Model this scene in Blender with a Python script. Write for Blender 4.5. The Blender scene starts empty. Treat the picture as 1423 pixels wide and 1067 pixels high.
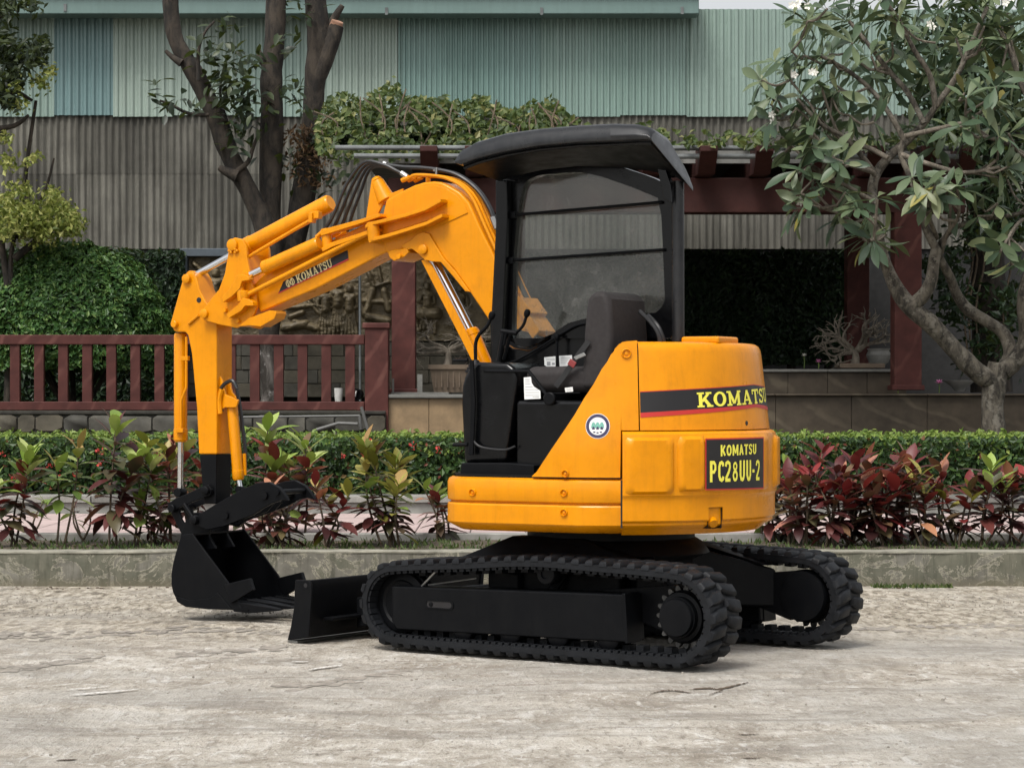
import bpy, bmesh, math, random
import numpy as np
from mathutils import Vector, Matrix, noise

scene = bpy.context.scene
COL = scene.collection
random.seed(7)
V = Vector
R = math.radians

# ------------------------------------------------------------------ camera, sky, sun, exposure
F, CX, YH, HC, PW = 3400.0, 711.5, 545.0, 1.206, 1423.0      # focal length in photo pixels, principal column, horizon row, eye height
cam_data = bpy.data.cameras.new('camera')
cam_data.sensor_width = 36.0
cam_data.lens = F / PW * 36.0
cam_data.shift_y = (YH - 533.5) / PW
cam_data.clip_start = 0.1
cam_data.clip_end = 2000.0
camera = bpy.data.objects.new('camera', cam_data)
camera.location = (0, 0, HC)
camera.rotation_euler = (R(90), 0, 0)
COL.objects.link(camera)
scene.camera = camera

SUN_EL, SUN_AZ = 58.0, 208.0          # azimuth clockwise from +Y: behind and to the left of the camera
world = bpy.data.worlds.new('World')
scene.world = world
world.use_nodes = True
wn, wl = world.node_tree.nodes, world.node_tree.links
wn.clear()
w_out = wn.new('ShaderNodeOutputWorld')
w_bg = wn.new('ShaderNodeBackground')
w_sky = wn.new('ShaderNodeTexSky')
w_sky.sky_type = 'NISHITA'
w_sky.sun_disc = False
w_sky.sun_elevation = R(SUN_EL)
w_sky.sun_rotation = R(SUN_AZ)
w_sky.air_density = 1.0
w_sky.dust_density = 4.0
w_sky.ozone_density = 1.0
w_hs = wn.new('ShaderNodeHueSaturation')
w_hs.inputs['Saturation'].default_value = 0.16       # overcast: the cloud deck takes most of the blue out
wl.new(w_sky.outputs[0], w_hs.inputs['Color'])
wl.new(w_hs.outputs[0], w_bg.inputs['Color'])
w_bg.inputs['Strength'].default_value = 0.12
wl.new(w_bg.outputs[0], w_out.inputs['Surface'])

sun_data = bpy.data.lights.new('sun', 'SUN')
sun_data.energy = 1.5
sun_data.angle = R(20)
sun_data.color = (1.0, 0.955, 0.89)
sun = bpy.data.objects.new('sun', sun_data)
_sd = V((math.sin(R(SUN_AZ)) * math.cos(R(SUN_EL)), math.cos(R(SUN_AZ)) * math.cos(R(SUN_EL)), math.sin(R(SUN_EL))))
sun.rotation_euler = _sd.to_track_quat('Z', 'Y').to_euler()
sun.location = _sd * 60
COL.objects.link(sun)

scene.view_settings.view_transform = 'Standard'
scene.view_settings.look = 'None'
scene.view_settings.gamma = 1.0
scene.view_settings.use_curve_mapping = False
scene.view_settings.exposure = 0.68

# ------------------------------------------------------------------ projection and frames
def P(px, py, d):
    """the point at depth d that the photo shows at pixel (px, py)"""
    return V(((px - CX) * d / F, d, HC - (py - YH) * d / F))

def G(px, py, z=0.0):
    """the point of the horizontal plane z seen at a pixel below the horizon"""
    d = (HC - z) * F / (py - YH)
    return V(((px - CX) * d / F, d, z))

ORG = V((0.473, 11.68, 0.0))                    # swing centre of the machine
PSI, THE = R(28.0), R(34.7)
FH, LH = V((-math.cos(PSI), math.sin(PSI), 0)), V((-math.sin(PSI), -math.cos(PSI), 0))      # house: forward, left
FT, LT = V((-math.cos(THE), math.sin(THE), 0)), V((-math.sin(THE), -math.cos(THE), 0))      # tracks: forward, left

def _on(px, py, left, L):
    a = (px - CX) / F
    d = (left + L.dot(ORG)) / (L.x * a + L.y)
    return P(px, py, d)
def H(px, py, left): return _on(px, py, left, LH)
def T(px, py, left): return _on(px, py, left, LT)
def HL(f, l, z): return ORG + FH * f + LH * l + V((0, 0, z))
def TL(f, l, z): return ORG + FT * f + LT * l + V((0, 0, z))
def to_h(p): return ((p - ORG).dot(FH), (p - ORG).dot(LH), p.z)
def to_t(p): return ((p - ORG).dot(FT), (p - ORG).dot(LT), p.z)

# ------------------------------------------------------------------ mesh building
class MB:
    def __init__(self): self.v, self.f = [], []
    def add(self, vs, fs):
        b = len(self.v)
        self.v += [tuple(p) for p in vs]
        self.f += [tuple(i + b for i in f) for f in fs]
        return self
    def prism(self, poly, off):
        n = len(poly); off = V(off)
        vs = [V(p) for p in poly] + [V(p) + off for p in poly]
        fs = [tuple(range(n)), tuple(range(2 * n - 1, n - 1, -1))]
        fs += [(i, (i + 1) % n, n + (i + 1) % n, n + i) for i in range(n)]
        return self.add(vs, fs)
    def box(self, c, ax, ay, az):
        c, ax, ay, az = V(c), V(ax), V(ay), V(az)
        vs = [c + ax * i + ay * j + az * k for k in (-1, 1) for j in (-1, 1) for i in (-1, 1)]
        return self.add(vs, [(0, 2, 3, 1), (4, 5, 7, 6), (0, 1, 5, 4), (2, 6, 7, 3), (0, 4, 6, 2), (1, 3, 7, 5)])
    def bx(self, x0, x1, y0, y1, z0, z1):
        return self.box(((x0 + x1) / 2, (y0 + y1) / 2, (z0 + z1) / 2), ((x1 - x0) / 2, 0, 0), (0, (y1 - y0) / 2, 0), (0, 0, (z1 - z0) / 2))
    def tube(self, path, r, n=8, caps=True):
        path = [V(p) for p in path]
        m = len(path)
        rs = [r] * m if not hasattr(r, '__len__') else list(r)
        t0 = (path[1] - path[0]).normalized()
        u = t0.orthogonal().normalized()
        vs = []
        for i in range(m):
            a = path[max(i - 1, 0)]; b = path[min(i + 1, m - 1)]
            t = (b - a).normalized()
            u = (u - t * u.dot(t))
            u = u.normalized() if u.length > 1e-6 else t.orthogonal().normalized()
            w = t.cross(u)
            for k in range(n):
                q = 2 * math.pi * k / n
                vs.append(path[i] + (u * math.cos(q) + w * math.sin(q)) * rs[i])
        fs = [(i * n + k, i * n + (k + 1) % n, (i + 1) * n + (k + 1) % n, (i + 1) * n + k) for i in range(m - 1) for k in range(n)]
        if caps: fs += [tuple(range(n - 1, -1, -1)), tuple(range((m - 1) * n, m * n))]
        return self.add(vs, fs)
    def cyl(self, a, b, r, r2=None, n=20):
        return self.tube([a, b], [r, r if r2 is None else r2], n)
    def lathe(self, c, axis, prof, n=24):
        """prof: (distance along the axis, radius)"""
        axis = V(axis).normalized(); u = axis.orthogonal().normalized(); w = axis.cross(u)
        vs = [V(c) + axis * h + (u * math.cos(2 * math.pi * k / n) + w * math.sin(2 * math.pi * k / n)) * r for h, r in prof for k in range(n)]
        m = len(prof)
        fs = [(i * n + k, i * n + (k + 1) % n, (i + 1) * n + (k + 1) % n, (i + 1) * n + k) for i in range(m - 1) for k in range(n)]
        fs += [tuple(range(n - 1, -1, -1)), tuple(range((m - 1) * n, m * n))]
        return self.add(vs, fs)
    def grid(self, rows, closed=False):
        n = len(rows[0]); m = len(rows)
        vs = [p for r in rows for p in r]
        e = n if closed else n - 1
        return self.add(vs, [(i * n + k, i * n + (k + 1) % n, (i + 1) * n + (k + 1) % n, (i + 1) * n + k) for i in range(m - 1) for k in range(e)])

ORIG = {}
def origin_of(o):
    p = V((0, 0, 0))
    while o is not None:
        p = p + o.location
        o = o.parent
    return p

def obj(name, mb, mat, parent=None, bevel=0.0, smooth=35, fix=True, seg=2, loc=None, kind=None, label=None):
    org = V(loc) if loc is not None else (origin_of(parent) if parent else V((0, 0, 0)))
    me = bpy.data.meshes.new(name)
    me.from_pydata([(p[0] - org.x, p[1] - org.y, p[2] - org.z) for p in mb.v], [], mb.f)
    if fix:
        bm = bmesh.new(); bm.from_mesh(me)
        bmesh.ops.recalc_face_normals(bm, faces=bm.faces)
        bm.to_mesh(me); bm.free()
    me.materials.append(mat)
    if smooth:
        me.shade_smooth()
        me.set_sharp_from_angle(angle=R(smooth))
    o = bpy.data.objects.new(name, me)
    COL.objects.link(o)
    if parent is not None:
        o.parent = parent
        o.location = org - origin_of(parent)
    else:
        o.location = org
    if bevel:
        b = o.modifiers.new('bevel', 'BEVEL'); b.width = bevel; b.segments = seg; b.limit_method = 'ANGLE'; b.angle_limit = R(40)
        b.harden_normals = True
    if kind: o['kind'] = kind
    if label: o['label'] = label
    return o

def thing(name, label, cat, loc=(0, 0, 0), group=None):
    o = bpy.data.objects.new(name, None)
    o.empty_display_size = 0.2
    o.location = loc
    COL.objects.link(o)
    return tag(o, label, cat, group)
def tag(o, label, cat, group=None):
    o['label'] = label; o['category'] = cat
    if group: o['group'] = group
    return o

# ------------------------------------------------------------------ materials
class NT:
    def __init__(self, name):
        self.m = bpy.data.materials.new(name); self.m.use_nodes = True
        self.n, self.l = self.m.node_tree.nodes, self.m.node_tree.links
        self.b = self.n['Principled BSDF']
        self._c = None
    def new(self, t, **kw):
        x = self.n.new(t)
        for k, v in kw.items(): setattr(x, k, v)
        return x
    def pos(self, scale=(1, 1, 1)):
        if self._c is None:
            self._c = self.new('ShaderNodeNewGeometry')
        mp = self.new('ShaderNodeMapping'); mp.inputs['Scale'].default_value = scale
        self.l.new(self._c.outputs['Position'], mp.inputs['Vector'])
        return mp.outputs[0]
    def noise(self, scale, detail=5, rough=0.55, stretch=(1, 1, 1), dist=0.0):
        x = self.new('ShaderNodeTexNoise')
        x.inputs['Scale'].default_value = scale; x.inputs['Detail'].default_value = detail
        x.inputs['Roughness'].default_value = rough; x.inputs['Distortion'].default_value = dist
        self.l.new(self.pos(stretch), x.inputs['Vector'])
        return x.outputs['Fac']
    def ramp(self, fac, stops, interp='LINEAR'):
        x = self.new('ShaderNodeValToRGB'); x.color_ramp.interpolation = interp
        e = x.color_ramp.elements
        while len(e) < len(stops): e.new(0.5)
        for el, (p, c) in zip(e, stops):
            el.position = p
            el.color = (c, c, c, 1) if isinstance(c, (int, float)) else (*c, 1)
        self.l.new(fac, x.inputs[0])
        return x.outputs[0]
    def mix(self, fac, a, b, mode='MIX'):
        x = self.new('ShaderNodeMix', data_type='RGBA', blend_type=mode)
        for s, v in ((0, fac), (6, a), (7, b)):
            if isinstance(v, (int, float)): x.inputs[s].default_value = v
            elif isinstance(v, tuple): x.inputs[s].default_value = (*v, 1)
            else: self.l.new(v, x.inputs[s])
        return x.outputs[2]
    def math(self, op, a, b=0.0):
        x = self.new('ShaderNodeMath', operation=op)
        for s, v in ((0, a), (1, b)):
            if isinstance(v, (int, float)): x.inputs[s].default_value = v
            else: self.l.new(v, x.inputs[s])
        return x.outputs[0]
    def z(self, axis='Z'):
        if self._c is None: self.pos()
        x = self.new('ShaderNodeSeparateXYZ'); self.l.new(self._c.outputs['Position'], x.inputs[0])
        return x.outputs[axis]
    def set(self, base=None, rough=None, metal=None, **kw):
        for k, v in (('Base Color', base), ('Roughness', rough), ('Metallic', metal)):
            if v is None: continue
            if isinstance(v, tuple): self.b.inputs[k].default_value = (*v, 1)
            elif isinstance(v, (int, float)): self.b.inputs[k].default_value = v
            else: self.l.new(v, self.b.inputs[k])
        for k, v in kw.items(): self.b.inputs[k.replace('_', ' ')].default_value = v
        return self
    def bump(self, h, strength=0.3, dist=0.01):
        x = self.new('ShaderNodeBump'); x.inputs['Strength'].default_value = strength; x.inputs['Distance'].default_value = dist
        self.l.new(h, x.inputs['Height']); self.l.new(x.outputs[0], self.b.inputs['Normal'])
        return self

def plain(name, base, rough=0.5, metal=0.0, var=0.25, scale=6.0, bump=0.0, bscale=60.0, **kw):
    t = NT(name)
    dark = tuple(c * (1 - var) for c in base); lite = tuple(min(1, c * (1 + var)) for c in base)
    t.set(t.ramp(t.noise(scale, 6, 0.65), [(0.3, dark), (0.7, lite)]), None, metal, **kw)
    t.set(None, t.ramp(t.noise(scale * 2.3, 4), [(0.3, max(0.02, rough - 0.08)), (0.7, min(1, rough + 0.1))]))
    if bump: t.bump(t.noise(bscale, 4), bump, 0.004)
    return t.m

def leafmat(name, cols, rough=0.45, transl=0.22, tcol=None, big=0.0, coat=0.0):
    """cols: ramp stops over a random value per leaf"""
    t = NT(name)
    g = t.new('ShaderNodeNewGeometry')
    oi = t.new('ShaderNodeObjectInfo')
    fac = t.math('FRACT', t.math('ADD', g.outputs['Random Per Island'], oi.outputs['Random']))
    c = t.ramp(fac, cols)
    if big: c = t.mix(t.ramp(t.noise(big, 3), [(0.35, 0.0), (0.7, 0.65)]), c, tuple(x * 0.45 for x in cols[0][1]))
    t.set(c, rough, None, Specular_IOR_Level=0.35)
    tr = t.new('ShaderNodeBsdfTranslucent')
    t.l.new(t.mix(0.5, c, tcol or (0.25, 0.32, 0.04)), tr.inputs['Color'])
    ms = t.new('ShaderNodeMixShader'); ms.inputs[0].default_value = transl
    out = t.n['Material Output']
    t.l.new(t.b.outputs[0], ms.inputs[1]); t.l.new(tr.outputs[0], ms.inputs[2]); t.l.new(ms.outputs[0], out.inputs['Surface'])
    return t.m

# machine paint
def paint(name, base, rough, dirt, dirt_amt, coat=0.0, spec=0.45):
    t = NT(name)
    t.b.inputs['Specular IOR Level'].default_value = spec
    d = t.math('MULTIPLY', t.ramp(t.noise(9, 7, 0.7), [(0.45, 0.0), (0.75, 1.0)]), dirt_amt)
    streak = t.math('MULTIPLY', t.ramp(t.noise(5, 5, 0.6, (9, 9, 0.7)), [(0.5, 0.0), (0.8, 1.0)]), dirt_amt * 0.8)
    fac = t.math('MINIMUM', t.math('ADD', d, streak), 1.0)
    var = t.ramp(t.noise(3.5, 3), [(0.3, tuple(c * 0.94 for c in base)), (0.7, tuple(min(1, c * 1.05) for c in base))])
    t.set(t.mix(fac, var, dirt), t.ramp(t.noise(14, 5), [(0.3, rough - 0.06), (0.7, rough + 0.1)]))
    t.b.inputs['Coat Weight'].default_value = coat; t.b.inputs['Coat Roughness'].default_value = 0.12
    t.bump(t.noise(190, 2), 0.05, 0.002)
    return t.m
M_yellow = paint('yellow_paint', (0.715, 0.262, 0.0006), 0.30, (0.34, 0.115, 0.004), 0.30, 0.15, 0.20)
M_black = paint('black_paint', (0.0036, 0.0040, 0.0050), 0.42, (0.014, 0.014, 0.014), 0.22, 0.0, 0.11)
M_gloss = paint('glossy_black_paint', (0.0026, 0.0028, 0.0034), 0.20, (0.010, 0.010, 0.010), 0.12, 0.10, 0.25)
M_roof = paint('grey_roof_plastic', (0.0095, 0.0105, 0.0125), 0.30, (0.04, 0.04, 0.04), 0.4, 0.12, 0.4)
M_rubber = plain('track_rubber', (0.0085, 0.0095, 0.0115), 0.55, Specular_IOR_Level=0.22, var=0.35, scale=12, bump=0.25, bscale=90)
M_hose = plain('hose_rubber', (0.014, 0.014, 0.015), 0.4, var=0.2)
M_chrome = plain('polished_chrome', (0.72, 0.73, 0.74), 0.12, 1.0, var=0.05)
M_steel = plain('worn_steel', (0.30, 0.30, 0.29), 0.42, 0.85, var=0.3, scale=15)
M_steel_dark = plain('dark_worn_steel', (0.07, 0.07, 0.068), 0.5, 0.6, var=0.5, scale=25)
M_seat = plain('seat_fabric', (0.020, 0.0165, 0.0165), 0.8, var=0.15, scale=20, bump=0.2, bscale=300)
M_decal_hole_black = plain('decal_and_hole_black', (0.012, 0.011, 0.012), 0.42, var=0.1)  # decal print, also the dark painted in for holes and gaps
M_decal_red = plain('decal_red', (0.50, 0.028, 0.022), 0.42, var=0.08)
M_letter = plain('letter_yellow', (0.86, 0.80, 0.09), 0.45, var=0.04)
M_letter_cream = plain('letter_cream', (0.66, 0.58, 0.30), 0.5, var=0.15, scale=40)
M_white_sticker = plain('white_sticker', (0.74, 0.75, 0.74), 0.5, var=0.05)
M_print_grey = plain('print_grey', (0.28, 0.29, 0.30), 0.5, var=0.1)
M_navy = plain('sticker_navy', (0.035, 0.03, 0.085), 0.45, var=0.1)
M_teal = plain('sticker_teal', (0.16, 0.40, 0.33), 0.45, var=0.2, scale=60)
M_orange_sticker = plain('red_buckle', (0.22, 0.03, 0.03), 0.45, var=0.1)

t = NT('dirty_glass')
gl = t.new('ShaderNodeBsdfTransparent'); gl.inputs[0].default_value = (0.80, 0.84, 0.82, 1)
df = t.new('ShaderNodeBsdfDiffuse')
t.l.new(t.ramp(t.noise(3, 5), [(0.3, (0.16, 0.155, 0.14)), (0.7, (0.30, 0.29, 0.27))]), df.inputs[0])
gs = t.new('ShaderNodeBsdfGlossy'); gs.inputs['Roughness'].default_value = 0.08
grime = t.math('MINIMUM', t.math('ADD', t.ramp(t.noise(4.5, 8, 0.72, (1, 1, 1), 0.8), [(0.36, 0.07), (0.74, 0.36)]), t.ramp(t.noise(17, 6, 0.7, (1, 1, 1), 1.2), [(0.55, 0.0), (0.68, 0.30)])), 0.7)
m1 = t.new('ShaderNodeMixShader'); t.l.new(grime, m1.inputs[0]); t.l.new(gl.outputs[0], m1.inputs[1]); t.l.new(df.outputs[0], m1.inputs[2])
m2 = t.new('ShaderNodeMixShader'); m2.inputs[0].default_value = 0.06; t.l.new(m1.outputs[0], m2.inputs[1]); t.l.new(gs.outputs[0], m2.inputs[2])
t.l.new(m2.outputs[0], t.n['Material Output'].inputs['Surface'])
M_glass = t.m

# ground and masonry
t = NT('worn_concrete')
mid = t.noise(2.0, 10, 0.76, (1, 0.9, 1), 0.9)
med = t.noise(8.5, 5, 0.68, (1, 0.55, 1), 0.9)
fine = t.noise(34, 4, 0.70, (1, 0.33, 1), 0.4)
spk = t.noise(85, 3, 0.7, (1, 0.25, 1))
grit = t.noise(120, 3, 0.7)
c = t.ramp(mid, [(0.36, (0.280, 0.243, 0.196)), (0.45, (0.410, 0.370, 0.312)), (0.54, (0.525, 0.485, 0.422)), (0.64, (0.63, 0.60, 0.545))])
c = t.mix(t.ramp(med, [(0.33, 0.75), (0.45, 0.0)]), c, (0.295, 0.262, 0.218))
c = t.mix(t.ramp(med, [(0.56, 0.0), (0.64, 0.75)]), c, (0.70, 0.68, 0.64))
c = t.mix(t.ramp(fine, [(0.34, 0.75), (0.44, 0.0)]), c, (0.235, 0.205, 0.168))
c = t.mix(t.ramp(fine, [(0.57, 0.0), (0.66, 0.6)]), c, (0.72, 0.70, 0.66))
c = t.mix(t.ramp(spk, [(0.33, 0.6), (0.41, 0.0)]), c, (0.25, 0.222, 0.185))
c = t.mix(t.ramp(t.noise(0.7, 6, 0.65, (0.5, 1, 1), 0.8), [(0.46, 0.0), (0.58, 0.50)]), c, (0.37, 0.355, 0.325))
rb = t.new('ShaderNodeMapRange'); rb.inputs[1].default_value = 12.5; rb.inputs[2].default_value = 13.7
t.l.new(t.math('ADD', t.z('Y'), t.math('MULTIPLY', t.noise(0.8, 6, 0.7), 2.0)), rb.inputs[0])
gravel = t.ramp(t.noise(19, 4, 0.72, (1, 0.33, 1), 0.3), [(0.34, (0.11, 0.090, 0.066)), (0.45, (0.30, 0.26, 0.20)), (0.54, (0.46, 0.41, 0.33)), (0.64, (0.62, 0.57, 0.49))])
c = t.mix(t.math('MULTIPLY', rb.outputs[0], t.ramp(t.noise(1.1, 6, 0.7), [(0.36, 0.35), (0.56, 0.95)])), c, gravel)
c = t.mix(t.ramp(t.noise(1.5, 8, 0.78, (0.28, 1.6, 1), 1.4), [(0.54, 0.0), (0.60, 0.5)]), c, (0.235, 0.212, 0.182))
t.set(c, t.ramp(fine, [(0.3, 0.95), (0.7, 0.72)]), None, Specular_IOR_Level=0.3)
t.bump(t.math('ADD', t.math('MULTIPLY', mid, 2.0), t.math('ADD', t.math('ADD', med, fine), t.math('MULTIPLY', grit, 0.35))), 0.8, 0.03)
M_ground = t.m

t = NT('kerb_plaster')
n1 = t.noise(4.2, 8, 0.72, (1, 1, 1.3), 0.6)
c = t.ramp(t.noise(6, 6), [(0.38, (0.105, 0.10, 0.083)), (0.62, (0.185, 0.177, 0.148))])
peel = t.ramp(n1, [(0.50, 0.0), (0.515, 1.0)])
c = t.mix(peel, c, t.ramp(t.noise(9, 5), [(0.3, (0.085, 0.088, 0.064)), (0.7, (0.15, 0.145, 0.11))]))
edge = t.ramp(n1, [(0.475, 0.0), (0.494, 0.85), (0.504, 0.85), (0.514, 0.0)])
c = t.mix(edge, c, (0.33, 0.31, 0.24))
c = t.mix(t.ramp(t.noise(5, 6, 0.7, (5, 1, 0.5)), [(0.50, 0.0), (0.64, 0.7)]), c, (0.06, 0.06, 0.042))
c = t.mix(t.ramp(t.z(), [(0.0, 0.45), (0.05, 0.0)]), c, (0.16, 0.14, 0.09))
t.set(c, 0.88)
t.bump(t.math('ADD', peel, t.noise(40, 6)), 0.5, 0.006)
M_kerb = t.m
M_cap = plain('weathered_cap', (0.215, 0.205, 0.165), 0.85, var=0.4, scale=9, bump=0.4)
M_conc_pale = plain('pale_concrete', (0.24, 0.235, 0.215), 0.85, var=0.3, scale=5, bump=0.3)
M_paver = plain('pink_paving', (0.43, 0.335, 0.315), 0.8, var=0.14, scale=3, bump=0.2)
M_soil = plain('planter_soil', (0.07, 0.055, 0.036), 0.95, var=0.5, scale=14, bump=0.6, bscale=50)
M_stone = plain('wall_stone', (0.066, 0.062, 0.050), 0.85, var=0.45, scale=5, bump=0.6, bscale=22)
M_stone_dark = plain('dark_wall_stone', (0.052, 0.050, 0.042), 0.85, var=0.45, scale=6, bump=0.6, bscale=22)
M_mortar = plain('dark_mortar', (0.036, 0.034, 0.028), 0.95, var=0.4, scale=9, bump=0.4)

def veined(name, base, vein, rough=0.42, vscale=3.2, slope=1.0):
    t = NT(name)
    w = t.new('ShaderNodeTexWave', wave_type='BANDS', bands_direction='DIAGONAL', wave_profile='SIN')
    w.inputs['Scale'].default_value = vscale; w.inputs['Distortion'].default_value = 5.5; w.inputs['Detail'].default_value = 4; w.inputs['Detail Scale'].default_value = 0.9
    t.l.new(t.pos((1.0, 0.3, slope)), w.inputs['Vector'])
    c = t.ramp(t.noise(7, 6), [(0.3, tuple(x * 0.75 for x in base)), (0.7, tuple(x * 1.25 for x in base))])
    c = t.mix(t.math('MULTIPLY', t.ramp(w.outputs['Fac'], [(0.86, 0.0), (0.99, 1.0)]), t.ramp(t.noise(3, 3), [(0.4, 0.1), (0.65, 0.8)])), c, vein)
    t.set(c, rough); t.bump(t.noise(30, 4), 0.15, 0.004)
    return t.m
M_maroon = veined('maroon_stone', (0.074, 0.023, 0.019), (0.15, 0.062, 0.05), 0.62, 2.4, -0.6)
M_maroon.node_tree.nodes['Principled BSDF'].inputs['Specular IOR Level'].default_value = 0.25
M_maroon_beam = plain('maroon_beam', (0.048, 0.016, 0.0135), 0.62, Specular_IOR_Level=0.25, var=0.25, scale=5)
M_brown_tile = veined('brown_stone_tile', (0.066, 0.052, 0.037), (0.135, 0.112, 0.078), 0.5, 1.1, 2.0)
M_brown_tile.node_tree.nodes['Principled BSDF'].inputs['Specular IOR Level'].default_value = 0.25
M_tan_tile = plain('tan_stone_tile', (0.24, 0.165, 0.09), 0.5, var=0.32, scale=5, bump=0.2, bscale=25)
M_slab = plain('grey_ledge_slab', (0.14, 0.138, 0.125), 0.6, var=0.25, scale=6, bump=0.2)

def sheet(name, cols, streak, samt, rough=0.5):
    t = NT(name)
    c = t.ramp(t.noise(1.3, 6, 0.65), cols)
    c = t.mix(t.math('MULTIPLY', t.ramp(t.noise(2.2, 7, 0.72, (6, 1, 0.35)), [(0.40, 0.0), (0.72, 1.0)]), samt), c, streak)
    c = t.mix(t.ramp(t.noise(9, 7, 0.8), [(0.55, 0.0), (0.78, 0.5)]), c, streak)
    t.set(c, rough); t.bump(t.noise(14, 4), 0.1, 0.01)
    return t.m
M_asb = [sheet('asbestos_grey_%s' % k, [(0.25, tuple(x * 0.55 * g for x in (0.165, 0.158, 0.134))), (0.75, tuple(x * g for x in (0.212, 0.205, 0.174)))], (0.031, 0.029, 0.023), 0.85, 0.95) for k, g in (('pale', 1.0), ('mid', 0.84), ('dark', 0.7))]
M_green = {k: sheet('corrugated_%s' % k, [(0.25, tuple(x * 0.9 for x in c)), (0.75, c)], tuple(x * 0.55 for x in c), 0.55, 0.34) for k, c in
           (('blue', (0.170, 0.272, 0.272)), ('pale', (0.325, 0.405, 0.350)), ('teal', (0.190, 0.300, 0.270)), ('green', (0.225, 0.325, 0.285)), ('sage', (0.252, 0.342, 0.298)))}
M_eave = sheet('eave_green', [(0.3, (0.125, 0.195, 0.18)), (0.7, (0.145, 0.22, 0.205))], (0.09, 0.14, 0.13), 0.35, 0.4)
M_bluegrey = plain('bluegrey_steel', (0.085, 0.105, 0.125), 0.5, var=0.2)
M_tubegrey = plain('galvanised_tube', (0.13, 0.14, 0.14), 0.5, 0.2, var=0.4)
M_relief = plain('bronze_relief', (0.15, 0.118, 0.068), 0.55, var=0.5, scale=6, bump=0.3, bscale=40)
M_block = plain('old_block', (0.080, 0.071, 0.052), 0.9, var=0.45, scale=4, bump=0.4)
M_dark = plain('shade_black', (0.012, 0.012, 0.012), 0.8, var=0.3)  # near black: the shade under the pergola is put into the colour
M_roofing = plain('weathered_roofing', (0.16, 0.16, 0.15), 0.6, var=0.4, scale=3)
M_white = plain('weathered_white', (0.62, 0.61, 0.58), 0.7, var=0.15, scale=9, bump=0.5, bscale=14)
M_clay = plain('brown_clay', (0.13, 0.095, 0.065), 0.7, var=0.3, scale=7, bump=0.2)
M_pinkflower = plain('pink_petal', (0.60, 0.22, 0.42), 0.6, var=0.15)
M_pvc = plain('grey_pipe', (0.115, 0.115, 0.11), 0.5, var=0.2)

def bark(name, a, b, scale, patch=None):
    t = NT(name)
    n = t.noise(scale, 8, 0.7, (1, 1, 0.45), 0.5)
    c = t.ramp(n, [(0.40, a), (0.60, b)])
    if patch: c = t.mix(t.ramp(t.noise(scale * 0.8, 8, 0.75), [(0.52, 0.0), (0.58, 0.75)]), c, patch)
    t.set(c, 0.9); t.bump(t.noise(scale * 2.2, 8, 0.75, (1, 1, 0.4)), 0.8, 0.02)
    return t.m
M_bark_dark = bark('dark_bark', (0.012, 0.010, 0.008), (0.055, 0.043, 0.032), 9)
M_bark_grey = bark('grey_bark', (0.032, 0.027, 0.021), (0.15, 0.130, 0.100), 12, (0.21, 0.19, 0.155))
M_bark_white = bark('whitewashed_bark', (0.03, 0.025, 0.02), (0.20, 0.18, 0.165), 6, (0.60, 0.58, 0.56))
M_twig = bark('pale_twig', (0.10, 0.085, 0.065), (0.22, 0.19, 0.15), 16)
M_stem = bark('shrub_stem', (0.06, 0.045, 0.03), (0.16, 0.12, 0.08), 20)

M_leaf_bush = leafmat('bush_leaf', [(0.0, (0.026, 0.074, 0.020)), (0.5, (0.052, 0.124, 0.031)), (0.85, (0.098, 0.19, 0.049)), (1.0, (0.20, 0.30, 0.095))], 0.42, 0.15)
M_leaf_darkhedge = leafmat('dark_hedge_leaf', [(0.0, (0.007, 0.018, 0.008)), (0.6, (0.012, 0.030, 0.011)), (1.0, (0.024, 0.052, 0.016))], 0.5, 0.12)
M_leaf_hedge = leafmat('hedge_leaf', [(0.0, (0.011, 0.028, 0.009)), (0.5, (0.025, 0.058, 0.014)), (0.95, (0.060, 0.115, 0.026)), (0.985, (0.16, 0.05, 0.03))], 0.42, 0.18)
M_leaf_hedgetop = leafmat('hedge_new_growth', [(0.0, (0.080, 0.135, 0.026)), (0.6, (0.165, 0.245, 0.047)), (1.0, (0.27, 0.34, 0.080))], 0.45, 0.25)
M_leaf_ivy = leafmat('creeper_leaf', [(0.0, (0.024, 0.044, 0.014)), (0.5, (0.060, 0.094, 0.026)), (0.85, (0.125, 0.155, 0.050)), (1.0, (0.24, 0.23, 0.09))], 0.5, 0.22)
M_leaf_yellow = leafmat('yellowgreen_leaf', [(0.0, (0.08, 0.115, 0.022)), (0.5, (0.20, 0.235, 0.05)), (1.0, (0.42, 0.42, 0.14))], 0.5, 0.3)
M_leaf_tree = leafmat('dark_tree_leaf', [(0.0, (0.009, 0.018, 0.009)), (0.6, (0.022, 0.036, 0.016)), (1.0, (0.060, 0.080, 0.034))], 0.42, 0.15)
M_leaf_brown = leafmat('dry_brown_leaf', [(0.0, (0.07, 0.04, 0.02)), (1.0, (0.16, 0.10, 0.05))], 0.7, 0.1, (0.2, 0.1, 0.03))
M_leaf_frangi = leafmat('frangipani_leaf', [(0.0, (0.038, 0.068, 0.038)), (0.45, (0.076, 0.115, 0.062)), (0.8, (0.13, 0.168, 0.088)), (0.988, (0.16, 0.18, 0.085)), (1.0, (0.30, 0.25, 0.05))], 0.40, 0.16, (0.12, 0.17, 0.05))
M_leaf_red = leafmat('croton_red_leaf', [(0.0, (0.070, 0.018, 0.018)), (0.28, (0.145, 0.024, 0.025)), (0.48, (0.25, 0.034, 0.032)), (0.56, (0.075, 0.082, 0.036)), (0.76, (0.125, 0.095, 0.045)), (0.88, (0.38, 0.16, 0.12)), (1.0, (0.46, 0.22, 0.11))], 0.36, 0.18, (0.4, 0.06, 0.04))
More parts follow.
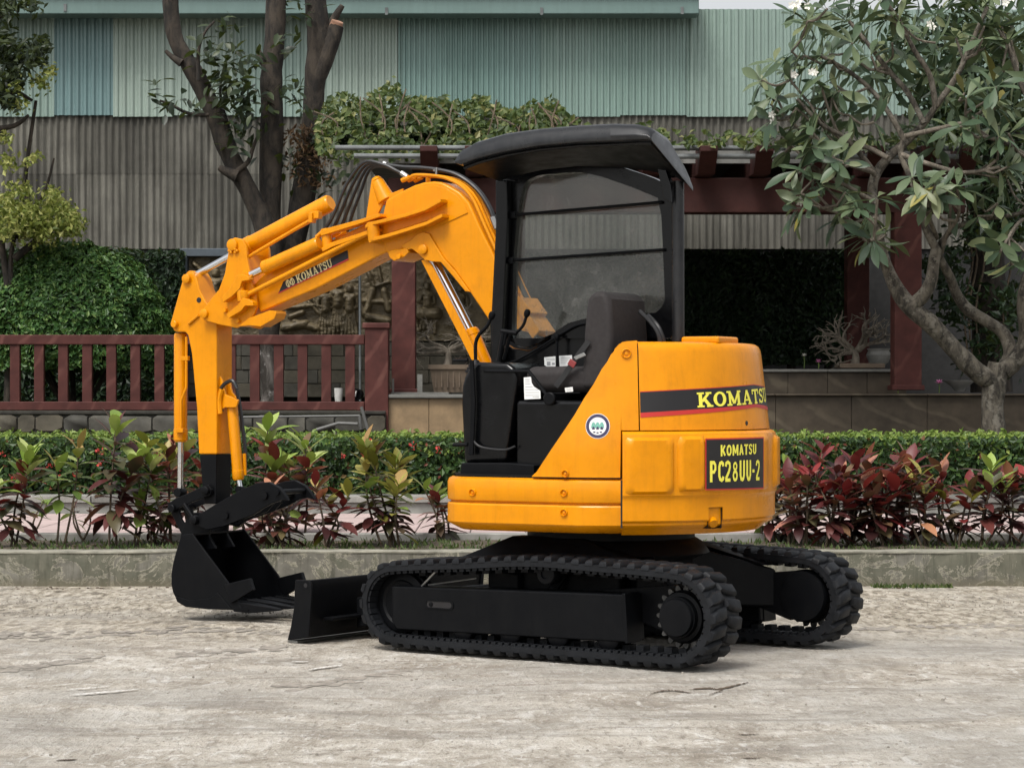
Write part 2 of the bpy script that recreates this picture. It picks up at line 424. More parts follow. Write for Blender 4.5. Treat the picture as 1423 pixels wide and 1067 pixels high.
M_leaf_maroon = leafmat('croton_maroon_leaf', [(0.0, (0.032, 0.014, 0.014)), (0.38, (0.078, 0.022, 0.022)), (0.58, (0.12, 0.034, 0.029)), (0.72, (0.050, 0.058, 0.030)), (0.88, (0.085, 0.072, 0.036)), (1.0, (0.17, 0.09, 0.05))], 0.36, 0.12, (0.25, 0.06, 0.04))
M_leaf_crogreen = leafmat('croton_green_leaf', [(0.0, (0.075, 0.125, 0.028)), (0.45, (0.15, 0.225, 0.045)), (0.8, (0.27, 0.36, 0.09)), (1.0, (0.42, 0.47, 0.18))], 0.38, 0.25)
M_leaf_croyellow = leafmat('croton_yellow_leaf', [(0.0, (0.12, 0.115, 0.022)), (0.5, (0.24, 0.22, 0.04)), (0.85, (0.40, 0.36, 0.10)), (1.0, (0.38, 0.22, 0.09))], 0.4, 0.25)
M_leaf_lime = leafmat('croton_lime_leaf', [(0.0, (0.17, 0.26, 0.045)), (0.5, (0.30, 0.41, 0.085)), (1.0, (0.50, 0.57, 0.22))], 0.38, 0.28)
M_grass = leafmat('grass_blade', [(0.0, (0.025, 0.050, 0.014)), (0.6, (0.055, 0.090, 0.022)), (1.0, (0.12, 0.14, 0.05))], 0.6, 0.2)
M_petal = plain('white_petal', (0.80, 0.79, 0.72), 0.6, var=0.04)
M_redflower = plain('red_flower', (0.40, 0.035, 0.028), 0.6, var=0.25, scale=20)
M_litter = plain('leaf_litter', (0.085, 0.062, 0.042), 0.9, var=0.5, scale=20)
M_print = plain('track_print_dirt', (0.275, 0.25, 0.215), 0.95, var=0.4, scale=25)
M_pebble = plain('pebble', (0.30, 0.275, 0.235), 0.9, var=0.4, scale=12)

M_conc_white = plain('worn_white_paint', (0.60, 0.59, 0.56), 0.85, var=0.3, scale=25)
def smooth_path_(pts, n=4):
    pts = [V(p) for p in pts]; out = []
    for i in range(len(pts) - 1):
        p0, p1, p2, p3 = pts[max(i - 1, 0)], pts[i], pts[i + 1], pts[min(i + 2, len(pts) - 1)]
        for k in range(n):
            t = k / n
            out.append(0.5 * ((2 * p1) + (p2 - p0) * t + (2 * p0 - 5 * p1 + 4 * p2 - p3) * t * t + (3 * p1 - p0 - 3 * p2 + p3) * t ** 3))
    return out + [pts[-1]]

# ================================================================== setting
def rnd(a, b): return random.uniform(a, b)
def clones(name, mesh, mat, parent, xf):
    """one object per transform, sharing the mesh"""
    out = []
    porg = origin_of(parent) if parent else V((0, 0, 0))
    for M in xf:
        o = bpy.data.objects.new(name, mesh)
        COL.objects.link(o)
        if parent: o.parent = parent
        M = M.copy(); M.translation = M.translation - porg
        o.matrix_basis = M
        out.append(o)
    return out
def mesh_of(name, mb, mat, smooth=35):
    me = bpy.data.meshes.new(name)
    me.from_pydata([tuple(p) for p in mb.v], [], mb.f); me.materials.append(mat)
    bm = bmesh.new(); bm.from_mesh(me); bmesh.ops.recalc_face_normals(bm, faces=bm.faces); bm.to_mesh(me); bm.free()
    if smooth: me.shade_smooth(); me.set_sharp_from_angle(angle=R(smooth))
    return me
def chamfer_box(sx, sy, sz, c):
    """box with bevelled edges, centred"""
    bm = bmesh.new(); bmesh.ops.create_cube(bm, size=1)
    for v in bm.verts: v.co = (v.co.x * sx, v.co.y * sy, v.co.z * sz)
    bmesh.ops.bevel(bm, geom=list(bm.edges), offset=c, segments=1, affect='EDGES')
    mb = MB(); bm.verts.index_update()
    mb.add([v.co.copy() for v in bm.verts], [tuple(v.index for v in f.verts) for f in bm.faces]); bm.free()
    return mb

# ground: one sheet to the horizon, finely divided near the machine so that it can undulate
def fbm(x, y, z=0.0): return noise.fractal(V((x, y, z)), 1.0, 2.0, 5)
mb = MB()
xs = [-300, -60, -20, -8] + [-5 + .1 * k for k in range(101)] + [8, 20, 60, 300]
ys = [-40, -5, 3] + [6 + .1 * k for k in range(96)] + [20, 40, 120, 400]
rows = []
for y in ys:
    rows.append([(x, y, -.012 + (.010 * fbm(x * 1.3, y * 1.3) if -6 < x < 6 and 5 < y < 15.4 else 0)) for x in xs])
mb.grid(rows)
obj('ground', mb, M_ground, smooth=180, fix=False, kind='structure')

# kerb wall of the planter, soil, path, second kerb
YK = 15.36
kerb = thing('kerb_wall', 'low mossy concrete kerb wall with peeling plaster along the planter', 'wall', (0, YK, 0))
ztop = .212
mb = MB()
xs = [-9 + .06 * k for k in range(301)]
g = []
for z in (-.06, .02, .09, .16, ztop - .010):
    g.append([(x, YK + .012 * fbm(x * 2.2, z * 6, 3) + (.012 if z < 0 else 0), z) for x in xs])
mb.grid(g)
obj('wall_face', mb, M_kerb, kerb, fix=False, smooth=180)
mb = MB()
g = []
for yy, z in ((YK - .003, ztop - .014), (YK - .004, ztop - .005), (YK + .003, ztop), (YK + .15, ztop), (YK + .16, ztop - .08)):
    g.append([(x, yy + .006 * fbm(x * 3, 1, 5), z + .006 * fbm(x * 2.5, yy * 4, 1)) for x in xs])
mb.grid(g); obj('wall_cap', mb, M_cap, kerb, smooth=60)
mb = MB()
xs2 = [-9 + .12 * k for k in range(151)]
mb.grid([[(x, y, .150 + .022 * fbm(x * 2, y * 2, 9)) for x in xs2] for y in [YK + .14 + .12 * k for k in range(18)]])
obj('planter_soil', mb, M_soil, kind='structure', smooth=180, fix=False)
YP = 17.42
path = MB().bx(-12, 12, YP, 20.4, .06, .185)
path = obj('path', path, M_conc_pale, kind='structure', smooth=0)
pc = MB().bx(-12, 12, YP - .06, YP + .05, .04, .205); obj('path_edge', pc, M_conc_pale, path, smooth=0, bevel=.01)
tile = mesh_of('paving_tile', chamfer_box(.39, .39, .03, .004), M_paver)
xf = []
for j in range(7):
    for i in range(27):
        M = Matrix.Translation((-5.3 + .4 * i, YP + .26 + .4 * j, .186 + rnd(-.0015, .0015)))
        xf.append(M)
clones('paving_tile', tile, M_paver, path, xf)
YQ = 20.36
k2 = thing('garden_kerb', 'pale concrete kerb under the clipped hedge beside the pink path', 'kerb', (0, YQ, 0))
obj('kerb_body', MB().bx(-12, 12, YQ, YQ + .3, .05, .285), M_conc_pale, k2, smooth=0, bevel=.008)
for i in range(21): obj('coping_stone', MB().bx(-10.5 + i * 1.0 + .004, -9.5 + i * 1.0 - .004, YQ - .03, YQ + .33, .287, .345), M_slab if i % 3 else M_conc_pale, k2, smooth=0, bevel=.008)
# raised garden ground behind the hedge
obj('garden_soil', MB().grid([[(x, y, .30 if y < 23 else .78 + .02 * fbm(x, y)) for x in (-30, -10, -6, -3, 0, 3, 6, 10, 30)] for y in (YQ + .29, 22.9, 23.75, 24.5, 26, 28, 33)]), M_soil, kind='structure', smooth=180, fix=False)

# ---- leaf clouds
def leaf_cloud(mb, pts, size, rng, normals=None, aspect=.5, flat=.55, fold=.25):
    """one folded leaf (two triangles) per point"""
    for i, p in enumerate(pts):
        s = size * rng.uniform(.65, 1.3)
        if normals is not None:
            n = V(normals[i]) + V((rng.gauss(0, flat), rng.gauss(0, flat), rng.gauss(0, flat)))
        else:
            n = V((rng.gauss(0, 1), rng.gauss(0, 1), rng.gauss(.6, 1)))
        n.normalize()
        d = n.orthogonal(); d.rotate(Matrix.Rotation(rng.uniform(0, 6.283), 3, n)); d.normalize()
        w = n.cross(d)
        p = V(p)
        b = len(mb.v)
        mb.v += [tuple(p - d * s * .5), tuple(p + w * s * aspect * .5 + n * s * fold * .5 - d * s * .05), tuple(p + d * s * .5 - n * s * .06), tuple(p - w * s * aspect * .5 + n * s * fold * .5 - d * s * .05)]
        mb.f += [(b, b + 1, b + 2), (b, b + 2, b + 3)]
    return mb
def shoot_cloud(rng, centers, n_per, spread, fn=None):
    pts = []
    for c in centers:
        for _ in range(n_per):
            pts.append((c[0] + rng.gauss(0, spread), c[1] + rng.gauss(0, spread), c[2] + rng.gauss(0, spread)))
    return pts

rng = random.Random(11)
# clipped ixora hedge
HY0, HY1, HZ = 20.78, 22.3, .815
hedge = thing('clipped_hedge', 'long low clipped green hedge with small red flowers behind the path', 'hedge', (0, 21.5, .3))
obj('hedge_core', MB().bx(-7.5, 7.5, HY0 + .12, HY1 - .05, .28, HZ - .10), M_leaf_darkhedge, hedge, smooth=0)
mb = MB(); pts, nor = [], []
for _ in range(23500):
    x = rng.uniform(-7.7, 7.7); z = .33 + (HZ - .33) * rng.random() ** .9
    dy = .055 * fbm(x * 2.4, z * 3.0, 2) + .05 * fbm(x * 7, z * 8, 2)
    pts.append((x, HY0 + dy + rng.uniform(-.01, .10), z)); nor.append((0, -1, .35))
leaf_cloud(mb, pts, .062, rng, nor, .55, .5)
o = obj('hedge_foliage', mb, M_leaf_hedge, hedge, smooth=0, fix=False); o['kind'] = 'stuff'
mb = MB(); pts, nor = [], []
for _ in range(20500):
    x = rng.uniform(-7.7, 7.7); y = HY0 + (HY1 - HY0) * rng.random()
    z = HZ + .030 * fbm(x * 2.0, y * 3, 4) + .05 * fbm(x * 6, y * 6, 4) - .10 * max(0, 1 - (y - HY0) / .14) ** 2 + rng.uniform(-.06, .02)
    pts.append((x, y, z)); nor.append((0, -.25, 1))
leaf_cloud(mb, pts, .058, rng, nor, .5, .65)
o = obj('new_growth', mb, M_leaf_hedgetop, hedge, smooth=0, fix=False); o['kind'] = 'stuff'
mb = MB(); pts = []
for _ in range(46):
    x = rng.uniform(-5, 5); z = rng.uniform(.48, .84)
    for _ in range(9): pts.append((x + rng.gauss(0, .018), HY0 - .05 + rng.gauss(0, .012), z + rng.gauss(0, .016)))
leaf_cloud(mb, pts, .026, rng, None, .9)
o = obj('red_blossom', mb, M_redflower, hedge, smooth=0, fix=False); o['kind'] = 'stuff'

# ---- stone wall under the railing
YW = 23.9
sw = thing('stone_wall', 'low rubble stone wall under the maroon railing', 'wall', (-3, YW, .3))
WX0, WX1 = P(-600, 590, YW).x, P(536, 590, YW).x
wz = P(0, 575, YW).z
obj('mortar_bed', MB().bx(WX0, WX1, YW, YW + .35, .25, wz - .01), M_mortar, sw, smooth=0)
protos = []
for k in range(6):
    mb = MB(); rr = random.Random(k + 40); n = 8
    q = lambda lo, hi: rr.uniform(lo, hi)
    ring = [(-.5, q(-.42, -.3)), (q(-.4, -.25), -.5), (q(.2, .38), -.5), (.5, q(-.42, -.25)), (.5, q(.25, .42)), (q(.25, .4), .5), (q(-.38, -.2), .5), (-.5, q(.22, .42))]
    mb.grid([[(x, .03, z) for x, z in ring], [(x, -.004, z) for x, z in ring], [(x * .94 + q(-.01, .01), -.016 - q(0, .008), z * .92) for x, z in ring]], closed=True)
    mb.f.append(tuple(2 * n + i for i in range(n)))
    protos.append(mesh_of('stone', mb, (M_stone, M_block, M_stone_dark)[k % 3], 20))
for row in range(3):
    x = WX0 + rnd(0, .2); z = wz - .095 - row * .18
    while x < WX1 - .05:
        w = rnd(.14, .36); w = min(w, WX1 - x)
        M = Matrix.Translation((x + w / 2, YW - .005, z + rnd(-.01, .01))) @ Matrix.Diagonal((w - .006, 1, .172 * rnd(.93, 1.03), 1))
        clones('stone', random.choice(protos), None, sw, [M]); x += w
obj('coping', MB().bx(WX0, WX1, YW - .03, YW + .37, wz - .004, wz + .03), M_mortar, sw, smooth=0, bevel=.008)

# ---- railing
YR = 24.05
rail = thing('railing', 'maroon stone railing with square balusters on the low stone wall', 'railing', (-3, YR, .9))
def rx(px, d=YR): return P(px, 0, d).x
def rz(py, d=YR): return P(0, py, d).z
RX0, RX1 = rx(-610), rx(507)
obj('top_rail', MB().bx(RX0, RX1, YR - .06, YR + .06, rz(479), rz(465.5)), M_maroon, rail, smooth=0, bevel=.008)
obj('bottom_rail', MB().bx(RX0, RX1, YR - .05, YR + .05, rz(570), rz(558)), M_maroon, rail, smooth=0, bevel=.008)
bal = None
for k in range(-19, 15):
    x = rx(21.6 + 33.05 * k + (.35 * max(k, 0) if k < 8 else 2.4))
    bw = .046
    if bal is None:
        mb = MB().bx(-bw, bw, -.042, .042, rz(558) - 1.2, rz(479) - 1.2)
        bal = mesh_of('baluster', mb, M_maroon, 0)
    clones('baluster', bal, None, rail, [Matrix.Translation((x, YR, 1.2))])
for px in (-532, -276, -20, 236, 500):
    obj('rail_foot', MB().bx(rx(px - 4.5), rx(px + 4.5), YR - .045, YR + .045, wz + .02, rz(570)), M_maroon, rail, smooth=0)
obj('newel_post', MB().bx(rx(508), rx(540.5), YR - .12, YR + .12, .35, rz(456)), M_maroon, rail, smooth=0, bevel=.01)
obj('newel_cap', MB().bx(rx(504.5), rx(542.5), YR - .14, YR + .14, rz(457), rz(449)), M_maroon, rail, smooth=0, bevel=.012)
# conduit and odd pipes by the post
mb = MB(); mb.tube([P(337, 579.5, 23.75), P(500, 577.5, 23.75)], .012, 8); mb.tube([P(500, 577, 23.75), P(501.5, 597, 23.75)], .017, 8); mb.tube([P(440, 597, 23.7), P(470, 588, 23.7), P(497, 589, 23.7)], .017, 8); mb.tube([P(502, 565, 23.7), P(511, 597, 23.7)], .016, 8)
tag(obj('water_pipe', mb, M_pvc), 'grey water pipes bent along the stone wall beside the railing post', 'pipe')
fl = thing('floodlight', 'small black round floodlight standing behind the railing', 'lamp', P(499, 556, 25))
mb = MB(); mb.lathe(P(499, 548, 25) + V((0, .10, 0)), (-.25, -1, 0), [(0, .03), (.03, .055), (.13, .064), (.15, .066), (.152, .058), (.12, .050)], 20); obj('lamp_housing', mb, M_black, fl)
mb = MB(); mb.tube([P(499, 557, 25), P(499, 566, 25)], .018, 8); obj('lamp_stem', mb, M_pvc, fl)
mb = MB(); mb.tube([P(491, 547, 24.95), P(495, 543, 24.95), P(493, 551, 24.95)], .012, 8); obj('wire', mb, M_white, fl)
mb = MB(); mb.lathe(P(470.5, 558, 25.2), (0, 0, 1), [(0, .036), (.01, .038), (.135, .046), (.14, .046), (.138, .04), (.03, .034)], 18)
tag(obj('white_pot', mb, M_white), 'small white pot on the grass behind the railing', 'pot')
mb = MB(); mb.tube([P(500, 340, 25.6), P(500.5, 560, 25.6)], .013, 8)
tag(obj('grey_pole', mb, M_tubegrey), 'thin grey vertical pole in front of the carved wall', 'pole')
# ---- pond ledges of brown stone
def tiled_block(name, label, px0, px1, ytop, ybot, d, depth, tiles, mat, capmat, slab=5):
    x0, x1 = P(px0, 0, d).x, P(px1, 0, d).x
    zt = P(0, ytop, d).z; zb = max(.3, P(0, ybot, d).z)
    o = thing(name, label, 'planter', ((x0 + x1) / 2, d, zb))
    zs = zt - slab * d / F
    obj('core', MB().bx(x0 + .02, x1 - .02, d + .03, d + depth, zb, zs - .002), M_mortar, o, smooth=0)
    w = (x1 - x0) / tiles
    for k in range(tiles):
        m = mat[k % len(mat)] if isinstance(mat, list) else mat
        obj('stone_tile', MB().bx(x0 + k * w + .002, x0 + (k + 1) * w - .002, d + rnd(-.002, .002), d + .032, zb, zs - .004), m, o, smooth=0, bevel=.003)
    ns = max(1, tiles // 2); ws = (x1 - x0 + .06) / ns
    for k in range(ns): obj('ledge_slab', MB().bx(x0 - .03 + k * ws + .002, x0 - .03 + (k + 1) * ws - .002, d - .05, d + depth + .02, zs, zt), capmat, o, smooth=0, bevel=.006)
    return o
tiled_block('pond_planter', 'tan stone clad ledge beside the railing post, behind the excavator', 537, 655, 548, 604, 24.0, 2.2, 2, M_tan_tile, M_slab)
tiled_block('pond_planter', 'long dark brown stone pond wall behind the hedge under the frangipani', 657, 1920, 547, 604, 24.0, 1.0, 12, M_brown_tile, M_brown_tile, 3)
tiled_block('pond_planter', 'upper brown stone ledge stained with drips, carrying the bare bonsai', 1040, 1260, 513, 547, 25.2, 1.6, 4, M_brown_tile, M_slab, 4)
def lotus(px, py, base, d, mat, label, r):
    o = thing('lotus_flower', label, 'flower', P(px, base, d))
    mb = MB(); mb.tube([P(px, base, d), P(px + .5, (py + base) / 2, d), P(px, py, d)], .006, 6); obj('stalk', mb, M_leaf_crogreen, o)
    mb = MB(); c = P(px, py, d)
    for ring, (el, n) in enumerate(((.35, 8), (.9, 7))):
        for k in range(n):
            a = 2 * math.pi * k / n + ring * .4
            e = V((math.cos(a) * math.cos(el), math.sin(a) * math.cos(el), math.sin(el))); s = V((-math.sin(a), math.cos(a), 0))
            mb.add([c, c + e * r * .55 + s * r * .2, c + e * r, c + e * r * .55 - s * r * .2], [(0, 1, 2), (0, 2, 3)])
    obj('petals', mb, mat, o, smooth=0, fix=False)
lotus(1117.5, 495, 512, 25.5, M_petal, 'white lotus flower above the brown stone ledge', .04)
lotus(1137.5, 504, 512, 25.5, M_pinkflower, 'small mauve lotus flower next to the white one', .05)
lotus(1305, 533, 546, 24.5, M_pinkflower, 'larger pink lotus flower low behind the pond wall, nearest the frangipani trunk', .055)
lotus(1248, 537, 546, 24.6, M_pinkflower, 'pink lotus flower against the end of the upper ledge', .04)
mb = MB(); mb.lathe(P(1333, 530, 25.2), (0, 0, 1), [(-.10, .05), (-.06, .07), (0, .16), (.012, .165), (.012, .14), (-.05, .07)], 24)
tag(obj('stone_basin', mb, M_conc_pale), 'pale shallow stone basin under the frangipani branches', 'basin')
mb = MB(); mb.lathe(P(1221, 507, 27), (0, 0, 1), [(0, .08), (.03, .11), (.11, .14), (.155, .115), (.17, .125), (.18, .13), (.18, .10)], 24)
tag(obj('clay_urn', mb, M_conc_pale), 'rounded pale urn behind the right hand maroon pillars', 'urn')
# white marker strips near the pillar
mb = MB(); mb.bx(rx(545, 24.4), rx(547.5, 24.4), 24.38, 24.42, P(0, 547, 24.4).z, P(0, 526, 24.4).z); mb.bx(rx(580, 24.4), rx(587, 24.4), 24.38, 24.42, P(0, 547, 24.4).z, P(0, 520, 24.4).z); mb.bx(rx(545, 24.4), rx(624, 24.4), 24.2, 24.24, P(0, 547.5, 24.2).z, P(0, 545, 24.2).z)
tag(obj('white_trim', mb, M_slab), 'thin pale trim strips standing round the foot of the left pillar', 'trim')

# bonsai
def bonsai(base, h, spread, seed, n0, mat, parent, tr=.05):
    rr = random.Random(seed); mb = MB()
    def grow(p, d, L, r, lev):
        pts = [p]; q = V(p)
        for k in range(4):
            d2 = (d + V((rr.gauss(0, .28), rr.gauss(0, .2), rr.gauss(0, .22)))).normalized()
            q = q + d2 * L / 4; pts.append(q.copy()); d = d2
        mb.tube(pts, [r, r * .9, r * .8, r * .7, r * .6], 6)
        if lev > 0:
            for k in range(3 if lev > 1 else 2):
                nd = (d + V((rr.gauss(0, .7), rr.gauss(0, .5), rr.gauss(.25, .45)))).normalized()
                grow(q if k else pts[3], nd, L * .68, r * .58, lev - 1)
    for k in range(n0):
        a = -1.3 + 2.6 * k / max(1, n0 - 1)
        grow(V(base) + V((0, 0, h * .3)), V((math.sin(a) * spread, rr.gauss(0, .25), math.cos(a) * .7)).normalized(), h * .5, tr * .5, 3)
    mb.tube([V(base), V(base) + V((.01, 0, h * .15)), V(base) + V((0, 0, h * .34))], [tr, tr * .75, tr * .6], 10)
    return obj('bare_branches', mb, mat, parent)
b1 = thing('bonsai', 'bare pale bonsai spreading in a flat tray on the upper ledge', 'bonsai', P(1190, 512, 25.6))
bonsai(P(1188, 506, 25.6), .44, 2.7, 5, 8, M_twig, b1, .052)
mb = MB(); mb.bx(rx(1163, 25.6), rx(1226, 25.6), 25.4, 25.8, P(0, 512, 25.6).z, P(0, 505, 25.6).z); obj('tray', mb, M_clay, b1, smooth=0, bevel=.01)
b2 = thing('bonsai', 'bare twisted bonsai in a square brown pot left of the boom cylinder', 'bonsai', P(622, 545, 25))
bonsai(P(622, 508, 25), .50, 2.0, 21, 6, M_twig, b2, .045)
mb = MB(); c = P(624, 545, 25); mb.add([c + V((x * w, y * w, z)) for z, w in ((0, .15), (.25, .19)) for x, y in ((-1, -1), (1, -1), (1, 1), (-1, 1))], [(0, 1, 2, 3), (4, 5, 6, 7), (0, 1, 5, 4), (1, 2, 6, 5), (2, 3, 7, 6), (3, 0, 4, 7)])
mb.bx(c.x - .205, c.x + .205, c.y - .205, c.y + .205, c.z + .235, c.z + .28)
for k in range(5): mb.bx(c.x - .13 + k * .06 - .008, c.x - .13 + k * .06 + .008, c.y - .185, c.y - .165, c.z + .05, c.z + .22)
obj('pot', mb, M_clay, b2, smooth=0)

# ---- pergola
PG = thing('pergola', 'dark maroon pergola shelter with stone pillars, purlins and rafters behind the excavator', 'pergola', (2.4, 25.2, .4))
DP = 24.7
def pgx(px, d=DP): return P(px, 0, d).x
def pgz(py, d=DP): return P(0, py, d).z
def pillar(px0, px1, d, ytop, ybot, mat=M_maroon):
    hw = (P(px1, 0, d).x - P(px0, 0, d).x) / 2; x = P((px0 + px1) / 2, 0, d).x
    o = obj('pillar', MB().bx(x - hw, x + hw, d - hw, d + hw, max(.3, P(0, ybot, d).z), P(0, ytop, d).z), mat, PG, smooth=0, bevel=.012)
    obj('pillar_base', MB().bx(x - hw - .025, x + hw + .025, d - hw - .025, d + hw + .025, max(.3, P(0, ybot, d).z) , P(0, ybot - 7, d).z), mat, o, smooth=0, bevel=.008)
pillar(545, 578, 24.6, 292, 547); pillar(1240, 1278, 24.7, 292, 542); pillar(1175, 1206, 28.6, 298, 510)
pillar(700, 730, 28.6, 298, 545)
obj('front_beam', MB().bx(pgx(540), pgx(1338), DP - .14, DP + .10, pgz(297), pgz(249)), M_maroon_beam, PG, smooth=0, bevel=.01)
obj('rear_beam', MB().bx(pgx(560), pgx(1336), 28.5, 28.75, 3.29, 3.56), M_maroon_beam, PG, smooth=0, bevel=.01)
for k, px in enumerate((600, 660, 720, 780, 840, 900, 975, 1050, 1125, 1200, 1270, 1325)):
    x = pgx(px); z1 = pgz(217); z0 = pgz(250)
    prof = [(DP - .95, z1 + .01), (DP - .95, z1 - .045), (DP - .62, z0 - .0), (31.5, z0 + .25), (31.5, z1 + .27)]
    obj('rafter', MB().prism([V((x - .085, y, z)) for y, z in prof], (.17, 0, 0)), M_maroon_beam, PG, smooth=0, bevel=.008)
for k in range(10):
    xa, xb = pgx(500) + k * (pgx(1345) - pgx(500)) / 10, pgx(500) + (k + 1) * (pgx(1345) - pgx(500)) / 10
    z = pgz(217) + .045
    obj('roof_sheet', MB().box(((xa + xb) / 2, 28.5, z + .05 + .004 * (k % 2)), ((xb - xa) / 2 + .02, 0, 0), (0, 3.75, .05), (0, 0, .006)), M_roofing, PG, smooth=0)  # carried back to the warehouse to darken below, front set back to light the rafters
for py, d in ((205.5, 24.0), (217, 23.9)):
    mb = MB(); mb.tube([P(466 if py < 210 else 492, py, d), P(1332, py + 1, d)], .026, 10); obj('roof_tube', mb, M_tubegrey, PG)
obj('added_roof_strip', MB().bx(pgx(500), pgx(1340), DP - .30, DP - .27, pgz(231), pgz(212)), M_roofing, PG, smooth=0)  # added grey strip, stands for the lighter roof sheets showing between the rafters
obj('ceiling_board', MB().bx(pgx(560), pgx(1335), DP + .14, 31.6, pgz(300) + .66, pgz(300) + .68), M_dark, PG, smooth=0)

# creeper on the pergola
iv = thing('creeper', 'leafy green creeper heaped along the pergola roof', 'creeper', P(620, 190, 25))
rng = random.Random(5)
tops = [(440, 165), (455, 140), (470, 130), (500, 136), (530, 122), (546, 106), (558, 128), (590, 138), (620, 132), (640, 142), (680, 128), (700, 156), (740, 142), (768, 132), (785, 156), (810, 168), (840, 172), (870, 178), (900, 168), (915, 178), (940, 180), (965, 168), (990, 178), (1030, 186), (1060, 178), (1090, 190), (1250, 196), (1330, 200)]
def tope(x):
    for (a, ya), (b, yb) in zip(tops, tops[1:]):
        if a <= x <= b: return ya + (yb - ya) * (x - a) / (b - a)
    return 200
mb = MB(); pts, nor = [], []
for _ in range(6800):
    x = rng.uniform(440, 1330) if rng.random() < .30 else rng.uniform(440, 800)
    yt = tope(x) + 7 * fbm(x * .06, 2.0)
    y = yt + (207 - yt) * rng.random() ** .85
    if x > 820 and fbm(x * .05, y * .05, 7) < -.02: continue
    if fbm(x * .045, y * .06, 3) < -.32: continue
    d = 24.6 + (207 - y) * .012 + rng.uniform(-.35, .5)
    pts.append(P(x, y, d)); nor.append((0, -.7, .5))
for _ in range(420):
    x = rng.uniform(945, 1330); y = rng.uniform(184, 206) + 4 * fbm(x * .05, 1)
    if fbm(x * .04, y * .03, 11) < -.05: continue
    pts.append(P(x, y, 23.75 + rng.uniform(-.12, .3))); nor.append((0, -.8, .5))
for _ in range(260):      # hanging sprays
    x = rng.uniform(445, 640); y = 205 + abs(rng.gauss(0, 9)); pts.append(P(x, y, 24.3 + rng.uniform(-.2, .2))); nor.append((0, -1, .2))
leaf_cloud(mb, pts, .088, rng, nor, .62, .6)
o = obj('creeper_foliage', mb, M_leaf_ivy, iv, smooth=0, fix=False); o['kind'] = 'stuff'
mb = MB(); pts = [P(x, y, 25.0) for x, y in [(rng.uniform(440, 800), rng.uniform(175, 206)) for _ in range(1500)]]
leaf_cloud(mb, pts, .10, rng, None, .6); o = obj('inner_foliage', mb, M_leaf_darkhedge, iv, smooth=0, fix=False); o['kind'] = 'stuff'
mb = MB()
for _ in range(26):
    x = rng.uniform(450, 800); mb.tube(smooth_path_([P(x, 206, 24.6), P(x + rng.uniform(-15, 15), (206 + tope(x)) / 2, 24.7), P(x + rng.uniform(-25, 25), tope(x) + rng.uniform(4, 20), 24.8)]), .008, 5)
obj('creeper_stems', mb, M_stem, iv)

# ---- warehouse behind
DW = 33.0
WH = thing('warehouse', 'long warehouse clad in grey asbestos below and green corrugated sheet above', 'warehouse', (0, DW, 0))
def corrugated(x0, x1, z0, z1, d, period, amp, trap=False):
    mb = MB(); n = max(6, int((x1 - x0) / period * 8)); xs = [x0 + (x1 - x0) * k / n for k in range(n + 1)]
    def h(x):
        s = math.sin(2 * math.pi * x / period)
        return amp * (max(-.4, min(.4, s)) / .4 if trap else s)
    mb.grid([[(x, d - h(x), z0) for x in xs], [(x, d - h(x), z1) for x in xs]])
    mb.grid([[(x, d - h(x) + .008, z0) for x in xs], [(x, d - h(x) + .008, z1) for x in xs]])
    return mb
def wx(px): return P(px, 0, DW).x
def wz_(py): return P(0, py, DW).z
k = 0; px = -632.0
while px < 2000:
    w = 92
    for row, (ya, yb) in enumerate(((346, 240), (242, 159))):
        obj('corrugated_sheet', corrugated(wx(px) - .02, wx(px + w) + .02, wz_(ya), wz_(yb), DW - .004 * row - .003 * (k % 2), .092, .019), M_asb[(k * 2 + row) % 3 if (k + row) % 4 else 0], WH, smooth=50, fix=False)
    px += w; k += 1
ups = [(-632, -450, 'pale', .10), (-450, -260, 'sage', .10), (-260, -80, 'pale', .10), (-80, 75, 'sage', .10), (75, 160, 'blue', .105), (160, 240, 'pale', .105), (240, 330, 'pale', .10), (330, 440, 'sage', .10), (440, 556, 'pale', .088), (556, 655, 'teal', .07), (655, 752, 'teal', .07), (752, 860, 'green', .085), (860, 956, 'green', .085), (956, 1040, 'sage', .10), (1040, 1101, 'sage', .10)]
for i, (a, b, c, per) in enumerate(ups):
    top = 10 if a < 950 else 14
    obj('corrugated_sheet', corrugated(wx(a) - .02, wx(b) + .015, wz_(161) - (.02 if i % 2 else 0), wz_(top), DW - .05 - .006 * (i % 2), per, .014, True), M_green[c], WH, smooth=30, fix=False)
obj('eave_fascia', MB().bx(wx(-640), wx(967), DW - .55, DW - .15, wz_(28.5) + .0, wz_(1)), M_eave, WH, smooth=0, bevel=.015)
obj('roof_edge', MB().prism([V((wx(-640), DW - .62, wz_(1))), V((wx(-640), DW - .62, wz_(-4))), V((wx(-640), DW + 4, wz_(-60))), V((wx(-640), DW + 4, wz_(-54)))], (wx(967) - wx(-640), 0, 0)), M_eave, WH, smooth=0)
for px, py in ((101, 20), (540, 25), (752, 25), (944, 24)):
    obj('gutter_bracket', MB().bx(wx(px - 2), wx(px + 2), DW - .565, DW - .55, wz_(py + 5), wz_(py - 5)), M_tubegrey, WH, smooth=0)
obj('corrugated_sheet', corrugated(wx(1101), wx(2000), wz_(161), wz_(14), DW - .02, .10, .014, True), M_green['sage'], WH, smooth=30, fix=False)
obj('inner_wall', MB().bx(wx(-640), wx(2000), DW + .1, DW + .3, .3, wz_(14.5)), M_dark, WH, smooth=0)
obj('base_wall', MB().bx(wx(-640), wx(2000), DW + .04, DW + .25, .3, wz_(345)), M_dark, WH, smooth=0)  # wall coloured near black to stand for the shade under the pergola hedge

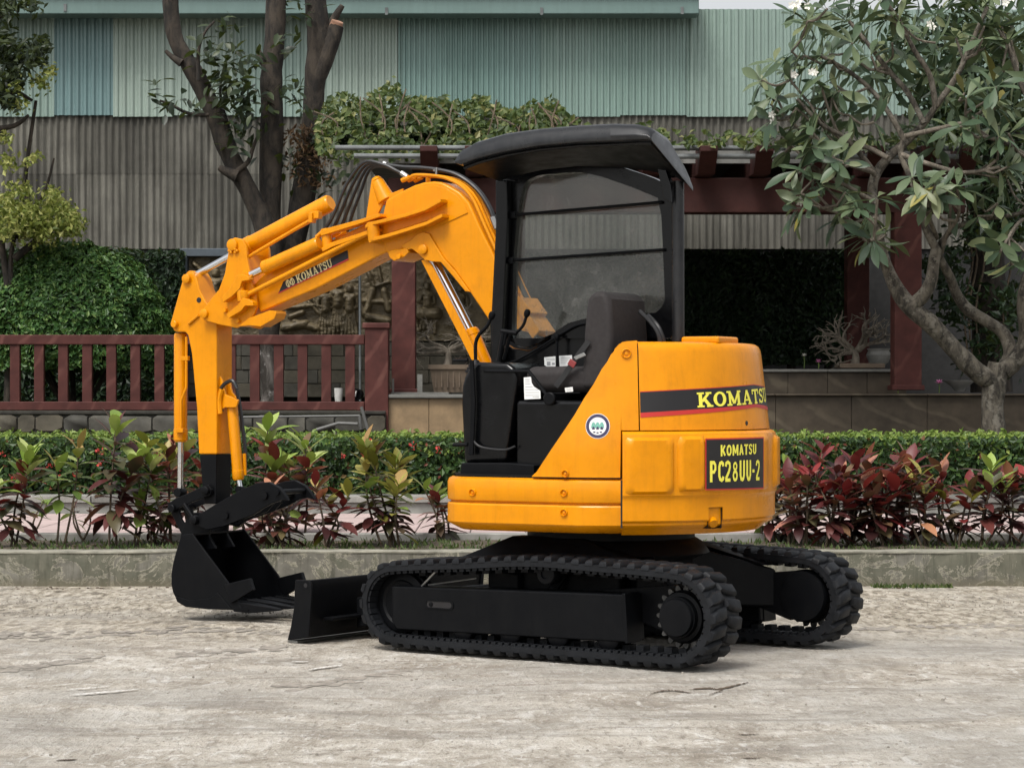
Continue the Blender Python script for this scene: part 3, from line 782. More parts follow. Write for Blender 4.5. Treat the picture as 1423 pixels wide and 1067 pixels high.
# ---- carved relief wall
DR = 28.0
RW = thing('relief_wall', 'wall of bronze coloured carved figure panels in a grey steel frame', 'wall', (-1.5, DR, .5))
def rwx(px): return P(px, 0, DR).x
def rwz(py): return P(0, py, DR).z
obj('frame_beam', MB().bx(rwx(252), rwx(470), DR - .12, DR + .05, rwz(357), rwz(346)), M_bluegrey, RW, smooth=0, bevel=.006)
obj('frame_post', MB().bx(rwx(252), rwx(262), DR - .12, DR + .05, rwz(560), rwz(357.5)), M_bluegrey, RW, smooth=0, bevel=.006)
obj('backing', MB().bx(rwx(250), rwx(690), DR + .10, DR + .4, .4, rwz(346)), M_mortar, RW, smooth=0)
def cap_(x, y, ax, ay, bx_, by_, r):
    dx, dy = bx_ - ax, by_ - ay; t = max(0, min(1, ((x - ax) * dx + (y - ay) * dy) / (dx * dx + dy * dy + 1e-9)))
    return math.hypot(x - ax - dx * t, y - ay - dy * t) - r
FIG = []
def figure(cx, top, h, flip=1):
    """head, trunk, arms and skirt as (ax, ay, bx, by, radius) in pixels"""
    s = h / 100
    FIG.extend([(cx, top + 8 * s, cx, top + 11 * s, 7 * s), (cx - 6 * s, top + 25 * s, cx + 6 * s, top + 26 * s, 8 * s), (cx, top + 30 * s, cx, top + 48 * s, 9 * s),
                (cx - 13 * s, top + 24 * s, cx - 15 * s, top + 42 * s, 4 * s), (cx - 15 * s, top + 42 * s, cx + 6 * s * flip, top + 46 * s, 3.5 * s), (cx + 13 * s, top + 24 * s, cx + 15 * s, top + 44 * s, 4 * s), (cx + 15 * s, top + 44 * s, cx - 2 * s, top + 50 * s, 3.5 * s)])
    for q in range(5): FIG.append((cx - 7 * s + q * 3.5 * s, top + 52 * s, cx - 15 * s + q * 7.5 * s, top + 98 * s, 3.4 * s))
figure(453, 394, 74); figure(470, 388, 74, -1); figure(486, 394, 74); figure(594, 392, 66); figure(300, 372, 80); figure(640, 396, 62, -1)
for a in ((400, 428, 436, 424, 3), (410, 448, 440, 456, 5), (395, 455, 425, 450, 6), (404, 440, 420, 434, 4), (436, 416, 446, 432, 2.5), (430, 420, 444, 436, 2.5), (512, 378, 520, 398, 3), (520, 398, 540, 392, 2.5), (526, 370, 530, 392, 2.5), (506, 418, 542, 420, 4), (512, 440, 540, 446, 6), (518, 404, 508, 436, 5), (534, 404, 540, 430, 5), (584, 436, 606, 436, 9), (576, 440, 582, 460, 3), (606, 440, 604, 462, 3), (420, 396, 432, 410, 4), (330, 380, 360, 374, 4), (330, 440, 380, 436, 5), (270, 366, 288, 384, 3.5), (560, 372, 572, 400, 3), (612, 378, 628, 390, 3)): FIG.append(a)
def relief_h(x, y):
    v = 0.0
    for ax, ay, bx_, by_, r in FIG:
        if min(ax, bx_) - r - 4 < x < max(ax, bx_) + r + 4 and min(ay, by_) - r - 4 < y < max(ay, by_) + r + 4:
            d = cap_(x, y, ax, ay, bx_, by_, r)
            if d < 0: v = max(v, math.sqrt(max(0, 1 - ((d + r) / r) ** 2)) * min(r, 7) * .011 + .012)
    return v + .016 * max(0, fbm(x * .05, y * .09, 1)) + .004 * fbm(x * .2, y * .25, 2)
for pa, pb in ((262.5, 384), (385, 498), (500, 578), (578.5, 690)):
    mb = MB(); nx = int((pb - pa) / .9); ny = 150
    mb.grid([[P(pa + (pb - pa) * i / nx, 357.5 + 116 * j / ny, DR) - V((0, relief_h(pa + (pb - pa) * i / nx, 357.5 + 116 * j / ny) * 1.5, 0)) for i in range(nx + 1)] for j in range(ny + 1)])
    obj('carved_panel', mb, M_relief, RW, smooth=180, fix=False)
blk = [mesh_of('stone_block', chamfer_box(1, 1, 1, .03), m) for m in (M_block, M_stone, M_block)]
for row in range(4):
    px = 262 + rnd(-15, 0); y0 = 476 + row * 19
    while px < 690:
        w = rnd(22, 44)
        M = Matrix.Translation((rwx(px + w / 2), DR + .03 + rnd(-.012, .012), rwz(y0 + 9.5))) @ Matrix.Diagonal(((w - .5) * DR / F, .2, 18.5 * DR / F, 1))
        clones('stone_block', random.choice(blk), None, RW, [M]); px += w
# garden lawn behind the railing
def grass_patch(name, x0, x1, y0, y1, z, n, h, rng, kind='stuff'):
    mb = MB()
    for _ in range(n):
        x, y = rng.uniform(x0, x1), rng.uniform(y0, y1)
        zz = z(x, y) if callable(z) else z
        hh = h * rng.uniform(.4, 1.3); a = rng.uniform(0, 6.28); w = .006 + .004 * rng.random()
        lx, ly = rng.gauss(0, .4) * hh, rng.gauss(0, .4) * hh
        b = len(mb.v)
        mb.v += [(x - w * math.cos(a), y - w * math.sin(a), zz), (x + w * math.cos(a), y + w * math.sin(a), zz), (x + lx * .5 + w * .7 * math.cos(a), y + ly * .5 + w * .7 * math.sin(a), zz + hh * .6), (x + lx, y + ly, zz + hh)]
        mb.f += [(b, b + 1, b + 2), (b, b + 2, b + 3)]
    o = obj(name, mb, M_grass, smooth=0, fix=False); o['kind'] = kind
    return o
rng = random.Random(17)
gz = lambda x, y: .76 + .15 * max(0, min(1, (y - 24.4) / 2.5))
obj('lawn_bank', MB().grid([[(x, y, gz(x, y)) for x in (-12, -5, -2, -.85)] for y in (24.3, 25, 26, 27, 28)]), M_soil, kind='structure', smooth=180, fix=False)
grass_patch('lawn_grass', -7.0, -.95, 24.35, 27.8, gz, 16000, .13, rng)
grass_patch('planter_grass', -5.2, 5.2, YK + .18, YP - .08, .15, 5500, .034, rng)
grass_patch('kerb_weeds', 2.25, 2.75, YK - .16, YK - .01, -.012, 260, .024, rng)
# loose things on the planter soil and on the concrete
def debris(name, n, x0, x1, y0, y1, z, smin, smax, mat, rng, flat=.5):
    mb = MB()
    for _ in range(n):
        x, y = rng.uniform(x0, x1), rng.uniform(y0, y1); s = rng.uniform(smin, smax)
        vs = []
        for k in range(6):
            a = 2 * math.pi * k / 6; vs.append((x + s * math.cos(a) * rng.uniform(.6, 1.2), y + s * math.sin(a) * rng.uniform(.6, 1.2), z + s * flat * .15))
        vs.append((x, y, z + s * flat)); b = len(mb.v); mb.v += vs + [(v[0], v[1], z - .006) for v in vs[:6]]
        mb.f += [(b + k, b + (k + 1) % 6, b + 6) for k in range(6)] + [(b + 7 + k, b + 7 + (k + 1) % 6, b + (k + 1) % 6, b + k) for k in range(6)]
    o = obj(name, mb, mat, smooth=0, fix=False); o['kind'] = 'stuff'
rng = random.Random(23)
debris('gravel', 2600, -4.2, 4.2, 13.2, 15.32, -.009, .003, .007, M_pebble, rng)
debris('gravel', 260, -3, 3, 8.2, 13, -.009, .003, .007, M_pebble, rng)
debris('dirt_crumbs', 120, -4, 4, 15.1, 15.34, -.008, .006, .014, M_litter, rng, .25)
debris('planter_litter', 420, -4.5, 4.5, YK + .2, YP - .1, .155, .008, .03, M_litter, rng, .25)

def flat_marks(name, runs, mat, rng, z=.004):
    for pts, w in runs:
        mb = MB(); c = [G(x, y) for x, y in pts]; L, Rr = [], []
        n = 44
        path = smooth_path_(c, max(2, n // (len(c) - 1)))
        for i, p in enumerate(path):
            k = i / (len(path) - 1); ww = w * math.sin(math.pi * min(.98, max(.02, k))) ** .5 * rng.uniform(.2, 1.15)
            zz = z + .010 * fbm(p.x * 1.3, p.y * 1.3) - .012
            L.append(V((p.x, p.y - ww, zz))); Rr.append(V((p.x, p.y + ww, zz)))
        mb.grid([L, Rr]); obj(name, mb, mat, smooth=180, fix=False, kind='structure')
flat_marks('paint_streak', [([(70, 951), (95, 948.5), (119, 945.5)], .012), ([(97, 957.5), (125, 954.5), (152, 950)], .016), ([(97, 966.5), (140, 961.5), (196, 955)], .020), ([(404, 917.5), (428, 917)], .02), ([(428, 928), (450, 925), (475, 922.5)], .03)], M_conc_white, rng, .008)
flat_marks('mud_stain', [([(905, 961), (930, 957), (960, 959.5)], .022), ([(958, 955), (985, 952), (1000, 953), (1040, 945)], .035), ([(985, 961), (1005, 955)], .02), ([(1025, 1017), (1055, 1016)], .012), ([(1030, 1049), (1058, 1048)], .012), ([(78, 1050), (108, 1048.5)], .018), ([(1270, 943), (1296, 941)], .01), ([(1256, 935), (1276, 933)], .01)], M_litter, rng)

# prints left by the rubber tracks
mb = MB()
for pts in ([(-10, 884), (120, 880), (230, 874), (340, 873), (480, 879)], [(-10, 879), (150, 874), (300, 868)], [(-10, 926), (60, 920), (130, 913)], [(385, 951), (470, 942), (560, 927)], [(250, 905), (330, 902), (390, 898)], [(1180, 872), (1300, 866), (1430, 868)]):
    path_ = smooth_path_([G(x, y) for x, y in pts], 40)
    for p in path_:
        if rng.random() < .38: continue
        q = p + V((rng.gauss(0, .012), rng.gauss(0, .07), 0)); s = rng.uniform(.010, .034); t_ = rng.uniform(.03, .10); sk = rng.uniform(-.02, .03)
        zz = -.010 + .010 * fbm(q.x * 1.3, q.y * 1.3)
        mb.add([q + V((-s, -t_ * .5, zz)), q + V((s * .6, -t_ * .6, zz)), q + V((s + sk, t_ * .3, zz)), q + V((s * .2 + sk, t_ * .6, zz)), q + V((-s * .8 + sk, t_ * .4, zz))], [(0, 1, 2, 3, 4)])
o = obj('track_prints', mb, M_print, smooth=0, fix=False); o['kind'] = 'stuff'

# ---- clipped bushes behind the railing
def shell_leaves(mb, n, fn, size, rng, aspect=.55, flat=.55):
    pts, nor = [], []
    for _ in range(n):
        p, q = fn(rng); pts.append(p); nor.append(q)
    leaf_cloud(mb, pts, size, rng, nor, aspect, flat)
rng = random.Random(31)
bc = P(104, 556, 25.6); bush = thing('round_bush', 'big rounded glossy green bush behind the maroon railing', 'bush', bc)
def dome(rng, r=1.0):
    a, u = rng.uniform(0, 2 * math.pi), rng.uniform(-.35, 1.0) 
    s = math.sqrt(max(0, 1 - u * u)); n = V((s * math.cos(a), s * math.sin(a), u))
    k = 1 + .09 * fbm(n.x * 2.6, n.y * 2.6, n.z * 2.6) + .05 * fbm(n.x * 8, n.z * 8, 1)
    p = V((bc.x, bc.y, P(0, 470, 25.6).z)) + V((n.x * 1.0, n.y * .85, n.z * .98)) * (k * (1 - .10 * rng.random() ** 2)) * r
    return p, (n.x, n.y, n.z + .25)
mb = MB(); shell_leaves(mb, 24000, dome, .068, rng, .5, .6)
o = obj('bush_foliage', mb, M_leaf_bush, bush, smooth=0, fix=False); o['kind'] = 'stuff'
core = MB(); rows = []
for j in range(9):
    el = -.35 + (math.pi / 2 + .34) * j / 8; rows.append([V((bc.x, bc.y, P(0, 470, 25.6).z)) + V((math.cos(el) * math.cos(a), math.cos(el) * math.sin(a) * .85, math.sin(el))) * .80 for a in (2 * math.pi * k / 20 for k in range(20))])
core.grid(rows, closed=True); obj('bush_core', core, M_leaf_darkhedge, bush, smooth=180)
mb = MB()
for k in range(7):
    a = k * .9; mb.tube([bc + V((.12 * math.cos(a), .1 * math.sin(a), -.05)), bc + V((.35 * math.cos(a), .3 * math.sin(a), .32))], .03, 6)
obj('bush_stems', mb, M_bark_dark, bush)
def box_hedge(name, label, pa, pb, ytop, ybot, d, depth, size, n, mat, seed):
    rr = random.Random(seed)
    x0, x1, zt, zb = P(pa, 0, d).x, P(pb, 0, d).x, P(0, ytop, d).z, P(0, ybot, d).z
    o = thing(name, label, 'hedge', ((x0 + x1) / 2, d, zb))
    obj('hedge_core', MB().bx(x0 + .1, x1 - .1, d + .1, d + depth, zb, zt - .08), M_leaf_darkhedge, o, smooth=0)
    mb = MB()
    def f(r):
        q = r.random()
        x = r.uniform(x0, x1); z = r.uniform(zb, zt)
        if q < .78: p, nn = V((x, d + .10 * fbm(x * 2, z * 2, 3) + r.uniform(-.02, .1), z)), (0, -1, .35)
        elif q < .9: p, nn = V((x, d + r.random() * depth, zt + .05 * fbm(x * 3, 1, 1) + r.uniform(-.05, .04))), (0, -.2, 1)
        else: s = r.random() < .5; p, nn = V((x0 if s else x1, d + r.random() * depth, z)), ((-1 if s else 1), -.2, .2)
        return p, nn
    shell_leaves(mb, n, f, size, rr)
    f = obj('hedge_foliage', mb, mat, o, smooth=0, fix=False); f['kind'] = 'stuff'
    return o
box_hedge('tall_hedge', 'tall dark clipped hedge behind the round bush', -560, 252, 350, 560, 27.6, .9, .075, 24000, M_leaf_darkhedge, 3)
h2 = box_hedge('tall_hedge', 'very dark hedge standing under the pergola behind the excavator seat', 930, 1185, 352, 506, 30.5, .9, .085, 10000, M_leaf_darkhedge, 4)  # real hedge on top; lower leaves added to fill the black shade beneath
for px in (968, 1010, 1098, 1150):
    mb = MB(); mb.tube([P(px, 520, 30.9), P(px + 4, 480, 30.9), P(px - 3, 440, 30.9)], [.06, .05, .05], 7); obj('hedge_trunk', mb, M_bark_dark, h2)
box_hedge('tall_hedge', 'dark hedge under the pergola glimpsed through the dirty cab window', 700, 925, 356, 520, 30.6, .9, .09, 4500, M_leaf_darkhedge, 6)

# ---- trees
def limb(mb, pts, d, widths, n=10, dj=None, rr=None):
    ds = dj or [0] * len(pts)
    path = [P(x, y, d + q) for (x, y), q in zip(pts, ds)]
    p = smooth_path_(path, 4); m = len(p)
    rs = []
    for i in range(m):
        k = i / 4; j = min(int(k), len(widths) - 2); f = k - j
        r = (widths[j] + (widths[min(j + 1, len(widths) - 1)] - widths[j]) * f) / 2 * d / F
        rs.append(r * (1 + (.10 * noise.noise(p[i] * 6) if n > 6 else 0)))
    mb.tube(p, rs, n); return p
rng = random.Random(41)
tA = thing('pruned_tree', 'hard pruned dark tree with three trunks, sparse leaves and a whitewashed foot', 'tree', P(374, 560, 26.2))
mb = MB(); limb(mb, [(372, 572), (374, 545), (372, 510), (374, 465)], 26.2, [27, 22, 21, 28], 12); obj('whitewashed_trunk', mb, M_bark_white, tA, smooth=60)
mb = MB(); limb(mb, [(374, 470), (374, 420), (376, 345), (366, 310), (346, 266), (325, 228), (313, 200), (302, 168), (276, 112), (246, 60), (238, 20), (236, -30)], 26.2, [30, 32, 32, 30, 26, 27, 28, 27, 26, 23, 22, 22], 12)
limb(mb, [(330, 245), (318, 240), (304, 233)], 26.1, [20, 14, 7], 8); limb(mb, [(252, 88), (240, 80), (230, 71)], 26.1, [12, 8, 5], 7); limb(mb, [(330, 238), (345, 225), (352, 205), (360, 185)], 26.1, [9, 7, 5, 4], 7)
limb(mb, [(290, 160), (262, 158), (238, 146), (222, 140)], 26.0, [6, 5, 4, 3], 6); limb(mb, [(276, 112), (276, 70), (285, 45), (298, 30)], 26.0, [7, 5, 4, 3], 6); limb(mb, [(340, 250), (318, 180), (306, 130), (312, 90)], 26.4, [7, 6, 4, 3], 6)
obj('trunk', mb, M_bark_dark, tA, smooth=60)
def leaf_mesh(name, mat, L, W, nseg=4, curl=.18, fold=.22, tip=.6):
    """a pointed leaf lying along +X, 2*nseg quads, with a folded midrib and a drooping tip"""
    mb = MB(); rows = []
    for k in range(nseg + 1):
        s = k / nseg; w = W / 2 * max(.06, math.sin(math.pi * min(1, s ** tip)) ** .85) if k < nseg else .0
        z = -curl * L * s * s
        rows.append([(L * s, -w, z + fold * w), (L * s, 0, z), (L * s, w, z + fold * w)])
    mb.grid(rows); me = bpy.data.meshes.new(name); me.from_pydata(mb.v, [], mb.f); me.materials.append(mat); me.shade_smooth()
    return me
def aim(p, d, up, s=1.0, roll=0.0):
    d = V(d).normalized(); up = V(up); w = up.cross(d)
    w = w.normalized() if w.length > 1e-5 else d.orthogonal().normalized()
    n = d.cross(w)
    M = Matrix((( d.x, w.x, n.x, p[0]), (d.y, w.y, n.y, p[1]), (d.z, w.z, n.z, p[2]), (0, 0, 0, 1)))
    return M @ Matrix.Rotation(roll, 4, 'X') @ Matrix.Scale(s, 4)
tl = [leaf_mesh('leaf', M_leaf_tree, .15, .066, 3, c, .2, .9) for c in (.1, .3)]
def spray(center_px, n, spread, d, parent, meshes, rng, sc=1.0, name='leaf'):
    for _ in range(int(n * 1.5)):
        x, y = center_px[0] + rng.gauss(0, spread), center_px[1] + rng.gauss(0, spread * .9)
        p = P(x, y, d + rng.gauss(0, .12))
        dr = V((rng.gauss(0, 1), rng.gauss(-.2, .6), rng.gauss(-.3, .5)))
        clones(name, rng.choice(meshes), None, parent, [aim(p, dr, (rng.gauss(0, .4), rng.gauss(-.3, .4), 1), sc * rng.uniform(.7, 1.2), rng.uniform(-.5, .5))])
for c, n, s in (((226, 138), 14, 12), ((262, 146), 10, 12), ((290, 60), 14, 13), ((318, 42), 12, 10), ((318, 90), 20, 15), ((300, 118), 22, 16), ((332, 140), 26, 15), ((345, 115), 16, 12), ((330, 170), 20, 14), ((328, 205), 10, 10), ((400, 62), 10, 10), ((405, 120), 12, 11), ((350, 90), 12, 12), ((415, 150), 10, 10)): spray(c, n, s, 26.0, tA, tl, rng)
tB = tC = tA
mb = MB(); limb(mb, [(375, 450), (378, 400), (376, 310), (376, 240), (378, 160), (377, 110), (382, 50), (384, -30)], 26.4, [22, 30, 30, 32, 34, 32, 28, 27], 12); limb(mb, [(370, 90), (362, 80), (360, 70)], 26.5, [14, 12, 5], 8)
obj('trunk', mb, M_bark_dark, tB, smooth=60)
mb = MB(); limb(mb, [(377, 450), (396, 380), (416, 300), (427, 235), (434, 170), (438, 110), (444, 60), (440, 20), (436, -30)], 26.6, [22, 32, 34, 32, 30, 30, 36, 32, 30], 12); limb(mb, [(436, 135), (444, 104), (456, 72), (468, 36)], 26.55, [14, 23, 24, 20], 10); limb(mb, [(444, 60), (468, 20), (476, 8)], 26.6, [14, 10, 7], 8)
obj('trunk', mb, M_bark_dark, tC, smooth=60)
mb = MB(); a, b = P(466.5, 38, 26.55), P(469, 30, 26.53); mb.cyl(a, b, .074, .066, 12); obj('sawn_end', mb, plain('sawn_wood', (0.36, 0.20, 0.13), .8, var=.2), tC)
mb = MB(); pts = []
for _ in range(420):
    x = rng.gauss(422, 14); y = rng.uniform(175, 260); pts.append(P(x + (y - 175) * .12, y, 26.5 + rng.gauss(0, .15)))
leaf_cloud(mb, pts, .085, rng, None, .4); o = obj('dry_foliage', mb, M_leaf_brown, tC, smooth=0, fix=False); o['kind'] = 'stuff'
spray((400, 230), 24, 18, 26.5, tC, tl, rng); spray((330, 130), 30, 22, 26.2, tA, tl, rng); spray((345, 165), 24, 18, 26.2, tA, tl, rng); spray((300, 80), 16, 16, 26.2, tA, tl, rng); spray((412, 10), 18, 14, 26.5, tC, tl, rng); spray((470, 230), 20, 18, 26.6, tC, tl, rng); spray((440, 190), 12, 12, 26.5, tC, tl, rng)

# foliage at the upper left and the yellowish shrub under it
tD = thing('leafy_tree', 'leafy dark green tree whose branch ends reach in from the left', 'tree', P(-90, 560, 25))
mb = MB(); limb(mb, [(-95, 565), (-90, 400), (-85, 250), (-70, 120), (-60, -30)], 25, [60, 54, 48, 40, 30], 12)
for pts in ([(-80, 200), (-30, 150), (20, 100), (50, 70)], [(-85, 240), (-40, 190), (10, 130), (45, 140)], [(-70, 120), (-20, 40), (15, 15), (40, 5)], [(-85, 260), (-30, 190), (20, 175), (40, 160)]): limb(mb, pts, 25, [14, 10, 7, 4], 7)
obj('trunk', mb, M_bark_dark, tD, smooth=60)
rng = random.Random(51)
mb = MB(); pts = []
for cx, cy, s, n in ((8, 10, 15, 170), (40, 4, 14, 130), (5, 65, 16, 230), (35, 75, 15, 210), (60, 62, 9, 110), (15, 105, 16, 220), (48, 80, 12, 130), (10, 140, 12, 120), (-15, 60, 22, 260), (-10, 120, 20, 220)):
    pts += [P(rng.gauss(cx, s * .62), rng.gauss(cy, s * .6), 24.9 + rng.gauss(0, .25)) for _ in range(n)]
leaf_cloud(mb, pts, .10, rng, None, .45); o = obj('crown', mb, M_leaf_tree, tD, smooth=0, fix=False); o['kind'] = 'stuff'
tE = thing('garden_shrub', 'loose yellow green shrub above the round bush', 'shrub', P(20, 560, 25.2))
mb = MB()
for pts in ([(10, 565), (14, 420), (20, 330), (60, 270), (75, 220)], [(14, 420), (0, 320), (-10, 220), (5, 180)], [(20, 360), (70, 320), (105, 300)], [(20, 330), (40, 290), (35, 250), (50, 140)]): limb(mb, pts, 25.1, [12, 9, 7, 5, 3][:len(pts)], 6)
obj('trunk', mb, M_bark_dark, tE, smooth=60)
mb = MB(); pts = []
for cx, cy, s, n in ((5, 290, 22, 330), (40, 300, 22, 420), (75, 290, 20, 330), (100, 315, 16, 220), (40, 312, 16, 180), (85, 314, 13, 120), (0, 322, 18, 200), (30, 265, 16, 130), (72, 270, 11, 90), (10, 225, 14, 90), (95, 300, 14, 260), (60, 320, 22, 400), (20, 310, 22, 400), (50, 220, 8, 30), (8, 190, 10, 50), (25, 145, 12, 80), (55, 115, 12, 80), (70, 100, 9, 50), (22, 120, 9, 50), (38, 225, 8, 24)):
    pts += [P(rng.gauss(cx, s * .6), rng.gauss(cy, s * .55), 24.9 + rng.gauss(0, .3)) for _ in range(n)]
leaf_cloud(mb, pts, .068, rng, None, .55); o = obj('crown', mb, M_leaf_yellow, tE, smooth=0, fix=False); o['kind'] = 'stuff'

# dark trees at the far right
tF = thing('dark_tree', 'dark leafy tree with hanging vines behind the frangipani', 'tree', P(1375, 540, 27.5))
mb = MB(); limb(mb, [(1378, 545), (1376, 440), (1372, 340), (1380, 240), (1395, 120), (1400, 20)], 27.5, [56, 50, 46, 36, 26, 16], 12); limb(mb, [(1374, 340), (1345, 260), (1320, 180)], 27.5, [24, 18, 10], 8); limb(mb, [(1378, 260), (1410, 190), (1440, 120)], 27.5, [22, 16, 10], 8)
obj('trunk', mb, M_bark_dark, tF, smooth=60)
mb = MB()
for x0 in (1352, 1362, 1400, 1346): limb(mb, [(x0, 230), (x0 - 8, 310), (x0 + 6, 360), (x0 - 6, 430), (x0, 500)], 27.1, [3, 3, 3, 3, 2.5], 5)
obj('hanging_vine', mb, M_stem, tF)
rng = random.Random(61)
mb = MB(); pts = []
for cx, cy, s, n in ((1330, 170, 34, 800), (1385, 150, 36, 800), (1420, 220, 30, 600), (1345, 240, 30, 600), (1390, 285, 26, 500), (1300, 215, 24, 360), (1360, 320, 20, 260), (1420, 90, 32, 500), (1340, 90, 34, 500), (1410, 320, 20, 260), (1290, 130, 24, 260), (1270, 60, 30, 300), (1350, 20, 34, 400), (1330, 420, 26, 260), (1405, 420, 26, 300), (1380, 480, 30, 300), (1310, 370, 24, 220)):
    pts += [P(rng.gauss(cx, s * .7), rng.gauss(cy, s * .62), 27.2 + rng.gauss(0, .5)) for _ in range(n)]
leaf_cloud(mb, pts, .115, rng, None, .5); o = obj('crown', mb, M_leaf_darkhedge, tF, smooth=0, fix=False); o['kind'] = 'stuff'

# ---- frangipani
rng = random.Random(71)
DF = 22.9
FR = thing('frangipani_tree', 'gnarled grey frangipani with leaf rosettes and white blossoms in front of the pond', 'tree', P(1382, 620, DF))
mb = MB()
limb(mb, [(1381, 640), (1381, 600), (1379, 560), (1384, 525), (1388, 505)], DF, [36, 33, 31, 33, 28], 14)
obj('trunk', mb, M_bark_grey, FR, smooth=60)
tips = []
def branch(pts, ws, dj=None, n=9, name='limb'):
    mb = MB(); p = limb(mb, pts, DF, ws, n, dj); obj(name, mb, M_bark_grey if ws[0] > 8 else M_twig, FR, smooth=60)
    return p
branch([(1384, 530), (1362, 520), (1338, 498), (1312, 470), (1290, 447), (1268, 430), (1250, 408), (1236, 380), (1224, 345), (1216, 310), (1212, 275), (1216, 245), (1234, 220), (1258, 198), (1284, 172), (1300, 148)], [30, 28, 27, 24, 26, 24, 22, 17, 15, 14, 15, 14, 13, 12, 10, 8], [0, -.05, -.12, -.15, -.2, -.2, -.2, -.2, -.2, -.2, -.1, 0, 0, .1, .1, .1], 12)
branch([(1262, 428), (1282, 412), (1294, 390), (1298, 362), (1302, 345)], [22, 19, 17, 17, 16], [-.2, -.25, -.3, -.3, -.3], 10)
branch([(1302, 348), (1290, 325), (1281, 300), (1272, 265), (1262, 240), (1252, 215), (1256, 190)], [13, 11, 10, 9, 8, 8, 7], [-.3, -.3, -.3, -.3, -.25, -.2, -.2])
branch([(1390, 520), (1404, 495), (1396, 465), (1372, 447), (1345, 430), (1330, 410), (1320, 385), (1308, 362), (1300, 342)], [24, 21, 18, 16, 17, 14, 13, 11, 10], [0, .05, .1, .1, .05, 0, -.1, -.2, -.25], 10)
branch([(1394, 515), (1412, 500), (1428, 470), (1426, 430), (1428, 400), (1440, 370), (1470, 330), (1480, 270)], [26, 25, 25, 26, 24, 22, 18, 15], [0, 0, -.05, -.1, -.1, -.1, -.1, -.1], 10)
subs = [
    ([(1218, 245), (1196, 215), (1172, 190), (1140, 172), (1108, 138)], [9, 8, 7, 6, 5], -.3), ([(1234, 220), (1205, 205), (1170, 200), (1135, 195), (1105, 175)], [8, 7, 6, 5, 4], .4),
    ([(1216, 240), (1190, 232), (1160, 222), (1128, 205)], [8, 7, 5, 4], -.5), ([(1258, 198), (1240, 165), (1215, 130), (1180, 100), (1140, 78)], [9, 8, 7, 6, 5], -.1), ([(1284, 172), (1262, 130), (1232, 95), (1205, 60), (1180, 30)], [9, 8, 7, 6, 5], .3),
    ([(1300, 148), (1292, 105), (1270, 70), (1250, 30), (1225, -5)], [9, 8, 7, 6, 5], -.3), ([(1300, 148), (1330, 105), (1350, 60), (1372, 10)], [9, 8, 7, 6], 0), ([(1256, 190), (1300, 180), (1345, 168), (1385, 140)], [8, 7, 6, 5], -.4),
    ([(1212, 280), (1190, 266), (1160, 250), (1125, 232)], [8, 6, 5, 4], -.2), ([(1232, 350), (1205, 328), (1180, 305), (1152, 292), (1120, 284)], [8, 7, 5, 4, 3], -.4), ([(1302, 345), (1325, 318), (1362, 306), (1400, 300), (1440, 292)], [9, 7, 6, 6, 5], -.3),
    ([(1308, 352), (1316, 325), (1332, 300), (1330, 262)], [7, 6, 5, 4], -.5), ([(1236, 372), (1222, 355), (1212, 332)], [8, 7, 6], -.6), ([(1252, 215), (1290, 228), (1340, 240), (1390, 232)], [8, 7, 6, 5], -.5),
    ([(1480, 270), (1440, 230), (1400, 200), (1365, 190)], [10, 8, 7, 5], -.4), ([(1480, 270), (1450, 180), (1420, 120), (1400, 60)], [11, 9, 7, 6], 0), ([(1302, 330), (1290, 300), (1288, 275)], [7, 6, 5], -.7), ([(1440, 300), (1415, 310), (1390, 350)], [6, 5, 4], -.7),
]
for pts, ws, dz in subs:
    dj = [dz * k / (len(pts) - 1) - .2 for k in range(len(pts))]
    p = branch(pts, ws, dj, 7)
    e = p[-1]; d0 = (p[-1] - p[-4]).normalized(); tips.append((e, d0))
    for q in range(3):
        b = p[int(len(p) * rng.uniform(.45, .98)) - 1]
        dd = (d0 + V((rng.gauss(0, .7), rng.gauss(-.1, .6), rng.gauss(.15, .5)))).normalized(); L = rng.uniform(.16, .42)
        m_ = MB(); mid = b + dd * L * .5 + V((0, 0, -.02)); e2 = b + dd * L + V((rng.gauss(0, .05), rng.gauss(0, .05), .05))
        m_.tube([b, mid, e2], [.016, .013, .012], 6); obj('twig', m_, M_twig, FR, smooth=60); tips.append((e2, (e2 - mid).normalized()))
        if q == 0:
            dd2 = (dd + V((rng.gauss(0, .8), rng.gauss(0, .6), rng.gauss(0, .6)))).normalized(); e3 = mid + dd2 * rng.uniform(.15, .3)
            m_ = MB(); m_.tube([mid, e3], [.012, .010], 6); obj('twig', m_, M_twig, FR, smooth=60); tips.append((e3, dd2))
for x, y in ((1058, 112), (1072, 132), (1072, 166), (1086, 190), (1108, 236), (1130, 250), (1150, 262), (1188, 282), (1200, 306), (1214, 332), (1232, 326), (1345, 262), (1366, 290), (1130, 150), (1160, 118), (1100, 72), (1122, 30), (1150, 12), (1096, 205), (1165, 300), (1290, 255), (1320, 280), (1400, 250), (1180, 160), (1215, 170), (1185, 60), (1240, 60), (1300, 60), (1340, 130), (1395, 100)):
    e = P(x, y, DF - .35 + rng.uniform(-.3, .3))
    n_ = min(tips, key=lambda q: (q[0] - e).length)[0]
    m_ = MB(); mid = n_.lerp(e, .55) + V((rng.gauss(0, .03), 0, -.05)); m_.tube(smooth_path_([n_, mid, e], 3), .011, 6); obj('twig', m_, M_twig, FR, smooth=60)
    tips.append((e, ((e - mid).normalized() + V((-.2 if x < 1200 else .1, -.3, .1))).normalized()))
fl_ = [leaf_mesh('leaf', M_leaf_frangi, .30, .084, 6, c, .25, 1.45) for c in (.06, .16, .30)]
fsmall = MB(); nobj = 0
tips.sort(key=lambda t_: t_[0].y)
allL = []
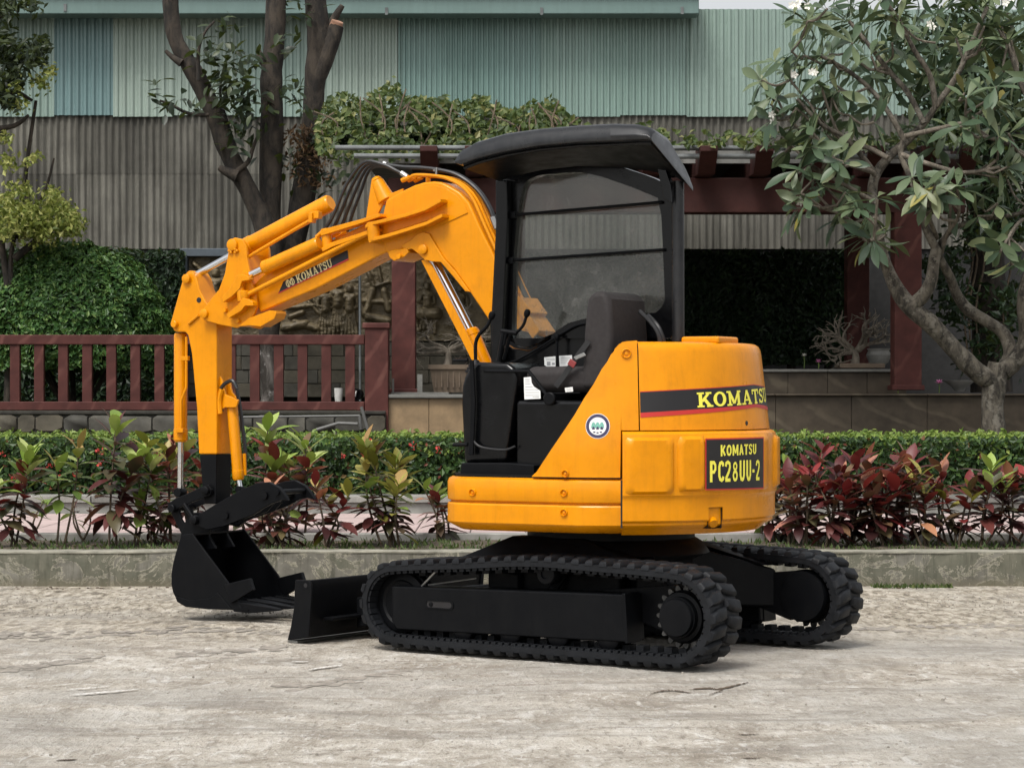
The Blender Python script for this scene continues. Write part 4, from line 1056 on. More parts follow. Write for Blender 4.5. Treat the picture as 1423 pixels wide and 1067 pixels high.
for p, d in tips:
    n = rng.randint(5, 8)
    u = d.orthogonal().normalized(); w = d.cross(u)
    for k in range(n):
        a = 2 * math.pi * k / n * 1.618 * 2 + rng.uniform(0, .6); el = rng.uniform(.05, .75)
        dr = (u * math.cos(a) + w * math.sin(a)) * math.cos(el) + d * math.sin(el) + V((0, 0, -.22))
        allL.append(aim(p + d * rng.uniform(-.04, .02), dr, d + V((0, 0, .4)), rng.uniform(.6, 1.15), rng.uniform(-.4, .4)))
vis = [M for M in allL if 1030 < M.translation.x / M.translation.y * F + CX < 1450 and M.translation.z < P(0, -40, DF).z]
for M in vis[:300]: clones('leaf', rng.choice(fl_), None, FR, [M])
rest = MB()
for M in vis[300:] + [m for m in allL if m not in vis]:
    me = rng.choice(fl_); b = len(rest.v)
    rest.v += [tuple(M @ v.co) for v in me.vertices]; rest.f += [tuple(i + b for i in f.vertices) for f in me.polygons]
for _ in range(120):       # leaves deeper in the crown
    x, y = rng.uniform(1075, 1440), rng.uniform(-20, 215)
    if (x - 1075) + (y - 20) * .2 < rng.uniform(0, 60): continue
    c = P(x, y, DF + rng.uniform(.2, 1.0)); dcl = V((rng.gauss(-.2, 1), rng.gauss(-.3, .6), rng.gauss(.5, .6))).normalized(); u = dcl.orthogonal().normalized(); w = dcl.cross(u)
    for k in range(6):
        a = k * 2.4 + rng.random(); dr = (u * math.cos(a) + w * math.sin(a)) + dcl * rng.uniform(0, .6) + V((0, 0, -.2))
        M = aim(c, dr, dcl, rng.uniform(.55, .95)); me = rng.choice(fl_); b = len(rest.v)
        rest.v += [tuple(M @ v.co) for v in me.vertices]; rest.f += [tuple(i + b for i in f.vertices) for f in me.polygons]
o = obj('leaf_mass', rest, M_leaf_frangi, FR, smooth=180, fix=False); o['kind'] = 'stuff'
for x, y in ((1096, 108), (1132, 102), (1076, 168), (1115, 283), (1295, 36), (1106, 5), (1112, 2), (1404, 3)):
    m_ = MB(); c = P(x, y, DF - .5)
    for f in range(2):
        cc_ = c + V((rng.gauss(0, .03), rng.gauss(0, .02), rng.gauss(0, .03)))
        for k in range(5):
            a = 2 * math.pi * k / 5; e = V((math.cos(a), -.3, math.sin(a))); s = V((-math.sin(a), 0, math.cos(a)))
            m_.add([cc_, cc_ + e * .022 + s * .017, cc_ + e * .040, cc_ + e * .024 - s * .010], [(0, 1, 2, 3)])
    obj('blossom', m_, M_petal, FR, smooth=0, fix=False)

# ---- crotons in the planter
def mk(mat, nm, L, W, c): return leaf_mesh('leaf', mat, L, W, 5, c, .22, 1.0)
CL = {k: [mk(m, k, .20, .083, c) for c in (.12, .38)] for k, m in (('lime', M_leaf_lime), ('red', M_leaf_red), ('maroon', M_leaf_maroon), ('green', M_leaf_crogreen), ('yellow', M_leaf_croyellow))}
def croton(px, ybase, ytop, wide, mix, nstem, nleaf, seed, label, bare=.25, size=1.0, group='croton shrubs in the roadside planter'):
    """mix: leaf kinds from the ground up, as (fraction of height, kind)"""
    rr = random.Random(seed); bare = max(bare, .27); size *= .90
    d = (HC - .15) * F / (ybase - YH)
    base = P(px, ybase, d); H_ = (ybase - ytop) * d / F * .90; Wd = wide * d / F / 2
    o = thing('croton', label, 'shrub', base, group)
    stems = []
    m_ = MB()
    for s in range(nstem):
        a = rr.uniform(0, 6.28); rad = Wd * (.25 + .6 * rr.random()) if nstem > 1 else .02
        hh = H_ * (1 if s == 0 else rr.uniform(.62, .98))
        top = base + V((math.cos(a) * rad if nstem > 1 else rr.gauss(0, .02), math.sin(a) * rad * .8, hh))
        b0 = base + V((rr.gauss(0, .03), rr.gauss(0, .03), -.02))
        mid = b0.lerp(top, .5) + V((rr.gauss(0, .03), rr.gauss(0, .03), 0))
        p = smooth_path_([b0, mid, top], 5); m_.tube(p, [.010 - .005 * i / (len(p) - 1) for i in range(len(p))], 6); stems.append(p)
    obj('stems', m_, M_stem, o, smooth=60)
    per = max(4, int(nleaf * 1.45) // nstem)
    for p in stems:
        n = len(p)
        for k in range(per):
            f = bare + (1 - bare) * (k + .5) / per
            i = min(n - 2, int(f * (n - 1))); q = f * (n - 1) - i; c = p[i].lerp(p[i + 1], q)
            a = k * 2.4 + rr.uniform(-.4, .4)
            topness = (k + .5) / per
            el = -.25 + 1.35 * topness ** 1.2 + rr.uniform(-.3, .3)
            dr = V((math.cos(a) * math.cos(el), math.sin(a) * math.cos(el), math.sin(el)))
            kinds = [kk for fr, kk in mix if topness <= fr]
            kind = kinds[0] if rr.random() < .85 else rr.choice([kk for _, kk in mix])
            if kind == 'green' and topness > .78: kind = 'lime'
            sc = size * rr.uniform(.7, 1.15) * (1.0 if topness < .9 else .85)
            clones('leaf', rr.choice(CL[kind]), None, o, [aim(c, dr, (0, 0, 1), sc, rr.uniform(-.3, .3))])
    return o
M3 = [(.45, 'maroon'), (.75, 'red'), (1.01, 'green')]
RD = [(.5, 'maroon'), (1.01, 'red')]
croton(16, 760, 612, 92, [(.35, 'maroon'), (.68, 'red'), (1.01, 'green')], 3, 52, 1, 'red croton with pale green crown at the left end of the planter', .22, 1.1)
croton(86, 757, 608, 62, [(.3, 'green'), (.7, 'green'), (1.01, 'yellow')], 2, 20, 2, 'thin long-stemmed croton with a few pale yellow leaves', .48, 1.05)
croton(52, 752, 690, 50, [(1.01, 'green')], 2, 7, 32, 'tiny leggy croton seedling beside the pale long-stemmed croton', .6, .6)
croton(118, 752, 690, 46, [(.6, 'green'), (1.01, 'maroon')], 3, 9, 33, 'tiny bare-stemmed croton seedling below the tall maroon croton', .5, .6)
croton(156, 760, 570, 96, [(.50, 'maroon'), (.80, 'maroon'), (1.01, 'green')], 2, 46, 3, 'tallest maroon croton with a light green tip, left of the dipper arm', .28, 1.2)
croton(188, 757, 616, 80, [(.45, 'maroon'), (.7, 'green'), (1.01, 'green')], 2, 32, 4, 'olive and maroon croton touching the tallest one', .30, 1.15)
croton(232, 755, 600, 100, [(.3, 'maroon'), (.75, 'red'), (1.01, 'yellow')], 4, 58, 5, 'yellow and crimson croton half hidden behind the bucket cylinder', .2, 1.1)
croton(262, 748, 600, 70, [(.4, 'maroon'), (1.01, 'red')], 3, 34, 34, 'dark red croton behind the yellow dipper arm', .2, 1.1)
croton(214, 757, 682, 60, [(.4, 'maroon'), (1.01, 'green')], 3, 18, 6, 'small low green croton left of the bucket', .2, .95)
croton(378, 750, 578, 92, [(.5, 'maroon'), (.72, 'red'), (1.01, 'green')], 3, 52, 7, 'tall croton with broad lime crown above the bucket thumb', .22, 1.25)
croton(416, 750, 604, 84, [(.55, 'maroon'), (.78, 'red'), (1.01, 'green')], 2, 36, 8, 'lime topped croton right of the tall one behind the thumb', .25, 1.2)
croton(396, 760, 668, 96, RD, 4, 44, 9, 'low crimson croton between bucket and dozer blade', .15, 1.0)
croton(352, 756, 690, 70, [(.6, 'maroon'), (1.01, 'maroon')], 3, 22, 35, 'low dark maroon croton just right of the bucket mouth', .15, .9)
croton(456, 760, 664, 78, [(.4, 'maroon'), (.80, 'red'), (1.01, 'yellow')], 3, 34, 10, 'short wine red croton with yellow variegated tips', .2, .95)
croton(540, 758, 606, 126, [(.3, 'maroon'), (.52, 'green'), (.7, 'yellow'), (1.01, 'yellow')], 6, 92, 11, 'big bushy golden croton in front of the tan ledge', .18, 1.05)
croton(614, 752, 672, 76, [(.4, 'maroon'), (.7, 'red'), (1.01, 'green')], 4, 32, 12, 'small red and green croton against the machine skirt', .15, .9)
croton(1066, 752, 640, 70, RD + [(1.01, 'green')], 4, 36, 36, 'dark red croton just emerging behind the counterweight', .2, 1.0)
croton(1100, 754, 640, 90, [(.4, 'maroon'), (.8, 'red'), (1.01, 'green')], 5, 56, 13, 'mixed green and red croton right of the counterweight', .2, 1.0)
croton(1122, 758, 612, 90, RD, 4, 56, 14, 'tall reddish croton standing above its neighbours right of the counterweight', .25, 1.05)
croton(1150, 760, 642, 100, [(.4, 'maroon'), (.75, 'red'), (1.01, 'red')], 5, 62, 15, 'dense brick red croton over the rear of the far track', .15, 1.0)
croton(1186, 758, 640, 96, RD, 5, 62, 16, 'deep crimson croton right of the brick red one', .15, 1.0)
croton(1224, 760, 628, 110, [(.5, 'maroon'), (.8, 'red'), (1.01, 'red')], 6, 80, 17, 'large crimson croton with one salmon pink leaf top', .18, 1.1)
croton(1250, 756, 622, 96, [(.45, 'maroon'), (.85, 'maroon'), (1.01, 'red')], 5, 64, 18, 'tallest dark maroon croton in the right hand row', .18, 1.1)
croton(1290, 760, 646, 80, [(.45, 'maroon'), (.8, 'red'), (1.01, 'yellow')], 4, 44, 19, 'red croton with a yellow tip in the right hand row', .25, .95)
croton(1328, 758, 668, 66, [(.5, 'maroon'), (.9, 'red'), (1.01, 'yellow')], 3, 28, 20, 'leggy red croton with thin bare stems', .35, .9)
croton(1366, 758, 640, 92, [(.6, 'maroon'), (.8, 'maroon'), (1.01, 'green')], 3, 46, 21, 'maroon croton with a large pale green leaf crown', .38, 1.15)
croton(1412, 756, 650, 88, RD, 4, 48, 22, 'bright crimson croton at the right end of the row', .3, 1.05)
croton(1310, 756, 640, 60, RD, 3, 30, 37, 'small dark red croton wedged between the yellow tipped and leggy ones', .3, .9)

# ================================================================== the excavator
EX = thing('excavator', 'yellow and black mini excavator parked on the worn concrete', 'excavator', ORG)
def part(name, mb, mat, parent=None, **kw): return obj(name, mb, mat, parent or EX, **kw)
def hpoly(pts, l): return [H(x, y, l) for x, y in pts]
def tpoly(pts, l): return [T(x, y, l) for x, y in pts]
def hprism(mb, pts, l0, l1, at=None):
    """a plate between two planes; its outline is read in the plane `at` (default l0)"""
    at = l0 if at is None else at
    return mb.prism([p + LH * (l0 - at) for p in hpoly(pts, at)], LH * (l1 - l0))
def tprism(mb, pts, l0, l1): return mb.prism(tpoly(pts, l0), LT * (l1 - l0))
Zv = V((0, 0, 1))
def hbox(mb, f0, f1, l0, l1, z0, z1):
    return mb.box(HL((f0 + f1) / 2, (l0 + l1) / 2, (z0 + z1) / 2), FH * abs(f1 - f0) / 2, LH * abs(l1 - l0) / 2, Zv * (z1 - z0) / 2)
def tbox(mb, f0, f1, l0, l1, z0, z1):
    return mb.box(TL((f0 + f1) / 2, (l0 + l1) / 2, (z0 + z1) / 2), FT * abs(f1 - f0) / 2, LT * abs(l1 - l0) / 2, Zv * (z1 - z0) / 2)
def smooth_path(pts, n=6):
    """Catmull-Rom through the points"""
    pts = [V(p) for p in pts]; out = []
    for i in range(len(pts) - 1):
        p0, p1, p2, p3 = pts[max(i - 1, 0)], pts[i], pts[i + 1], pts[min(i + 2, len(pts) - 1)]
        for k in range(n):
            t = k / n
            out.append(0.5 * ((2 * p1) + (p2 - p0) * t + (2 * p0 - 5 * p1 + 4 * p2 - p3) * t * t + (3 * p1 - p0 - 3 * p2 + p3) * t ** 3))
    return out + [pts[-1]]

# ---- lettering: strokes on a unit-height grid, mapped to a surface by fn(x, y, lift)
SERIF = {
    'K': (0.92, [([(.2, 0), (.2, 1)], .2), ([(.0, .06), (.42, .06)], .12), ([(.0, .94), (.42, .94)], .12), ([(.27, .38), (.68, .9)], .16), ([(.42, .56), (.74, .08)], .2), ([(.56, .06), (.95, .06)], .12), ([(.52, .94), (.88, .94)], .12)]),
    'O': (0.86, [('ring', .43, .5, .43, .5, .21, .36)]),
    'M': (1.12, [([(.2, 0), (.2, 1)], .15), ([(.0, .06), (.38, .06)], .12), ([(.0, .94), (.26, .94)], .12), ([(.2, .95), (.55, .14)], .2), ([(.55, .14), (.9, .95)], .13), ([(.9, 0), (.9, 1)], .2), ([(.72, .06), (1.1, .06)], .12), ([(.86, .94), (1.1, .94)], .12)]),
    'A': (0.98, [([(.18, .04), (.47, .98)], .12), ([(.47, .98), (.8, .04)], .21), ([(.26, .32), (.68, .32)], .11), ([(.0, .06), (.36, .06)], .12), ([(.6, .06), (.98, .06)], .12)]),
    'T': (0.84, [([(.42, 0), (.42, .95)], .2), ([(.0, .93), (.84, .93)], .14), ([(.06, .66), (.06, .98)], .11), ([(.78, .66), (.78, .98)], .11), ([(.24, .06), (.6, .06)], .12)]),
    'S': (0.72, [([(.62, .74), (.56, .88), (.38, .93), (.18, .88), (.12, .72), (.22, .58), (.5, .47), (.62, .32), (.56, .13), (.36, .07), (.16, .12), (.08, .27)], .17), ([(.64, .7), (.64, .98)], .09), ([(.06, .02), (.06, .3)], .09)]),
    'U': (0.95, [([(.2, .94), (.2, .34), (.28, .13), (.46, .07), (.64, .13), (.72, .34), (.72, .94)], .17), ([(.0, .94), (.4, .94)], .12), ([(.54, .94), (.92, .94)], .12)]),
}
SANS = {
    'P': (.56, [([(.12, 0), (.12, 1)], .2), ([(.14, .92), (.36, .92), (.46, .8), (.46, .6), (.36, .48), (.14, .48)], .17)]),
    'C': (.50, [([(.46, .74), (.44, .86), (.33, .92), (.2, .88), (.12, .72), (.12, .3), (.2, .13), (.33, .08), (.44, .14), (.47, .26)], .18)]),
    '2': (.56, [([(.08, .72), (.12, .88), (.28, .93), (.43, .86), (.45, .68), (.36, .48), (.14, .2), (.1, .09)], .17), ([(.04, .08), (.5, .08)], .16)]),
    '8': (.58, [('ring', .28, .72, .2, .22, .09, .10), ('ring', .28, .28, .24, .28, .11, .13)]),
    'U': (.60, [([(.12, 1), (.12, .28), (.2, .11), (.3, .08), (.4, .11), (.48, .28), (.48, 1)], .19)]),
    '-': (.34, [([(.04, .47), (.3, .47)], .15)]),
    ' ': (.12, []),
    'K': (.62, [([(.12, 0), (.12, 1)], .2), ([(.2, .45), (.52, .95)], .18), ([(.24, .55), (.54, .05)], .2)]),
    'O': (.66, [('ring', .33, .5, .32, .5, .13, .3)]),
    'M': (.80, [([(.12, 0), (.12, 1)], .19), ([(.14, .95), (.4, .2)], .16), ([(.4, .2), (.66, .95)], .16), ([(.68, 0), (.68, 1)], .19)]),
    'A': (.66, [([(.1, .02), (.32, .98)], .18), ([(.32, .98), (.56, .02)], .18), ([(.2, .3), (.46, .3)], .13)]),
    'T': (.58, [([(.29, 0), (.29, .95)], .2), ([(.0, .91), (.58, .91)], .17)]),
    'S': (.58, [([(.5, .74), (.44, .9), (.28, .93), (.13, .86), (.12, .66), (.26, .54), (.42, .42), (.46, .24), (.36, .09), (.2, .08), (.08, .24)], .18)]),
}
def stroke(pts, w):
    """a mitred strip along a polyline: pairs of points"""
    L, Rr = [], []
    for i, p in enumerate(pts):
        a = np.array(pts[max(i - 1, 0)], float); b = np.array(pts[min(i + 1, len(pts) - 1)], float); p = np.array(p, float)
        tt = (b - a) / np.linalg.norm(b - a); nn = np.array([-tt[1], tt[0]]) * w / 2
        L.append(p + nn); Rr.append(p - nn)
    return L, Rr
def lettering(mb, text, font, fn, gap=.1, sx=1.0, lift=.0012):
    x = 0.0; k = 0
    for ch in text:
        w, strokes = font[ch]
        for s in strokes:
            lf = lift + 0.00013 * (k % 9); k += 1
            if s[0] == 'ring':
                _, cx, cy, rx, ry, ix, iy = s
                n = 20
                a = [(cx + rx * math.cos(2 * math.pi * i / n), cy + ry * math.sin(2 * math.pi * i / n)) for i in range(n)]
                b = [(cx + ix * math.cos(2 * math.pi * i / n), cy + iy * math.sin(2 * math.pi * i / n)) for i in range(n)]
                mb.grid([[fn((x + u) * sx, v, lf) for u, v in a], [fn((x + u) * sx, v, lf) for u, v in b]], closed=True)
            else:
                pts, wd = s
                if len(pts) == 2:      # cut long bars so that they follow a curve
                    (x0, y0), (x1, y1) = pts
                    pts = [(x0 + (x1 - x0) * q / 3, y0 + (y1 - y0) * q / 3) for q in range(4)]
                a, b = stroke(pts, wd)
                mb.grid([[fn((x + u) * sx, v, lf) for u, v in a], [fn((x + u) * sx, v, lf) for u, v in b]])
        x += w + gap
    return x

# ---- plan outline of the upper body, a rounded tail with a flat flank
_pl = [(.57, 0.0), (.57, .52), (.555, .60), (.52, .665), (.46, .71), (.38, .732), (.30, .737), (.0, .741), (-.19, .741)]
for q in range(1, 60):
    a = math.radians(14.5 + (180 - 29.0) * q / 60)
    _pl.append((-.766 * math.sin(a), .766 * math.cos(a)))
_pl += [(f, -l) for f, l in _pl[8::-1]]
_pl = [ORG + FH * f + LH * l for f, l in _pl]
_dense = [_pl[0]]
for a, b in zip(_pl, _pl[1:]):
    n = max(1, int((b - a).length / 0.012))
    _dense += [a.lerp(b, k / n) for k in range(1, n + 1)]
OUTL = _dense
_cum = [0.0]
for a, b in zip(OUTL, OUTL[1:]): _cum.append(_cum[-1] + (b - a).length)
UTOT = _cum[-1]
_cumn = np.array(_cum)
def out_pt(u, off=0.0, z=0.0):
    u = min(max(u, 0.0), UTOT - 1e-6)
    i = int(np.searchsorted(_cumn, u, side='right') - 1); i = min(max(i, 0), len(OUTL) - 2)
    k = (u - _cum[i]) / (_cum[i + 1] - _cum[i])
    p = OUTL[i].lerp(OUTL[i + 1], k)
    i0, i1 = max(i - 3, 0), min(i + 4, len(OUTL) - 1)
    tg = (OUTL[i1] - OUTL[i0]).normalized()
    n = V((tg.y, -tg.x, 0))
    if n.dot(p - ORG) < 0: n = -n
    return p + n * off + V((0, 0, z))
_ux = []
for k in range(900):
    u = UTOT * k / 899
    p = out_pt(u)
    _ux.append((u, p.x / p.y * F + CX))
_imin = min(range(200, 700), key=lambda i: -_ux[i][1])          # silhouette at the right of the photo
_ileft = min(range(0, _imin), key=lambda i: _ux[i][1])
def u_of(px, off=0.0):
    best = None
    for i in range(_ileft, _imin + 1):
        u = _ux[i][0]
        p = out_pt(u, off)
        x = p.x / p.y * F + CX
        if x >= px: return u
    return _ux[_imin][0]
def z_at(u, py, off=0.0): return HC - (py - YH) * out_pt(u, off).y / F
U_SEAM = u_of(862); U_COV = u_of(888, -.03)
U_END = UTOT - U_SEAM; U_COVE = UTOT - U_COV
def coff(z): return -.004 - .054 * max(0.0, (z - .95) / .48)

def band(mb, us, rows, close_in=None):
    """rows: (z, offset) up the side; close_in: offset of an inner wall"""
    g = [[out_pt(u, o, z) for u in us] for z, o in rows]
    mb.grid(g)
    return g
def urange(a, b, step=.02):
    n = max(2, int(abs(b - a) / step) + 1)
    return [a + (b - a) * k / (n - 1) for k in range(n)]

# skirt
mb = MB()
us = urange(0, UTOT, .018)
rows = [(.572, -.075), (.576, -.062), (.606, -.004), (.612, 0), (.692, 0), (.698, -.004), (.7015, -.018), (.7065, -.018), (.712, -.003), (.718, 0), (.796, 0), (.810, -.006), (.818, -.022)]
g = [[out_pt(u, o, z) for u in us] for z, o in rows]
mb.grid(g, closed=True)
n = len(us); m = len(rows)
mb.f.append(tuple(range(n))); mb.f.append(tuple((m - 1) * n + k for k in range(n)))
skirt = part('body_skirt', mb, M_yellow, smooth=30)
# deck
mb = MB(); mb.prism([out_pt(u, -.03, .8185) for u in urange(0, UTOT, .05)], (0, 0, .014)); part('cab_floor', mb, M_gloss, smooth=30)

# counterweight with an exhaust notch
mb = MB()
U_N0, U_N1 = u_of(984, .008), u_of(1003, .008)
us = urange(U_SEAM + .004, U_N0, .018)[:-1] + urange(U_N0, U_N1, .018) + urange(U_N1, U_END - .004, .018)[1:]
zn0, zn1 = .590, .688
rows = [(.566, -.10), (.566, -.062), (.590, -.034), (.626, .006), (.632, .012), (zn1, .012), (.722, .012), (.735, .014), (.745, .020), (.995, .020), (1.018, .014), (1.029, .0), (1.032, -.02), (1.032, -.10)]
g = [[out_pt(u, o, z) for u in us] for z, o in rows]
b = len(mb.v); n = len(us)
mb.v += [tuple(p) for r in g for p in r]
for i in range(len(rows) - 1):
    for k in range(n - 1):
        if U_N0 - 1e-6 <= us[k] and us[k + 1] <= U_N1 + 1e-6 and rows[i][0] >= zn0 - 1e-6 and rows[i + 1][0] <= zn1 + 1e-6: continue
        mb.f.append((b + i * n + k, b + i * n + k + 1, b + (i + 1) * n + k + 1, b + (i + 1) * n + k))
for k in (0, n - 1): mb.f.append(tuple(b + i * n + k for i in range(len(rows))))
CW = part('counterweight', mb, M_yellow, smooth=28)
mb = MB()
q = [out_pt(U_N0 + .001, .006, .592), out_pt(U_N1 - .001, .006, .592), out_pt(U_N1 - .001, .009, .686), out_pt(U_N0 + .001, .009, .686)]
q2 = [out_pt(U_N0 + .001, -.09, .592), out_pt(U_N1 - .001, -.09, .592), out_pt(U_N1 - .001, -.09, .686), out_pt(U_N0 + .001, -.09, .686)]
mb.add(q + q2, [(0, 1, 5, 4), (1, 2, 6, 5), (2, 3, 7, 6), (3, 0, 4, 7), (4, 5, 6, 7)])
part('exhaust_recess', mb, M_decal_hole_black, CW, smooth=0)
mb = MB(); um = (U_N0 + U_N1) / 2
mb.tube([out_pt(um + .01, -.07, .66), out_pt(um, -.02, .635), out_pt(um - .012, .012, .613)], .021, 12)
part('exhaust_pipe', mb, M_yellow, CW)

def pad(u0, u1, z0, z1, off, t, rad=.03, nu=16, nz=14):
    """a raised rounded panel on the curved body"""
    mb = MB()
    def edge(n): return [0, .06, .14] + [.14 + .72 * k / (n - 6) for k in range(1, n - 6)] + [.86, .94, 1]
    rows = []
    for b in edge(nz):
        row = []
        for a in edge(nu):
            du = min(a, 1 - a) * (u1 - u0); dz = min(b, 1 - b) * (z1 - z0)
            if du < rad and dz < rad: dist = rad - math.hypot(rad - du, rad - dz)
            else: dist = min(du, dz)
            h = max(0.0, min(1.0, dist / .016)); h = h * h * (3 - 2 * h)
            row.append(out_pt(u0 + a * (u1 - u0), off - .004 + (t + .004) * h, z0 + b * (z1 - z0)))
        rows.append(row)
    mb.grid(rows)
    return mb
zp0, zp1 = .758, 1.006
part('raised_pad', pad(u_of(866), u_of(934), zp0 - .01, zp1, .020, .016), M_yellow, CW, smooth=50)
part('raised_pad', pad(u_of(937), u_of(977), zp0, zp1 + .004, .020, .016), M_yellow, CW, smooth=50)
u0, u1 = u_of(980, .03), u_of(1059, .03)
part('raised_pad', pad(u0 - .02, u1 + .10, zp0 - .004, zp1 + .008, .020, .010), M_yellow, CW, smooth=50)
part('raised_pad', pad(u1 + .18, u1 + .36, zp0, zp1, .020, .016), M_yellow, CW, smooth=50)
part('raised_pad', pad(u1 + .40, u1 + .66, zp0, zp1, .020, .016), M_yellow, CW, smooth=50)
def plate(u0, u1, z00, z01, z10, z11, off, t=.002):
    """a thin plate or film on the body; z at the start and the end of the run"""
    us = urange(u0, u1, .015); mb = MB(); L = []
    for u in us:
        k = (u - u0) / (u1 - u0)
        za, zb = z00 + (z10 - z00) * k, z01 + (z11 - z01) * k
        L.append((out_pt(u, off(za) if callable(off) else off, za), out_pt(u, off(zb) if callable(off) else off, zb), u))
    mb.grid([[a for a, b, u in L], [b for a, b, u in L]])
    return mb
zl0, zl1 = z_at(u0, 679, .03), z_at(u0, 611, .03)
zr0, zr1 = z_at(u1, 677, .03), z_at(u1, 609, .03)
part('model_plate_border', plate(u0 - .006, u1 + .010, zl0 - .006, zl1 + .006, zr0 - .006, zr1 + .006, .0325), M_decal_red, CW, smooth=60)
part('model_plate', plate(u0, u1 + .004, zl0, zl1, zr0, zr1, .0335), M_decal_hole_black, CW, smooth=60)
def on_body(ua, ub, za, zb, ha, hb, off, width):
    def fn(x, y, lf):
        k = x / width
        u = ua + (ub - ua) * k
        z = za + (zb - za) * k + y * (ha + (hb - ha) * k)
        return out_pt(u, (off(z) if callable(off) else off) + lf, z)
    return fn
def text_width(s, font, gap): return sum(font[c][0] + gap for c in s) - gap
s = 'KOMATSU'; ua, ub = u_of(1000.5, .034), u_of(1050, .034)
mb = MB(); lettering(mb, s, SANS, on_body(ua, ub, z_at(ua, 634, .034), z_at(ub, 630.5, .034), .052, .046, .0335, text_width(s, SANS, .07)), .07)
part('lettering', mb, M_letter, CW, smooth=0, fix=False)
s = 'PC28UU-2'; ua, ub = u_of(985.5, .034), u_of(1055.5, .034)
mb = MB(); lettering(mb, s, SANS, on_body(ua, ub, z_at(ua, 670, .034), z_at(ub, 667, .034), .096, .094, .0335, text_width(s, SANS, .11)), .11)
part('lettering', mb, M_letter, CW, smooth=0, fix=False)

part('painted_panel_gap', plate(U_SEAM - .0035, U_SEAM + .0045, .60, .815, .60, .815, .0008), M_decal_hole_black, skirt, smooth=60)  # black strip laid on the skirt, paints the shade in the seam
# engine cover
mb = MB()
us = urange(U_COV, U_COVE, .02)
rows = [(1.036, coff(1.036))] + [(1.036 + .35 * k / 6, coff(1.036 + .35 * k / 6)) for k in range(1, 7)] + [(1.405, coff(1.4) - .003), (1.421, coff(1.4) - .012), (1.431, coff(1.4) - .028), (1.434, coff(1.4) - .05)]
g = [[out_pt(u, o, z) for u in us] for z, o in rows]
mb.grid(g, closed=True); n = len(us); m = len(rows)
mb.f.append(tuple(range(n))); mb.f.append(tuple((m - 1) * n + k for k in range(n)))
EC = part('engine_cover', mb, M_yellow, smooth=32)
ce = U_COV + .003; ue = UTOT - ce
um = UTOT / 2
zs = [z_at(ce, y, -.03) for y in (582, 573.5, 545)]; ze = [zz + d for zz, d in zip(zs, (.044, .038, .034))]
for a, b in ((ce, um), (um, ue)):
    sgn = a == ce
    Z = (zs, ze) if sgn else (ze, zs)
    part('decal_band', plate(a, b, Z[0][1], Z[0][2], Z[1][1], Z[1][2], lambda z: coff(z) + .0016), M_decal_hole_black, EC, smooth=60)
    part('decal_stripe', plate(a, b, Z[0][0] + .006, Z[0][1], Z[1][0] + .006, Z[1][1], lambda z: coff(z) + .0019), M_decal_red, EC, smooth=60)
    part('decal_stripe', plate(a, b, Z[0][2], Z[0][2] + .0035, Z[1][2], Z[1][2] + .0035, lambda z: coff(z) + .0019), M_decal_red, EC, smooth=60)
s = 'KOMATSU'; ua = u_of(967.5, -.03); tw = text_width(s, SERIF, .06); ub = ua + .66
kz = lambda u: zs[1] + (ze[1] - zs[1]) * (u - ce) / (um - ce)
mb = MB(); lettering(mb, s, SERIF, on_body(ua, ub, kz(ua) + .008, kz(um) + .009, .067, .067, lambda z: coff(z) + .0019, tw), .06)
part('lettering', mb, M_letter, EC, smooth=0, fix=False)
mb = MB()
c = H(984, 465, .12); c = V((c.x, c.y, 1.454)); q = to_h(c)
hbox(mb, q[0] - .10, q[0] + .09, q[1] - .13, q[1] + .11, 1.428, 1.462)
part('filler_lid', mb, M_yellow, EC, bevel=.012)
mb = MB(); uu = u_of(1036, -.02); nn = (out_pt(uu, .1) - out_pt(uu, 0)).normalized(); mb.lathe(out_pt(uu, coff(1.06) - .002, 1.064), nn, [(0, .011), (.003, .011), (.004, .006)], 12)
part('key_lock', mb, M_decal_hole_black, EC)

# side panel with the raking front edge
mb = MB()
tops = [(738, 666), (752, 643), (790, 584), (830, 521), (848, 493), (855, 484), (861, 478), (866, 475), (872, 474), (888, 473)]
outer, inner = [], []
def top_y(x):
    for (xa, ya), (xb, yb) in zip(tops, tops[1:]):
        if xa <= x <= xb: return ya + (yb - ya) * (x - xa) / (xb - xa)
    return tops[-1][1]
xs = [738, 745, 752, 765, 780, 795, 810, 822, 835, 842, 848, 852, 855, 858, 861.5, 862, 866, 872, 880, 887.5]
NR = 9
grid_o = []
for x in xs:
    u = u_of(x); z1 = z_at(u, top_y(x), -.03); z0 = .825 if x < 861.9 else 1.036
    z1 = max(z1, z0 + .002)
    grid_o.append([(u, z0 + (z1 - z0) * k / NR) for k in range(NR + 1)])
go = [[out_pt(u, coff(z) + .001, z) for u, z in col] for col in grid_o]
gi = [[out_pt(u, coff(z) - .035, z) for u, z in col] for col in grid_o]
mb.grid(go); mb.grid(gi)
nx = len(xs); nr = NR + 1; b2 = nx * nr
for i in range(nx - 1):
    mb.f.append((i * nr, (i + 1) * nr, b2 + (i + 1) * nr, b2 + i * nr)); mb.f.append((i * nr + NR, (i + 1) * nr + NR, b2 + (i + 1) * nr + NR, b2 + i * nr + NR))
for k in range(NR):
    for i in (0, nx - 1): mb.f.append((i * nr + k, i * nr + k + 1, b2 + i * nr + k + 1, b2 + i * nr + k))
SP = part('side_panel', mb, M_yellow, bevel=.006, smooth=40)
